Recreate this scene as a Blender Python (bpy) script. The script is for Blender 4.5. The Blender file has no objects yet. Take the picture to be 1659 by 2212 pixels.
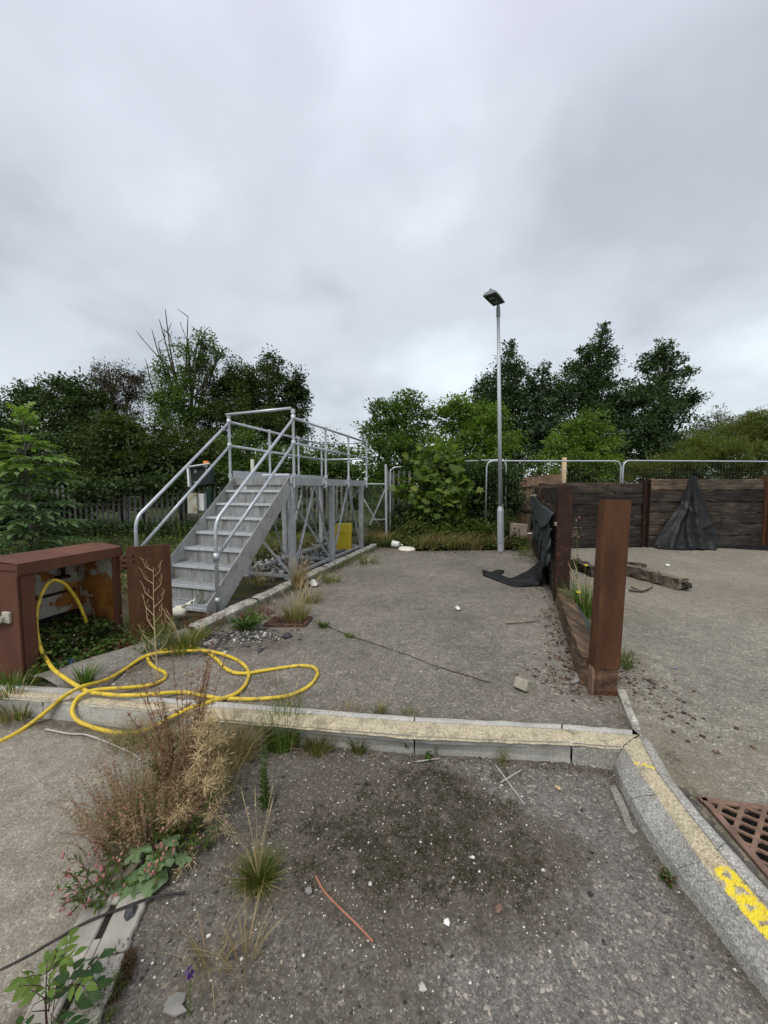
import bpy, bmesh, math, random
import numpy as np
from mathutils import Vector, Matrix

R = math.radians
SC = bpy.context.scene
COL = SC.collection
random.seed(7)

# ------------------------------------------------------------------ camera
H = 1.5                       # eye height above the yard
F, CX, CY = 800.0, 829.5, 1106.0
PITCH = math.atan(54 / 800.0)
cam_d = bpy.data.cameras.new('camera')
cam_d.sensor_fit = 'HORIZONTAL'
cam_d.sensor_width = 36.0
cam_d.lens = 36.0 * F / 1659.0
cam_d.clip_start = 0.05
cam_d.clip_end = 2000
cam = bpy.data.objects.new('camera', cam_d)
cam.location = (0, 0, H)
cam.rotation_euler = (R(90) - PITCH, 0, 0)
COL.objects.link(cam)
SC.camera = cam

# ------------------------------------------------------------------ light
SUN_EL, SUN_AZ = R(58), R(205)
W = bpy.data.worlds.new('World')
SC.world = W
W.use_nodes = True
nt = W.node_tree
nt.nodes.clear()
def wn(t, **k):
    n = nt.nodes.new(t)
    for a, b in k.items():
        setattr(n, a, b)
    return n
out = wn('ShaderNodeOutputWorld')
bg = wn('ShaderNodeBackground')
bg.inputs['Strength'].default_value = 0.1
sky = wn('ShaderNodeTexSky', sky_type='NISHITA', sun_disc=False, sun_elevation=SUN_EL, sun_rotation=SUN_AZ)
tc = wn('ShaderNodeTexCoord')
sp = wn('ShaderNodeSeparateXYZ')
nt.links.new(tc.outputs['Generated'], sp.inputs[0])
ad = wn('ShaderNodeMath', operation='ADD'); ad.inputs[1].default_value = 0.32
nt.links.new(sp.outputs['Z'], ad.inputs[0])
mx = wn('ShaderNodeMath', operation='MAXIMUM'); mx.inputs[1].default_value = 0.12
nt.links.new(ad.outputs[0], mx.inputs[0])
def wdiv(o):
    d = wn('ShaderNodeMath', operation='DIVIDE')
    nt.links.new(o, d.inputs[0]); nt.links.new(mx.outputs[0], d.inputs[1])
    return d.outputs[0]
cb = wn('ShaderNodeCombineXYZ')
nt.links.new(wdiv(sp.outputs['X']), cb.inputs[0])
nt.links.new(wdiv(sp.outputs['Y']), cb.inputs[1])
def wnoise(scale, detail, rough, off):
    mp = wn('ShaderNodeMapping'); mp.inputs['Location'].default_value = off
    nt.links.new(cb.outputs[0], mp.inputs[0])
    n = wn('ShaderNodeTexNoise'); n.inputs['Scale'].default_value = scale
    n.inputs['Detail'].default_value = detail; n.inputs['Roughness'].default_value = rough
    n.inputs['Distortion'].default_value = 0.1
    nt.links.new(mp.outputs[0], n.inputs['Vector'])
    return n.outputs['Fac']
def wramp(fac, stops):
    r = wn('ShaderNodeValToRGB')
    r.color_ramp.interpolation = 'EASE'
    e = r.color_ramp.elements
    e[0].position, e[0].color = stops[0][0], (*stops[0][1], 1)
    e[1].position, e[1].color = stops[-1][0], (*stops[-1][1], 1)
    for p, c in stops[1:-1]:
        x = e.new(p); x.color = (*c, 1)
    nt.links.new(fac, r.inputs[0])
    return r.outputs['Color']
def wmix(f, a, b, blend='MIX'):
    m = wn('ShaderNodeMix', data_type='RGBA', blend_type=blend)
    if isinstance(f, float): m.inputs['Factor'].default_value = f
    else: nt.links.new(f, m.inputs['Factor'])
    for s, v in ((6, a), (7, b)):
        if isinstance(v, tuple): m.inputs[s].default_value = (*v, 1)
        else: nt.links.new(v, m.inputs[s])
    return m.outputs[2]
c1 = wramp(wnoise(1.0, 5.0, 0.5, (3.3, 1.7, 0)), [(0.35, (.42, .445, .48)), (0.5, (.545, .575, .615)), (0.66, (.70, .745, .79))])
c2 = wramp(wnoise(2.6, 4.0, 0.55, (0.4, 8.1, 0)), [(0.3, (.93, .935, .94)), (0.7, (1.0, 1.0, 1.0))])
cl = wmix(1.0, c1, c2, 'MULTIPLY')
# a touch of lilac overhead, cooler and paler low down
zr = wramp(sp.outputs['Z'], [(0.0, (1.06, 1.08, 1.07)), (0.35, (1.0, 1.02, 1.02)), (0.8, (1.05, 1.02, 1.08))])
cl = wmix(1.0, cl, zr, 'MULTIPLY')
vs = wn('ShaderNodeVectorMath', operation='SCALE'); vs.inputs['Scale'].default_value = 8.8
nt.links.new(cl, vs.inputs[0])
mixed = wmix(0.9, sky.outputs['Color'], vs.outputs[0])
nt.links.new(mixed, bg.inputs['Color'])
nt.links.new(bg.outputs[0], out.inputs['Surface'])

sd = bpy.data.lights.new('sun', 'SUN')
sd.energy = 1.5
sd.angle = R(22)
sd.color = (1.0, 0.97, 0.92)
so = bpy.data.objects.new('sun', sd)
so.rotation_euler = (R(90) - SUN_EL, 0, math.pi - SUN_AZ)
COL.objects.link(so)
SC.view_settings.view_transform = 'Standard'
SC.view_settings.look = 'None'
SC.view_settings.exposure = 0.64
SC.view_settings.gamma = 1.0

# ------------------------------------------------------------------ from the photo's measurements to metres
cP, sP = math.cos(PITCH), math.sin(PITCH)
def _ray(x, y):
    u = (x - CX) / F; v = (CY - y) / F
    return u, cP + v * sP, -sP + v * cP
def G(x, y, z=0.0):
    """point at height z"""
    a, b, c = _ray(x, y); t = (z - H) / c
    return Vector((a * t, b * t, z))
def D(x, y, Y):
    """point at distance Y"""
    a, b, c = _ray(x, y); t = Y / b
    return Vector((a * t, Y, H + c * t))

# ------------------------------------------------------------------ materials
MATS = {}
class NM:
    def __init__(s, name):
        s.m = bpy.data.materials.new(name); s.m.use_nodes = True
        s.t = s.m.node_tree; s.t.nodes.clear()
        s.o = s.n('ShaderNodeOutputMaterial')
        s.tc = s.n('ShaderNodeTexCoord')
    def n(s, t, **k):
        x = s.t.nodes.new(t)
        for a, b in k.items(): setattr(x, a, b)
        return x
    def l(s, a, b): s.t.links.new(a, b)
    def val(s, inp, v):
        if isinstance(v, (int, float)): inp.default_value = v
        elif isinstance(v, tuple): inp.default_value = (*v, 1) if len(v) == 3 and inp.type == 'RGBA' else v
        else: s.l(v, inp)
    def coord(s, sc=(1, 1, 1)):
        if sc == (1, 1, 1): return s.tc.outputs['Object']
        mp = s.n('ShaderNodeMapping'); mp.inputs['Scale'].default_value = sc
        s.l(s.tc.outputs['Object'], mp.inputs[0]); return mp.outputs[0]
    def noise(s, scale, detail=3, rough=.55, sc=(1, 1, 1), dist=0.0):
        x = s.n('ShaderNodeTexNoise'); x.inputs['Scale'].default_value = scale
        x.inputs['Detail'].default_value = detail; x.inputs['Roughness'].default_value = rough
        x.inputs['Distortion'].default_value = dist
        s.l(s.coord(sc), x.inputs['Vector']); return x.outputs['Fac']
    def vor(s, scale, feature='F1'):
        x = s.n('ShaderNodeTexVoronoi', feature=feature); x.inputs['Scale'].default_value = scale
        s.l(s.coord(), x.inputs['Vector']); return x
    def ramp(s, f, stops, interp='LINEAR'):
        r = s.n('ShaderNodeValToRGB'); r.color_ramp.interpolation = interp
        e = r.color_ramp.elements
        def c4(c): return (c, c, c, 1) if isinstance(c, (int, float)) else (*c, 1)
        e[0].position, e[0].color = stops[0][0], c4(stops[0][1])
        e[1].position, e[1].color = stops[-1][0], c4(stops[-1][1])
        for p, c in stops[1:-1]:
            x = e.new(p); x.color = c4(c)
        s.l(f, r.inputs[0]); return r.outputs['Color']
    def mix(s, f, a, b, blend='MIX'):
        m = s.n('ShaderNodeMix', data_type='RGBA', blend_type=blend)
        s.val(m.inputs['Factor'], f); s.val(m.inputs[6], a); s.val(m.inputs[7], b)
        return m.outputs[2]
    def math(s, op, a, b=0.0):
        m = s.n('ShaderNodeMath', operation=op); s.val(m.inputs[0], a); s.val(m.inputs[1], b)
        return m.outputs[0]
    def attr(s, name):
        a = s.n('ShaderNodeAttribute'); a.attribute_name = name; return a.outputs['Fac']
    def bump(s, h, strength=.4, dist=.01, normal=None):
        b = s.n('ShaderNodeBump'); b.inputs['Strength'].default_value = strength; b.inputs['Distance'].default_value = dist
        s.l(h, b.inputs['Height'])
        if normal is not None: s.l(normal, b.inputs['Normal'])
        return b.outputs['Normal']
    def done(s, col, rough=.8, metal=0.0, normal=None, spec=.5):
        p = s.n('ShaderNodeBsdfPrincipled')
        s.val(p.inputs['Base Color'], col); s.val(p.inputs['Roughness'], rough); s.val(p.inputs['Metallic'], metal)
        p.inputs['Specular IOR Level'].default_value = spec
        if normal is not None: s.l(normal, p.inputs['Normal'])
        s.l(p.outputs[0], s.o.inputs['Surface'])
        MATS[s.m.name] = s.m; return s.m

def simple(name, c1, c2, scale=6, rough=.7, metal=0, bscale=60, bstr=.3, bd=.004, sc=(1, 1, 1), detail=5, lo=.35, hi=.65, c3=None, s3=30, t3=(.62, .7), spec=.4):
    n = NM(name)
    c = n.ramp(n.noise(scale, detail, .6, sc), [(lo, c1), (hi, c2)])
    if c3 is not None:
        c = n.mix(n.ramp(n.noise(s3, 4, .6, sc), [(t3[0], 0.0), (t3[1], 1.0)]), c, c3)
    nm = n.bump(n.noise(bscale, 4, .6, sc), bstr, bd)
    return n.done(c, rough, metal, nm, spec)

def leaf_mat(name, ca, cb, transl=.35, cc=None, rough=.55, clump=1.3):
    n = NM(name)
    g = n.n('ShaderNodeNewGeometry')
    st = [(0.0, ca), (.75, cb), (1.0, cc or cb)]
    c = n.ramp(g.outputs['Random Per Island'], st)
    k = n.ramp(n.noise(clump, 2, .5), [(.35, .7), (.65, 1.2)])
    c = n.mix(1.0, c, k, 'MULTIPLY')
    p = n.n('ShaderNodeBsdfPrincipled')
    n.l(c, p.inputs['Base Color']); p.inputs['Roughness'].default_value = rough
    p.inputs['Specular IOR Level'].default_value = .35
    t = n.n('ShaderNodeBsdfTranslucent')
    n.l(n.mix(1.0, c, (1.1, 1.25, .6), 'MULTIPLY'), t.inputs['Color'])
    m = n.n('ShaderNodeMixShader'); m.inputs[0].default_value = transl
    n.l(p.outputs[0], m.inputs[1]); n.l(t.outputs[0], m.inputs[2]); n.l(m.outputs[0], n.o.inputs['Surface'])
    MATS[name] = n.m; return n.m

def asphalt(name, dark, base, light, bright, tint=(1, 1, 1), dirtc=(.06, .052, .042), mossc=(.03, .0235, .012), vs=95, mid=.25, bstr=.5):
    """aggregate in a binder, with dirt and moss where the vertex masks say so"""
    n = NM(name)
    v = n.vor(vs)
    sepc = n.n('ShaderNodeSeparateColor'); n.l(v.outputs['Color'], sepc.inputs[0])
    agg = n.ramp(sepc.outputs[0], [(.0, dark), (.45, base), (.8, light), (.93, light), (.965, bright)])
    fine = n.vor(vs * 2.7)
    sf = n.n('ShaderNodeSeparateColor'); n.l(fine.outputs['Color'], sf.inputs[0])
    agg2 = n.ramp(sf.outputs[0], [(.0, dark), (.5, base), (.85, light), (.95, light), (.985, bright)])
    c = n.mix(.5, agg, agg2)
    c = n.mix(1.0, c, n.ramp(n.noise(.9, 5, .6), [(.3, 1 - mid), (.7, 1 + mid * .7)]), 'MULTIPLY')
    c = n.mix(1.0, c, n.ramp(n.noise(9, 5, .65), [(.3, .74), (.7, 1.2)]), 'MULTIPLY')
    c = n.mix(1.0, c, tint, 'MULTIPLY')
    dn = n.noise(24, 6, .7)
    dm = n.math('ADD', n.attr('dirt'), n.math('MULTIPLY', n.math('SUBTRACT', dn, .5), 1.3))
    dm = n.ramp(dm, [(.3, 0.0), (.72, 1.0)])
    dc = n.mix(1.0, dirtc, n.ramp(n.noise(70, 4, .7), [(.3, .55), (.7, 1.6)]), 'MULTIPLY')
    speck = n.vor(150); ss = n.n('ShaderNodeSeparateColor'); n.l(speck.outputs['Color'], ss.inputs[0])
    dc = n.mix(n.ramp(ss.outputs[1], [(.93, 0.0), (.96, .75)]), dc, light)
    c = n.mix(n.math('MULTIPLY', dm, .9), c, dc)
    mn = n.math('ADD', n.math('MULTIPLY', n.noise(38, 5, .72), .55), n.math('MULTIPLY', n.noise(7, 4, .65), .45))
    mm = n.math('ADD', n.attr('moss'), n.math('MULTIPLY', n.math('SUBTRACT', mn, .5), 3.0))
    mm = n.ramp(mm, [(.4, 0.0), (.95, .85)])
    c = n.mix(mm, c, n.mix(1.0, mossc, n.ramp(n.noise(160, 3, .7), [(.3, .5), (.7, 1.5)]), 'MULTIPLY'))
    h = n.math('ADD', n.math('MULTIPLY', v.outputs['Distance'], -.6), n.math('MULTIPLY', n.noise(230, 3, .7), .5))
    h = n.math('ADD', h, n.math('MULTIPLY', n.math('MULTIPLY', n.noise(55, 5, .75), dm), 1.3))
    nm = n.bump(h, bstr, .006)
    return n.done(c, .9, 0, nm, .25)

asphalt('bay_asphalt', (.075, .068, .058), (.122, .11, .093), (.19, .172, .145), (.42, .38, .32), mid=.28, dirtc=(.07, .056, .04), tint=(1.22, 1.21, 1.17))
asphalt('yard_asphalt', (.095, .087, .073), (.17, .154, .128), (.255, .232, .193), (.5, .46, .39), dirtc=(.17, .145, .1), mid=.26, tint=(1.16, 1.16, 1.12))
asphalt('front_tarmac', (.078, .072, .066), (.125, .117, .107), (.225, .2, .178), (.5, .42, .35), vs=92, mid=.18, dirtc=(.078, .066, .05), tint=(1.04, 1.05, 1.02))
asphalt('road_tarmac', (.13, .118, .1), (.2, .182, .155), (.26, .238, .2), (.42, .39, .34), vs=120, mid=.12, dirtc=(.09, .075, .052), bstr=.7, tint=(1.22, 1.2, 1.13))
simple('soil', (.035, .027, .018), (.085, .066, .046), 3, .95, 0, 60, .8, .01, c3=(.05, .06, .018), s3=2.5, t3=(.45, .62), spec=.1)
simple('far_ground', (.03, .04, .014), (.06, .066, .026), .4, .95, 0, 20, .5, .02, spec=.1)
def speckled(name, a, b, stain, grain=260, gs=.2, bs=.7):
    n = NM(name)
    c = n.ramp(n.noise(6, 5, .6), [(.32, a), (.68, b)])
    v = n.vor(grain); sc_ = n.n('ShaderNodeSeparateColor'); n.l(v.outputs['Color'], sc_.inputs[0])
    c = n.mix(1.0, c, n.ramp(sc_.outputs[0], [(0, 1 - gs), (.5, 1.0), (.9, 1 + gs), (1, 1 + gs * 1.6)]), 'MULTIPLY')
    c = n.mix(n.ramp(n.noise(2.3, 6, .68), [(.52, 0.0), (.7, .6)]), c, stain)
    c = n.mix(n.ramp(n.noise(17, 5, .7), [(.58, 0.0), (.74, .6)]), c, stain)
    return n.done(c, .92, 0, n.bump(n.math('ADD', n.noise(150, 4, .7), n.math('MULTIPLY', n.noise(14, 4, .6), 1.2)), bs, .006), .2)
speckled('kerb_concrete', (.34, .33, .295), (.46, .445, .4), (.2, .185, .145))
speckled('kerb_worn', (.31, .3, .27), (.42, .405, .365), (.2, .185, .145), 190, .38, .9)
speckled('haunch_concrete', (.18, .168, .14), (.28, .262, .222), (.11, .1, .075), 150, .3)
simple('old_kerb', (.17, .155, .125), (.4, .38, .33), 9, .9, 0, 90, .6, .006, c3=(.6, .57, .5), s3=34, t3=(.56, .64), spec=.2)
simple('slab_concrete', (.26, .24, .205), (.37, .345, .3), 8, .9, 0, 160, .4, .003, c3=(.2, .17, .14), s3=40, t3=(.6, .75), spec=.2)
simple('slot_dark', (.012, .011, .01), (.03, .026, .022), 20, .95, spec=.1)
simple('galvanised', (.42, .44, .45), (.56, .58, .59), 9, .45, .35, 120, .08, .002, c3=(.33, .345, .35), s3=22, t3=(.55, .7), spec=.5)
simple('tube_galvanised', (.42, .45, .475), (.55, .58, .6), 7, .4, .5, 90, .05, .002, spec=.5)
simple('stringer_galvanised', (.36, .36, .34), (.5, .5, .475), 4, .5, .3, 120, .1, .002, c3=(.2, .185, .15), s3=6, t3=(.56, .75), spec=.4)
simple('riser_galvanised', (.24, .24, .23), (.37, .375, .37), 14, .55, .3, 120, .06, .002, c3=(.13, .12, .09), s3=6, t3=(.5, .72), sc=(2, 2, .35), spec=.35)  # stained, and darkened to put the shade under the nosings into colour
simple('tread_galvanised', (.5, .52, .53), (.62, .64, .65), 14, .45, .3, 120, .06, .002, c3=(.3, .29, .26), s3=9, t3=(.6, .8), spec=.4)  # paler than the risers, light on the tread tops put into colour
simple('rust_brown', (.058, .025, .013), (.105, .046, .022), 5, .8, 0, 140, .35, .003, c3=(.15, .07, .03), s3=9, t3=(.56, .8), sc=(1.3, 1.3, .3), spec=.22)
simple('rust_red', (.085, .034, .021), (.128, .052, .031), 2.6, .75, 0, 120, .2, .002, c3=(.17, .075, .034), s3=5, t3=(.56, .8), sc=(1, 1, .35), spec=.25)
simple('rust_dark', (.018, .0095, .007), (.04, .017, .011), 5, .75, .1, 120, .3, .003, c3=(.12, .045, .022), s3=9, t3=(.58, .75), spec=.3)
simple('rust_flaked', (.05, .034, .024), (.15, .085, .05), 14, .9, 0, 60, .9, .008, c3=(.1, .036, .018), s3=9, t3=(.5, .65), spec=.15)
n = NM('peeling_paint')
pm = n.ramp(n.math('ADD', n.noise(5, 6, .62, dist=.6), n.math('MULTIPLY', n.noise(1.6, 2, .5), .5)), [(.76, 0.0), (.78, 1.0)])
w = n.mix(n.ramp(n.noise(26, 5, .7), [(.45, 0.0), (.7, 1.0)]), (.42, .4, .35), (.26, .24, .2))
o_ = n.mix(n.ramp(n.noise(8, 4, .6), [(.35, 0.0), (.65, 1.0)]), (.2, .075, .02), (.36, .15, .03))
n.done(n.mix(pm, w, o_), .85, 0, n.bump(pm, .4, .003), .3)
def wood(name, a, b, c, axis=0, bd=.012):
    n = NM(name)
    sc = [9, 9, 9]; sc[axis] = .7
    g = n.noise(2.2, 7, .7, tuple(sc), .6)
    col = n.ramp(g, [(.28, a), (.5, b), (.72, c)])
    col = n.mix(1.0, col, n.ramp(n.noise(1.7, 3, .6), [(.32, .55), (.68, 1.35)]), 'MULTIPLY')
    col = n.mix(n.ramp(n.noise(5, 4, .7), [(.62, 0.0), (.78, .7)]), col, c)
    oi = n.n('ShaderNodeObjectInfo'); col = n.mix(1.0, col, n.ramp(oi.outputs['Random'], [(0, (.55, .55, .56)), (.6, (1, .97, .93)), (1, (1.7, 1.45, 1.2))]), 'MULTIPLY')
    return n.done(col, .85, 0, n.bump(g, .8, bd), .25)
wood('sleeper_wood', (.012, .01, .009), (.038, .031, .026), (.115, .09, .07), 0)
wood('sleeper_worn', (.03, .022, .016), (.085, .064, .048), (.22, .175, .135), 0)
wood('sleeper_wood_side', (.012, .009, .008), (.04, .031, .024), (.11, .082, .058), 1)
wood('sleeper_pale', (.022, .017, .013), (.07, .051, .035), (.2, .152, .107), 1)
wood('baulk_wood', (.05, .042, .033), (.15, .125, .1), (.29, .23, .17), 0)
wood('fence_board', (.06, .045, .033), (.12, .092, .068), (.18, .145, .11), 2, .004)
wood('pale_timber', (.28, .23, .16), (.42, .36, .27), (.5, .44, .34), 2, .003)
simple('black_sheet', (.006, .0065, .007), (.012, .0125, .013), 5, .5, 0, 14, .4, .02, c3=(.022, .022, .02), s3=12, t3=(.6, .8), spec=.25)
simple('grey_sheet', (.025, .032, .034), (.05, .06, .062), 8, .55, 0, 30, .5, .01, sc=(3, 3, .6), spec=.4)
simple('hose_yellow', (.56, .39, .03), (.68, .5, .05), 14, .5, 0, 160, .1, .002, c3=(.26, .19, .06), s3=16, t3=(.52, .7), spec=.35)
simple('bin_yellow', (.62, .47, .02), (.7, .55, .03), 6, .45, 0, 40, .1, .002, c3=(.42, .33, .06), s3=7, t3=(.6, .8), spec=.45)
simple('white_plastic', (.62, .62, .58), (.75, .75, .71), 9, .5, 0, 40, .1, .002, spec=.4)
simple('cream_plastic', (.66, .64, .5), (.76, .74, .62), 9, .55, 0, 40, .1, .002, spec=.4)
simple('blue_label', (.08, .2, .4), (.14, .3, .52), 30, .5, 0, spec=.4)
simple('clear_grey', (.24, .25, .2), (.38, .38, .32), 20, .25, 0, spec=.6)
simple('dark_green', (.005, .018, .012), (.009, .027, .018), 8, .55, 0, spec=.25)
simple('pole_grey', (.36, .385, .4), (.46, .485, .5), 4, .5, .25, 70, .08, .002, sc=(6, 6, .6), spec=.4)
simple('lamp_grey', (.2, .22, .22), (.27, .29, .29), 9, .5, .2, spec=.4)
simple('lamp_glass', (.02, .022, .02), (.04, .043, .038), 14, .2, 0, spec=.6)
simple('palisade_grey', (.12, .12, .108), (.2, .197, .18), 5, .65, .15, 40, .1, .002, c3=(.05, .055, .03), s3=3, t3=(.5, .7), spec=.3)
simple('panel_green', (.02, .06, .045), (.03, .085, .06), 6, .5, spec=.4)
simple('screen_dark', (.004, .007, .007), (.009, .012, .012), 6, .55, spec=.2)
simple('stained_board', (.34, .33, .26), (.46, .45, .38), 6, .8, 0, 40, .2, .002, c3=(.2, .15, .06), s3=5, t3=(.48, .68), spec=.2)
simple('white_frame', (.55, .56, .54), (.68, .69, .67), 9, .6, spec=.3)
simple('beacon_orange', (.75, .2, .02), (.85, .28, .04), 9, .3, spec=.6)
simple('grate_rust', (.14, .085, .06), (.22, .14, .1), 14, .85, .1, 150, .4, .003, c3=(.33, .2, .14), s3=30, t3=(.6, .75), spec=.25)
simple('grate_dark', (.06, .035, .025), (.12, .066, .045), 14, .85, .1, 150, .4, .003, spec=.25)
simple('tar', (.05, .046, .04), (.11, .1, .085), 16, .85, 0, 45, .9, .012, c3=(.2, .185, .15), s3=40, t3=(.62, .72), spec=.25)
simple('brick_stone', (.24, .22, .17), (.36, .33, .26), 20, .9, spec=.2)
simple('dark_stone', (.03, .03, .032), (.065, .065, .068), 20, .5, spec=.4)
simple('rubble_grey', (.13, .125, .115), (.3, .29, .265), 5, .9, 0, 80, .5, .004, spec=.2)
simple('rubble_pinkish', (.24, .19, .15), (.32, .26, .21), 6, .9, spec=.2)
simple('copper_wire', (.24, .1, .058), (.33, .15, .09), 20, .6, spec=.3)
simple('black_cable', (.02, .017, .016), (.05, .04, .038), 20, .6, spec=.3)
simple('twig', (.1, .075, .055), (.22, .19, .16), 18, .9, sc=(1, 1, 1), spec=.15)
simple('pale_twig', (.35, .33, .29), (.5, .47, .42), 18, .9, spec=.15)
simple('bark', (.05, .042, .032), (.11, .092, .07), 9, .9, 0, 40, .7, .01, spec=.15)
simple('bark_grey', (.09, .082, .07), (.17, .155, .13), 9, .9, 0, 40, .6, .01, spec=.15)
simple('bark_debris', (.04, .022, .015), (.13, .072, .045), 40, .9, spec=.15)
simple('straw', (.36, .27, .14), (.5, .4, .23), 30, .85, spec=.15)
simple('stem_red', (.15, .06, .042), (.24, .11, .07), 30, .8, spec=.2)
simple('stem_green', (.08, .13, .03), (.14, .19, .05), 30, .7, spec=.2)
simple('stem_dark', (.05, .025, .018), (.09, .045, .03), 30, .7, spec=.2)

simple('pebble', (.3, .27, .22), (.6, .57, .52), 16, .7, spec=.3)
def island_mat(name, stops, rough=.8):
    n = NM(name); g = n.n('ShaderNodeNewGeometry')
    return n.done(n.ramp(g.outputs['Random Per Island'], stops), rough, 0, n.bump(n.noise(150, 3), .2, .002), .3)
island_mat('gravel_mix', [(0, (.03, .029, .028)), (.4, (.1, .09, .08)), (.62, (.24, .2, .155)), (.82, (.42, .37, .3)), (.96, (.66, .63, .57)), (1, (.7, .68, .64))])
island_mat('dark_gravel', [(0, (.03, .03, .03)), (.5, (.1, .098, .09)), (.8, (.28, .27, .24)), (1, (.62, .6, .56))])
island_mat('ballast_mix', [(0, (.09, .085, .08)), (.5, (.24, .23, .21)), (1, (.5, .49, .46))])
island_mat('debris_mix', [(0, (.03, .016, .011)), (.6, (.1, .05, .03)), (.9, (.22, .14, .08)), (1, (.4, .36, .28))])

leaf_mat('leaf_dark', (0.026, 0.051, 0.011), (0.054, 0.090, 0.021), .3, (0.083, 0.120, 0.030))
leaf_mat('leaf_darkcool', (0.024, 0.048, 0.018), (0.045, 0.083, 0.030), .3, (0.075, 0.120, 0.045))
leaf_mat('leaf_olive', (0.037, 0.061, 0.013), (0.073, 0.101, 0.023), .35, (0.105, 0.116, 0.029))
leaf_mat('leaf_reddish', (0.034, 0.034, 0.016), (0.071, 0.055, 0.028), .3, (0.115, 0.069, 0.040))
leaf_mat('leaf_mid', (0.048, 0.093, 0.015), (0.098, 0.165, 0.030), .4, (0.135, 0.210, 0.045))
leaf_mat('leaf_bright', (0.074, 0.135, 0.019), (0.135, 0.216, 0.034), .45, (0.203, 0.270, 0.054))
leaf_mat('leaf_maple', (0.069, 0.127, 0.018), (0.127, 0.196, 0.030), .45, (0.196, 0.218, 0.040))
leaf_mat('leaf_alder', (0.031, 0.062, 0.022), (0.057, 0.102, 0.034), .3, (0.093, 0.139, 0.049))
leaf_mat('leaf_willow', (0.092, 0.121, 0.025), (0.161, 0.190, 0.046), .4, (0.218, 0.230, 0.069))
leaf_mat('leaf_grey', (.1, .125, .07), (.15, .175, .1), .35)
leaf_mat('leaf_ivy', (0.020, 0.046, 0.011), (0.043, 0.084, 0.018), .25, (0.101, 0.149, 0.030))
leaf_mat('leaf_bramble', (.05, .085, .016), (.1, .14, .03), .4, (.17, .15, .035))
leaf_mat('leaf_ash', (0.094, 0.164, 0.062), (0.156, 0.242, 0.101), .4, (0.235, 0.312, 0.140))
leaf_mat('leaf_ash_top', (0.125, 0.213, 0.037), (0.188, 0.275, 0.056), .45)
leaf_mat('leaf_groundcover', (0.058, 0.104, 0.023), (0.117, 0.195, 0.039), .4, (0.208, 0.091, 0.052), clump=6)
leaf_mat('leaf_redweed', (.13, .035, .025), (.2, .07, .04), .35)
leaf_mat('grass_green', (.075, .12, .016), (.14, .19, .03), .4, (.24, .22, .06), clump=4)
leaf_mat('grass_lush', (0.065, 0.130, 0.018), (0.117, 0.202, 0.031), .4, clump=4)
leaf_mat('grass_shade', (.035, .055, .012), (.065, .085, .02), .3, (.12, .1, .035), clump=2)  # duller grass, the shade behind the cabinet put into its colour
leaf_mat('grass_dry', (.24, .17, .08), (.38, .28, .14), .3, (.46, .37, .2), clump=5)
leaf_mat('weed_reddry', (.22, .14, .08), (.36, .25, .145), .3, (.36, .18, .12), clump=7)
leaf_mat('needle_straw', (.42, .31, .17), (.58, .45, .26), .3, (.66, .54, .34), clump=9)
simple('stem_pink', (.22, .14, .09), (.35, .24, .15), 30, .85, spec=.15)
leaf_mat('weed_green', (.05, .1, .014), (.1, .16, .03), .4, clump=5)
leaf_mat('mustard_leaf', (.12, .19, .08), (.16, .24, .11), .3, clump=12)
leaf_mat('pink_flower', (.42, .16, .16), (.55, .27, .26), .3, clump=12)
leaf_mat('yellow_flower', (.75, .6, .02), (.85, .7, .03), .3)
leaf_mat('white_flower', (.6, .58, .56), (.72, .7, .68), .3)
leaf_mat('purple_flower', (0.078, 0.024, 0.192), (0.120, 0.042, 0.252), .3)
leaf_mat('moss_brown', (.055, .03, .012), (.1, .058, .02), .2, (.08, .075, .02), clump=9)
leaf_mat('front_moss', (.03, .025, .011), (.06, .05, .018), .2, (.085, .075, .024), clump=9)
leaf_mat('seedling_leaf', (.035, .085, .026), (.065, .13, .04), .4, (.1, .18, .04), clump=8)

# mortar between the kerb stones, sprayed yellow in two places
n = NM('kerb_mortar')
mc = n.mix(n.ramp(n.noise(75, 5, .75), [(.42, 0.0), (.6, 1.0)]), (.54, .475, .33), (.3, .255, .17))
mc = n.mix(n.ramp(n.noise(9, 6, .72), [(.5, 0.0), (.66, .85)]), mc, (.19, .16, .115))
pk = n.math('ADD', n.attr('paint'), n.math('MULTIPLY', n.math('SUBTRACT', n.noise(48, 6, .75), .5), 2.2))
pf = n.ramp(pk, [(.44, 0.0), (.56, 1.0)])
n.done(n.mix(pf, mc, (.74, .59, .05)), .9, 0, n.bump(n.noise(90, 4, .7), .5, .005), .2)

# ------------------------------------------------------------------ geometry helpers
BASE = {}
def register(o, parent, base, label=None, cat=None, group=None, kind=None):
    COL.objects.link(o)
    if parent is not None:
        o.parent = parent; BASE[o.name] = BASE[parent.name]
    else:
        o.location = base; BASE[o.name] = Vector(base)
    tag(o, label, cat, group, kind)
    return o
def tag(o, label=None, cat=None, group=None, kind=None):
    for k, v in (('label', label), ('category', cat), ('group', group), ('kind', kind)):
        if v: o[k] = v
    return o
def thing(name, label, cat, base, group=None):
    o = bpy.data.objects.new(name, None); o.empty_display_size = .1
    return register(o, None, Vector(base), label, cat, group)

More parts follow.
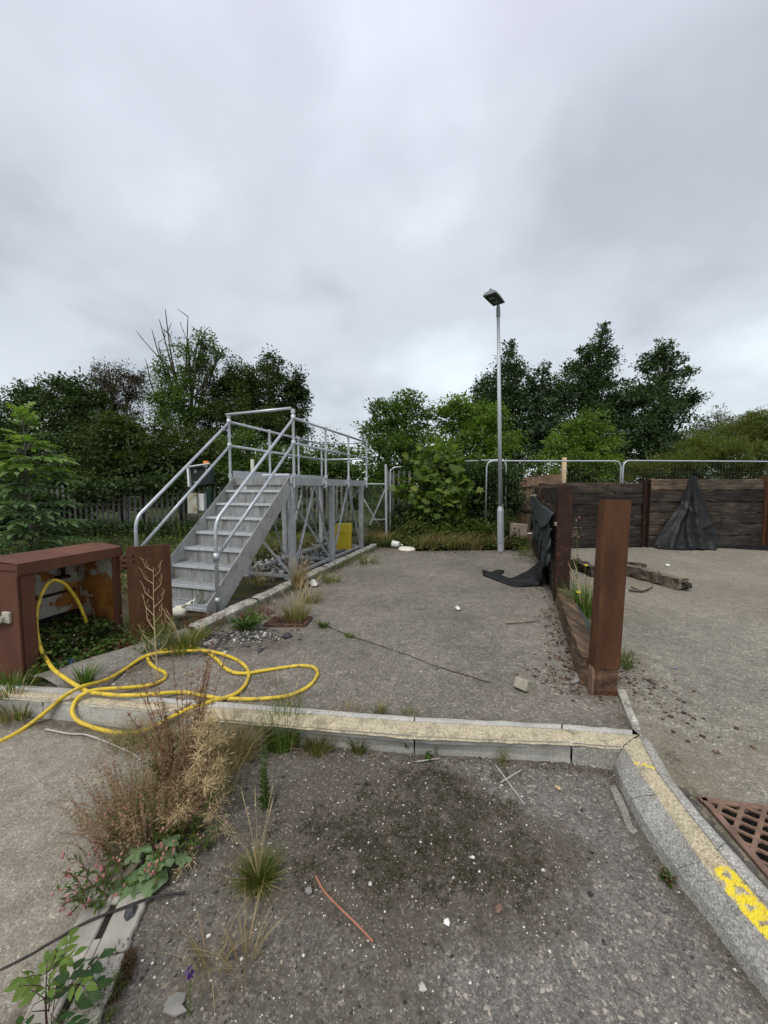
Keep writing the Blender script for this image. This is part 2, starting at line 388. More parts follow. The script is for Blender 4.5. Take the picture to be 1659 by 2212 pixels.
class MB:
    def __init__(s): s.v = []; s.f = []
    def add(s, vs, fs):
        k = len(s.v); s.v += [Vector(p) for p in vs]; s.f += [tuple(i + k for i in f) for f in fs]
    def box(s, c, size, M=None):
        hx, hy, hz = [a / 2 for a in size]
        vs = [Vector((x, y, z)) for x in (-hx, hx) for y in (-hy, hy) for z in (-hz, hz)]
        if M is not None: vs = [M @ p for p in vs]
        c = Vector(c)
        s.add([p + c for p in vs], [(0, 1, 3, 2), (4, 6, 7, 5), (0, 4, 5, 1), (2, 3, 7, 6), (0, 2, 6, 4), (1, 5, 7, 3)])
    def beam(s, p0, p1, w, h, up=(0, 0, 1)):
        p0, p1 = Vector(p0), Vector(p1); d = (p1 - p0).normalized(); up = Vector(up)
        sx = d.cross(up)
        if sx.length < 1e-4: sx = d.cross(Vector((0, 1, 0)))
        sx.normalize(); u = sx.cross(d).normalized()
        vs = [p + sx * a * w / 2 + u * b * h / 2 for p in (p0, p1) for a, b in ((-1, -1), (1, -1), (1, 1), (-1, 1))]
        s.add(vs, [(0, 3, 2, 1), (4, 5, 6, 7), (0, 1, 5, 4), (1, 2, 6, 5), (2, 3, 7, 6), (3, 0, 4, 7)])
    def tube(s, pts, r, n=8, cap=True):
        pts = [Vector(p) for p in pts]; m = len(pts)
        rs = list(r) if isinstance(r, (list, tuple)) else [r] * m
        t0 = (pts[1] - pts[0]).normalized()
        a = t0.cross(Vector((0, 0, 1)))
        if a.length < .05: a = t0.cross(Vector((1, 0, 0)))
        a.normalize(); k = len(s.v)
        for i, p in enumerate(pts):
            t = (pts[min(i + 1, m - 1)] - pts[max(i - 1, 0)])
            t = t.normalized() if t.length > 1e-9 else t0
            a = (a - t * a.dot(t)); a = a.normalized() if a.length > 1e-6 else t.orthogonal().normalized()
            b = t.cross(a)
            for j in range(n):
                w = 2 * math.pi * j / n
                s.v.append(p + (a * math.cos(w) + b * math.sin(w)) * rs[i])
        for i in range(m - 1):
            for j in range(n):
                j2 = (j + 1) % n
                s.f.append((k + i * n + j, k + i * n + j2, k + (i + 1) * n + j2, k + (i + 1) * n + j))
        if cap:
            s.f.append(tuple(k + j for j in reversed(range(n)))); s.f.append(tuple(k + (m - 1) * n + j for j in range(n)))
    def lathe(s, c, prof, n=16, axis=(0, 0, 1)):
        """prof: list of (radius, height along axis)"""
        ax = Vector(axis).normalized(); c = Vector(c)
        a = ax.orthogonal().normalized(); b = ax.cross(a); k = len(s.v)
        for r, h in prof:
            for j in range(n):
                w = 2 * math.pi * j / n
                s.v.append(c + ax * h + (a * math.cos(w) + b * math.sin(w)) * max(r, 1e-4))
        for i in range(len(prof) - 1):
            for j in range(n):
                j2 = (j + 1) % n
                s.f.append((k + i * n + j, k + i * n + j2, k + (i + 1) * n + j2, k + (i + 1) * n + j))
        s.f.append(tuple(k + j for j in reversed(range(n)))); s.f.append(tuple(k + (len(prof) - 1) * n + j for j in range(n)))
    def prism(s, poly, ext):
        poly = [Vector(p) for p in poly]; ext = Vector(ext); n = len(poly)
        s.add(poly + [p + ext for p in poly], [tuple(reversed(range(n))), tuple(range(n, 2 * n))] + [(i, (i + 1) % n, n + (i + 1) % n, n + i) for i in range(n)])
    def grid(s, rows):
        nr, nc = len(rows), len(rows[0])
        s.add([p for r in rows for p in r], [(i * nc + j, i * nc + j + 1, (i + 1) * nc + j + 1, (i + 1) * nc + j) for i in range(nr - 1) for j in range(nc - 1)])
    def rough_box(s, p0, p1, w, h, rnd, seg=10, jit=.012, up=(0, 0, 1)):
        """a worn baulk: chamfered section, uneven along its length"""
        p0, p1 = Vector(p0), Vector(p1); d = (p1 - p0).normalized()
        sx = d.cross(Vector(up)).normalized(); u = sx.cross(d).normalized()
        c = .12
        sec = [(-1, -1 + c), (-1 + c, -1), (0, -1), (1 - c, -1), (1, -1 + c), (1, 0), (1, 1 - c), (1 - c, 1), (0, 1), (-1 + c, 1), (-1, 1 - c), (-1, 0)]
        k = len(s.v); m = len(sec)
        for i in range(seg + 1):
            p = p0.lerp(p1, i / seg)
            for a, b in sec:
                j = jit * (1.6 if abs(a) > .5 and abs(b) > .5 else .8)
                e = d * rnd.uniform(-jit, jit) * 1.5 if i in (0, seg) else Vector()
                s.v.append(p + sx * (a * w / 2 + rnd.uniform(-j, j)) + u * (b * h / 2 + rnd.uniform(-j, j)) + e)
        for i in range(seg):
            for j in range(m):
                s.f.append((k + i * m + j, k + i * m + (j + 1) % m, k + (i + 1) * m + (j + 1) % m, k + (i + 1) * m + j))
        s.f.append(tuple(k + j for j in reversed(range(m)))); s.f.append(tuple(k + seg * m + j for j in range(m)))
    def rock(s, c, r, rnd, sq=(1, 1, .7)):
        """an angular stone"""
        c = Vector(c); k = len(s.v)
        t = (1 + 5 ** .5) / 2
        vs = [(-1, t, 0), (1, t, 0), (-1, -t, 0), (1, -t, 0), (0, -1, t), (0, 1, t), (0, -1, -t), (0, 1, -t), (t, 0, -1), (t, 0, 1), (-t, 0, -1), (-t, 0, 1)]
        q = Matrix.Rotation(rnd.uniform(0, 6.28), 3, 'Z')
        for p in vs:
            p = Vector(p) / 1.9 * rnd.uniform(.75, 1.15)
            p = q @ Vector((p.x * sq[0], p.y * sq[1], p.z * sq[2]))
            s.v.append(c + p * r)
        for f in [(0, 11, 5), (0, 5, 1), (0, 1, 7), (0, 7, 10), (0, 10, 11), (1, 5, 9), (5, 11, 4), (11, 10, 2), (10, 7, 6), (7, 1, 8), (3, 9, 4), (3, 4, 2), (3, 2, 6), (3, 6, 8), (3, 8, 9), (4, 9, 5), (2, 4, 11), (6, 2, 10), (8, 6, 7), (9, 8, 1)]:
            s.f.append(tuple(k + i for i in f))
    def build(s, name, mat, parent=None, base=None, smooth=False, bevel=0, solid=0, subsurf=0, **tags):
        if parent is not None: b = BASE[parent.name]
        elif base is None:
            b = Vector((sum(p.x for p in s.v) / len(s.v), sum(p.y for p in s.v) / len(s.v), min(p.z for p in s.v)))
        else: b = Vector(base)
        me = bpy.data.meshes.new(name)
        me.from_pydata([tuple(p - b) for p in s.v], [], s.f)
        me.materials.append(MATS[mat])
        if smooth: me.polygons.foreach_set('use_smooth', [True] * len(me.polygons))
        me.update()
        o = bpy.data.objects.new(name, me)
        register(o, parent, b, **tags)
        if subsurf:
            m = o.modifiers.new('subsurf', 'SUBSURF'); m.levels = m.render_levels = subsurf
        if solid:
            m = o.modifiers.new('solid', 'SOLIDIFY'); m.thickness = solid; m.offset = 0
        if bevel:
            m = o.modifiers.new('bevel', 'BEVEL'); m.width = bevel; m.segments = 2; m.limit_method = 'ANGLE'
        return o

def np_mesh(name, V, Q, mat, parent=None, base=None, smooth=False, attrs=None, **tags):
    """V: (n,3) array, Q: (m,k) faces of k corners each"""
    V = np.asarray(V, dtype=np.float64); Q = np.asarray(Q, dtype=np.int32)
    if parent is not None: b = BASE[parent.name]
    elif base is not None: b = Vector(base)
    else: b = Vector((0, 0, 0))
    V = V - np.array(b)
    me = bpy.data.meshes.new(name)
    me.vertices.add(len(V)); me.vertices.foreach_set('co', V.astype(np.float32).ravel())
    k = Q.shape[1]
    me.loops.add(Q.size); me.loops.foreach_set('vertex_index', Q.ravel())
    me.polygons.add(len(Q))
    me.polygons.foreach_set('loop_start', np.arange(0, Q.size, k, dtype=np.int32))
    me.polygons.foreach_set('loop_total', np.full(len(Q), k, dtype=np.int32))
    if smooth: me.polygons.foreach_set('use_smooth', np.ones(len(Q), dtype=bool))
    for an, av in (attrs or {}).items():
        a = me.attributes.new(an, 'FLOAT', 'POINT'); a.data.foreach_set('value', np.asarray(av, dtype=np.float32))
    me.materials.append(MATS[mat])
    me.update(calc_edges=True)
    o = bpy.data.objects.new(name, me)
    return register(o, parent, b, **tags)

def unit(a): return a / np.maximum(np.linalg.norm(a, axis=1, keepdims=True), 1e-9)
def leaf_arrays(C, A, N, L, Wd, fold=.15):
    """kite-shaped leaves: C base points, A axes, N normals"""
    A = unit(A); S = unit(np.cross(A, N)); N = np.cross(S, A)
    L = np.asarray(L)[:, None]; Wd = np.asarray(Wd)[:, None]
    b = C; t = C + A * L - N * L * .12
    l = C + A * L * .45 + S * Wd * .5 + N * Wd * fold; r = C + A * L * .45 - S * Wd * .5 + N * Wd * fold
    V = np.stack([b, l, t, r], 1).reshape(-1, 3)
    return V, np.arange(len(C) * 4).reshape(-1, 4)
def star_arrays(C, A, N, L):
    """palmate five-lobed leaves as one ten-cornered face"""
    A = unit(A); S = unit(np.cross(A, N)); N = np.cross(S, A)
    sh = [(0, 0), (.32, -.02), (.62, .18), (.36, .34), (.58, .72), (.2, .62), (0, 1.0), (-.2, .62), (-.58, .72), (-.36, .34), (-.62, .18), (-.32, -.02)]
    L = np.asarray(L)[:, None]
    V = np.stack([C + S * L * x + A * L * y - N * L * .15 * (abs(x) + y * .4) for x, y in sh], 1).reshape(-1, 3)
    return V, np.arange(len(C) * len(sh)).reshape(-1, len(sh))
def ovate_arrays(C, A, N, L, ratio=.55):
    A = unit(A); S = unit(np.cross(A, N)); N = np.cross(S, A)
    sh = [(0, 0), (.3, .14), (.5, .38), (.42, .64), (.2, .86), (0, 1.0), (-.2, .86), (-.42, .64), (-.5, .38), (-.3, .14)]
    L = np.asarray(L)[:, None]
    V = np.stack([C + S * L * x * ratio + A * L * y + N * L * (.16 * abs(x) - .22 * y * y) for x, y in sh], 1).reshape(-1, 3)
    return V, np.arange(len(C) * len(sh)).reshape(-1, len(sh))
def blade_arrays(rg, roots, n, h, spread, bend, wd, hv=.4, up=.0):
    """n tapering grass blades around each root; three quads a blade"""
    roots = np.repeat(np.asarray(roots, float), n, 0); m = len(roots)
    az = rg.uniform(0, 2 * np.pi, m); rr = np.sqrt(rg.uniform(0, 1, m))
    dirv = np.stack([np.cos(az), np.sin(az), np.zeros(m)], 1)
    P = roots + dirv * (rr * spread)[:, None]
    hh = h * (1 - hv + 2 * hv * rg.uniform(0, 1, m)); lean = bend * (.25 + rr) * rg.uniform(.4, 1.3, m)
    side = np.stack([-np.sin(az + rg.uniform(-1, 1, m)), np.cos(az), np.zeros(m)], 1)
    w = wd * rg.uniform(.7, 1.3, m)
    rows = []
    for t, k in ((0, 1.0), (.4, .85), (.75, .55), (1.0, .06)):
        c = P + dirv * (hh * lean * t ** 1.7)[:, None]; c[:, 2] += hh * (t - .35 * lean * t * t)
        rows += [c - side * (w * k / 2)[:, None], c + side * (w * k / 2)[:, None]]
    V = np.stack(rows, 1).reshape(-1, 3)
    q = np.array([[0, 1, 3, 2], [2, 3, 5, 4], [4, 5, 7, 6]])
    return V, (np.arange(m)[:, None, None] * 8 + q[None]).reshape(-1, 4)
def join(parts):
    Vs, Qs, k = [], [], 0
    for V, Q in parts:
        Vs.append(V); Qs.append(Q + k); k += len(V)
    return np.concatenate(Vs), np.concatenate(Qs)

def vnoise(x, y, seed):
    xi = np.floor(x).astype(np.int64); yi = np.floor(y).astype(np.int64)
    def hsh(a, b):
        h = (a * 374761393 + b * 668265263 + seed * 974711) & 0x7fffffff
        h = ((h ^ (h >> 13)) * 1274126177) & 0x7fffffff
        return ((h ^ (h >> 16)) & 0xffff) / 65535.0
    fx = x - xi; fy = y - yi; fx = fx * fx * (3 - 2 * fx); fy = fy * fy * (3 - 2 * fy)
    return (hsh(xi, yi) * (1 - fx) + hsh(xi + 1, yi) * fx) * (1 - fy) + (hsh(xi, yi + 1) * (1 - fx) + hsh(xi + 1, yi + 1) * fx) * fy
def fbm(x, y, seed=0, o=4):
    s = 0; a = .5; f = 1.0
    for i in range(o):
        s = s + a * vnoise(x * f + 31.7 * i, y * f + 17.3 * i, seed + i); a *= .5; f *= 2.03
    return s / (1 - .5 ** o)
def smooth(a, b, x):
    t = np.clip((x - a) / (b - a), 0, 1); return t * t * (3 - 2 * t)
def inpoly(x, y, P):
    r = np.zeros(x.shape, bool); n = len(P); j = n - 1
    for i in range(n):
        xi, yi = P[i][0], P[i][1]; xj, yj = P[j][0], P[j][1]
        if abs(yj - yi) > 1e-12:
            c = ((yi > y) != (yj > y)) & (x < (xj - xi) * (y - yi) / (yj - yi) + xi)
            r ^= c
        j = i
    return r
def seg_dist(x, y, P):
    d = np.full(x.shape, 1e9)
    for (ax, ay), (bx, by) in zip([p[:2] for p in P[:-1]], [p[:2] for p in P[1:]]):
        ll = (bx - ax) ** 2 + (by - ay) ** 2 + 1e-12
        t = np.clip(((x - ax) * (bx - ax) + (y - ay) * (by - ay)) / ll, 0, 1)
        d = np.minimum(d, np.hypot(x - ax - t * (bx - ax), y - ay - t * (by - ay)))
    return d
def sheet(name, x0, x1, y0, y1, cell, zfun, mat, poly=None, hole=None, attrs=None, kind='structure'):
    xs = np.arange(x0, x1 + cell / 2, cell); ys = np.arange(y0, y1 + cell / 2, cell)
    X, Y = np.meshgrid(xs, ys); nx = len(xs)
    i, j = np.meshgrid(np.arange(nx - 1), np.arange(len(ys) - 1))
    a = (j * nx + i).ravel()
    Q = np.stack([a, a + 1, a + 1 + nx, a + nx], 1)
    cx = X.ravel()[a] + cell / 2; cy = Y.ravel()[a] + cell / 2
    keep = np.ones(len(a), bool)
    if poly is not None: keep &= inpoly(cx, cy, poly)
    for hp in hole or []: keep &= ~inpoly(cx, cy, hp)
    Q = Q[keep]
    V = np.stack([X.ravel(), Y.ravel(), zfun(X, Y).ravel()], 1)
    at = {k: f(X, Y).ravel() for k, f in (attrs or {}).items()}
    us, inv = np.unique(Q, return_inverse=True)
    return np_mesh(name, V[us], inv.reshape(Q.shape), mat, base=(0, 0, 0), smooth=True, attrs={k: v[us] for k, v in at.items()}, kind=kind)
def V3(p): return Vector((p[0], p[1], p[2] if len(p) > 2 else 0))
def catmull(pts, n=6):
    pts = [Vector(p) for p in pts]; o = []
    for i in range(len(pts) - 1):
        p0 = pts[max(i - 1, 0)]; p1 = pts[i]; p2 = pts[i + 1]; p3 = pts[min(i + 2, len(pts) - 1)]
        for k in range(n):
            t = k / n
            o.append(.5 * ((2 * p1) + (p2 - p0) * t + (2 * p0 - 5 * p1 + 4 * p2 - p3) * t * t + (3 * p1 - p0 - 3 * p2 + p3) * t ** 3))
    o.append(pts[-1]); return o
#--SETTING--
# ================================================================== THE SETTING
FZ = -.12                      # level of the lane in front of the kerb
KR = [(374, 1392), (403, 1381), (466, 1354), (500, 1335), (575, 1302), (635, 1275), (689, 1241), (747, 1219), (815, 1180)]
kr = [G(*p, 0) for p in KR]    # yard-side foot of the long kerb by the platform
# fit a straight line through the kerb's foot
ax = np.polyfit([p.y for p in kr], [p.x for p in kr], 1)
def kx(y): return ax[0] * y + ax[1]

mb = MB(); mb.grid([[(-400, -60, -.3), (400, -60, -.3)], [(-400, 600, -.3), (400, 600, -.3)]])
mb.build('ground', 'far_ground', base=(0, 0, 0), kind='structure')

# front kerb lines (left to right): foot, top of splay, back of mortar, back of stones
def poly_on(pts, z): return [G(x, y, z) for x, y in pts]
def interp(poly, x):
    for a, b in zip(poly[:-1], poly[1:]):
        if a[0] <= x <= b[0]: return a[1] + (b[1] - a[1]) * (x - a[0]) / (b[0] - a[0])
    return poly[-1][1]
L0 = [(-120, 1535), (0, 1548), (234, 1577), (480, 1600), (800, 1626), (1100, 1646), (1235, 1656), (1330, 1672)]
L1 = [(-120, 1497), (0, 1503), (140, 1515), (328, 1532), (480, 1554), (900, 1590), (1225, 1603), (1345, 1612)]
L2 = [(-120, 1483), (47, 1490), (328, 1514), (459, 1526), (900, 1558), (1215, 1574), (1380, 1588)]
L3 = [(-120, 1474), (100, 1483), (328, 1505), (459, 1515), (900, 1549), (1215, 1564), (1366, 1577)]
KZ = .03
bay_left = kx(2.6) - .1
front_line = [G(x, interp(L3, x), KZ) for x in (-100, 100, 328, 459, 900, 1215, 1366)]

# right kerb lines (far to near)
RA = [(1325, 1672), (1338, 1707), (1370, 1770), (1422, 1857), (1464, 1917), (1513, 1976), (1586, 2077), (1659, 2175), (1770, 2320)]   # foot of splay on the lane
RB = [(1347, 1612), (1387, 1676), (1429, 1735), (1482, 1816), (1520, 1868), (1551, 1907), (1603, 1970), (1659, 2032), (1760, 2150)]  # splay top
RC = [(1380, 1588), (1418, 1665), (1464, 1725), (1515, 1790), (1551, 1836), (1578, 1868), (1618, 1914), (1659, 1957), (1760, 2065)]   # back of mortar
RD = [(1412, 1606), (1457, 1683), (1502, 1739), (1545, 1788), (1572, 1817), (1604, 1852), (1640, 1892), (1672, 1926), (1780, 2035)]   # back edge of the rear stones
rA = poly_on(RA, FZ - .01); rB = poly_on(RB, .02); rC = poly_on(RC, KZ); rD = poly_on(RD, KZ)
kx_ = (rC[-1] - rC[-4]).normalized() * 2.4      # the kerb runs on past the camera
for P_ in (rA, rB, rC, rD): P_.append(P_[-1] + Vector((kx_.x, kx_.y, 0)))

# wall line from the rusty column to the far corner
COLB = Vector((1.60, 2.62, 0)); WD = Vector((.33, 1.0, 0)).normalized()
POST2 = Vector((2.30, 4.72, 0)); CORN = Vector((3.66, 8.85, 0))

# --- asphalt bay
bay_poly = [p for p in front_line] + [(rC[0].x + .05, rC[0].y), (1.72, 2.66), (POST2.x, POST2.y), (CORN.x, CORN.y), (2.6, 8.75), (1.6, 8.62), (.8, 8.55), (.25, 8.95), (-.2, 9.35)] + [(kx(y) - .04, y) for y in (9.3, 6, 4.2, 3.4)] + [(-2.75, 2.75)]
bay_poly = [(p[0], p[1]) for p in bay_poly]
def yard_z(X, Y): return .012 * (fbm(X * .7, Y * .7, 5) - .5) * 2
wall_line = [(1.55, 2.6), (POST2.x, POST2.y), (CORN.x, CORN.y)]
def bay_dirt(X, Y):
    d = .62 * smooth(.38, .0, seg_dist(X, Y, wall_line))
    d = np.maximum(d, .62 * smooth(.3, .0, seg_dist(X, Y, [(kx(2.9) + .05, 2.9), (kx(9.2) + .05, 9.2)])))
    d = np.maximum(d, .6 * smooth(.45, .0, np.hypot((X + 1.35) / 1.2, (Y - 3.55) / .8) - .25))
    d = np.maximum(d, .5 * smooth(.55, .1, np.hypot((X - 1.62) / .8, (Y - 2.28) / .5)))
    d = np.maximum(d, .55 * smooth(.7, .0, 8.75 - Y))
    d = np.maximum(d, .6 * smooth(.14, .0, seg_dist(X, Y, [(p[0], p[1]) for p in front_line])))
    d = np.maximum(d, .42 * smooth(.5, .15, np.hypot((X + 1.0) / .9, (Y - 2.75) / .45)))
    return d + .18 * (fbm(X * 1.3, Y * 1.3, 9) - .5)
crack = catmull([G(690, 1345), G(755, 1373), G(850, 1405), G(945, 1441), G(1010, 1462), G(1060, 1478)], 5)
crack2 = catmull([G(1170, 1210), G(1210, 1262), G(1190, 1330)], 4)
def bay_moss(X, Y):
    c = .75 * smooth(.03, .0, seg_dist(X, Y, [(p.x, p.y) for p in crack]))
    c = np.maximum(c, .45 * smooth(.2, .0, np.abs(Y - 8.4) + .3 * (fbm(X, Y, 3) - .5)))
    return np.maximum(c, .5 * smooth(.1, 0, seg_dist(X, Y, [(1.66, 2.2), (1.78, 2.6)])))
dr2 = [G(574, 1353), G(656, 1353), G(672, 1336), G(592, 1336)]   # gully by the platform
g2c = sum(dr2, Vector()) / 4; g2u = Vector((1, -.02, 0)).normalized(); g2v = Vector((.12, 1, 0)).normalized()
G2W, G2H = .42, .24
def rect(c, u, v, w, h): return [c + u * a * w / 2 + v * b * h / 2 for a, b in ((-1, -1), (1, -1), (1, 1), (-1, 1))]
hole2 = rect(g2c, g2u, g2v, G2W - .06, G2H - .06)
sheet('bay_road', -3.4, 3.8, 2.0, 9.4, .03, yard_z, 'bay_asphalt', bay_poly, [[(p.x, p.y) for p in hole2]], dict(dirt=bay_dirt, moss=bay_moss))

# --- yard on the right
g1o = G(1521, 1733, 0)
g1u = (G(1659, 1752, 0) - g1o).normalized(); g1v = (G(1659, 1893, 0) - g1o).normalized()
G1 = dict(o=g1o, u=g1u, v=g1v)
ry_poly = [(p.x - .03, p.y) for p in reversed(rD)] + [(rC[0].x - .0, rC[0].y), (1.66, 2.6), (POST2.x, POST2.y), (CORN.x - .02, CORN.y), (12.5, 10.0), (12.5, -1.2), (rD[-1].x, -1.2)]
tri = [g1o + g1u * .05 + g1v * .03, g1o + g1u * .8, g1o + g1u * .8 + g1v * .45, g1o + g1v * .46]
hole1 = [g1o + g1u * a + g1v * b for a, b in ((.012, .012), (.45, .012), (.45, .45), (.012, .45))]
def ry_dirt(X, Y):
    d = .6 * smooth(.5, .0, seg_dist(X, Y, wall_line) - .05)
    d = np.maximum(d, .62 * smooth(.5, .05, seg_dist(X, Y, [(p.x, p.y) for p in rD]) - .05))
    d = np.maximum(d, .55 * smooth(.5, .0, np.hypot((X - 2.35) / .9, (Y - 3.5) / .3)))
    d = np.maximum(d, .5 * smooth(.8, .0, 9.3 - Y))
    d = np.maximum(d, .5 * smooth(1, .3, np.hypot((X - 2.2) / 1.1, (Y - 1.9) / .35)))
    d = np.maximum(d, .4 * smooth(3.3, 4.2, Y + .25 * X * 0))
    return d + .3 * (fbm(X * .9, Y * .9, 19) - .5)
def ry_moss(X, Y):
    m = .5 * smooth(.45, .0, seg_dist(X, Y, [(1.8, 2.5), (2.2, 3.2)]))
    m = np.maximum(m, .55 * smooth(.12, .0, seg_dist(X, Y, [(p.x + .06, p.y) for p in rD])))
    return np.maximum(m, .5 * smooth(.3, .0, np.hypot((X - 1.85) / .5, (Y - 1.75) / .35)))
sheet('yard_road', .4, 12.5, -1.2, 9.9, .032, yard_z, 'yard_asphalt', ry_poly, [[(p.x, p.y) for p in hole1]], dict(dirt=ry_dirt, moss=ry_moss))

# --- soil left of the kerb and behind the yard
def soil_z(X, Y): return -.02 + .05 * (fbm(X * 2, Y * 2, 11) - .5) + .15 * smooth(14, 30, Y)
sx0 = -9.5
soil_poly = [(-9.5, 2.55), (-2.7, 2.55)] + [(kx(y) - .07, y) for y in (2.8, 4, 6, 8, 9.3)] + [(-.1, 9.2), (.8, 8.4), (3.6, 8.6), (3.7, 9.2), (12.5, 9.6), (12.5, 14), (-9.5, 14)]
sheet('soil', -9.5, 12.5, 2.55, 14, .08, soil_z, 'soil', soil_poly)
mb = MB()
mb.grid([[(-400, 13.9, -.03), (400, 13.9, -.03)], [(-400, 600, -.03), (400, 600, -.03)]])
mb.grid([[(-400, 2.4, -.03), (-9.4, 2.4, -.03)], [(-400, 13.9, -.03), (-9.4, 13.9, -.03)]])
mb.grid([[(12.4, -10, -.03), (400, -10, -.03)], [(12.4, 13.9, -.03), (400, 13.9, -.03)]])
mb.build('field', 'far_ground', base=(0, 0, 0), kind='structure')

# --- lane in front: clean road on the left, silted mossy tarmac on the right
drain_line = [G(60, 2260, FZ), G(250, 1950, FZ), G(340, 1780, FZ), G(430, 1610, FZ)]
def front_mask(X, Y):
    # distance to the right of the slot-drain line
    xl = np.interp(Y, [p.y for p in drain_line], [p.x for p in drain_line])
    return X - xl
def front_z(X, Y):
    r = smooth(-.05, .15, front_mask(X, Y))
    silt = fr_dirt(X, Y)
    return FZ + .006 * (fbm(X * 3, Y * 3, 2) - .5) + r * silt * (.016 * (fbm(X * 22, Y * 22, 8, 3) - .42) + .01 * (fbm(X * 60, Y * 60, 18, 2) - .45))
def fr_dirt(X, Y):
    f = front_mask(X, Y); n = fbm(X * 3.2, Y * 3.2, 41) - .5
    core = smooth(1.05, .6, np.hypot((X - .02) / 1.0, (Y - 1.62) / .62) + n * .5)
    wide = .66 * smooth(.62, .1, X + .25 * (1.4 - Y) + n * .9)
    d = np.maximum(core, wide) * smooth(-.12, .1, f + n * .25)
    d = np.maximum(d, .7 * smooth(.3, .0, np.abs(f + .05) + n * .3))
    edge = seg_dist(X, Y, [(p.x, p.y) for p in rA])
    d = np.maximum(d, .68 * smooth(.12, .0, edge + n * .12))
    L0w = [G(x, y, FZ) for x, y in L0]
    d = np.maximum(d, .75 * smooth(.14, .0, seg_dist(X, Y, [(p.x, p.y) for p in L0w]) + n * .1))
    d = np.maximum(d, .5 * smooth(.8, .4, np.hypot((X + .35) / .75, (Y - 1.15) / .5) + n * .4))
    return .86 * d
def fr_moss(X, Y):
    n = fbm(X * 4, Y * 4, 77) - .5
    m = .62 * smooth(1.0, .4, np.hypot((X - .17) / .84, (Y - 1.63) / .5) + n * .8)
    m = np.maximum(m, .45 * smooth(.8, .3, np.hypot((X - .12) / .5, (Y - 1.38) / .2) + n * .6))
    return m
lane_poly = [(-3.3, -1.2)] + [(rB[-1].x, -1.2)] + [(rB[-1].x, rB[-1].y)] + [(p.x, p.y) for p in reversed(rB[:-1])] + [(G(x, interp(L1, x), 0).x, G(x, interp(L1, x), 0).y) for x in (1225, 900, 480, 328, 140, 0, -120)] + [(-3.4, 2.62)]
def split(name, mat, cell, cond):
    return None
sheet('lane', -1.62, 1.75, -1.2, 2.6, .0125, front_z, 'front_tarmac', [p for p in lane_poly if True] , None, dict(dirt=fr_dirt, moss=fr_moss))
mb = MB()
def road_z(X, Y): return FZ - .004 + .006 * (fbm(X * 3, Y * 3, 2) - .5)
road_poly = [(-9, -2), (drain_line[0].x + .3, -2), (drain_line[0].x + .05, .9)] + [(p.x, p.y) for p in drain_line[1:]] + [(-1.25, 2.42), (-3.0, 2.62), (-9, 3.3)]
def rd_dirt(X, Y):
    n = fbm(X * 2.6, Y * 2.6, 61) - .5
    d = .7 * smooth(.35, .0, -front_mask(X, Y) + n * .3)
    return np.maximum(d, .68 * smooth(.2, .0, seg_dist(X, Y, [(G(x, y, FZ).x, G(x, y, FZ).y) for x, y in L0]) + n * .15))
# the road sheet rides a few millimetres over the lane where they lap
sheet('road', -9, -.6, -2, 3.3, .03, lambda X, Y: road_z(X, Y) + .012, 'road_tarmac', road_poly, None, dict(dirt=rd_dirt, moss=lambda X, Y: X * 0))
mb.grid([[(-60, -40, FZ - .03), (60, -40, FZ - .03)], [(-60, 2.5, FZ - .03), (60, 2.5, FZ - .03)]])
mb.build('apron', 'road_tarmac', base=(0, 0, 0), kind='structure')

# --- kerbs
def loft(name, mat, lines, attrs=None, jit=.002, joints=(), closed=False):
    """lines: list of polylines with the same number of stations"""
    rnd = random.Random(len(name) * 7)
    rows = []
    m = len(lines[0])
    for i in range(m):
        rows.append([Vector(l[i]) + Vector((rnd.uniform(-jit, jit), rnd.uniform(-jit, jit), rnd.uniform(-jit, jit))) for l in lines])
    mb = MB(); mb.grid(rows)
    if attrs:
        k = [Vector(v) for v in mb.v]
    o = mb.build(name, mat, base=(0, 0, 0), smooth=False, kind='structure')
    if attrs:
        for an, fn in attrs.items():
            a = o.data.attributes.new(an, 'FLOAT', 'POINT')
            a.data.foreach_set('value', [fn(p) for p in mb.v])
    return o
xs = [-120, -60, 0, 70, 140, 234, 330, 400, 460, 540, 620, 700, 800, 890]
def dense(P, n=5):
    o = []
    for a, b in zip(P[:-1], P[1:]):
        for k in range(n): o.append(Vector(a).lerp(Vector(b), k / n))
    o.append(Vector(P[-1])); return o
def seg_line(L, x0, x1, z, n=10):
    return [G(x0 + (x1 - x0) * i / n, interp(L, x0 + (x1 - x0) * i / n), z) for i in range(n + 1)]
def mid_line(A, B, t, dz): return [a.lerp(b, t) + Vector((0, 0, dz)) for a, b in zip(A, B)]
def off(P, d, z=None): return [p + d if z is None else Vector((p.x + d.x, p.y + d.y, z)) for p in P]
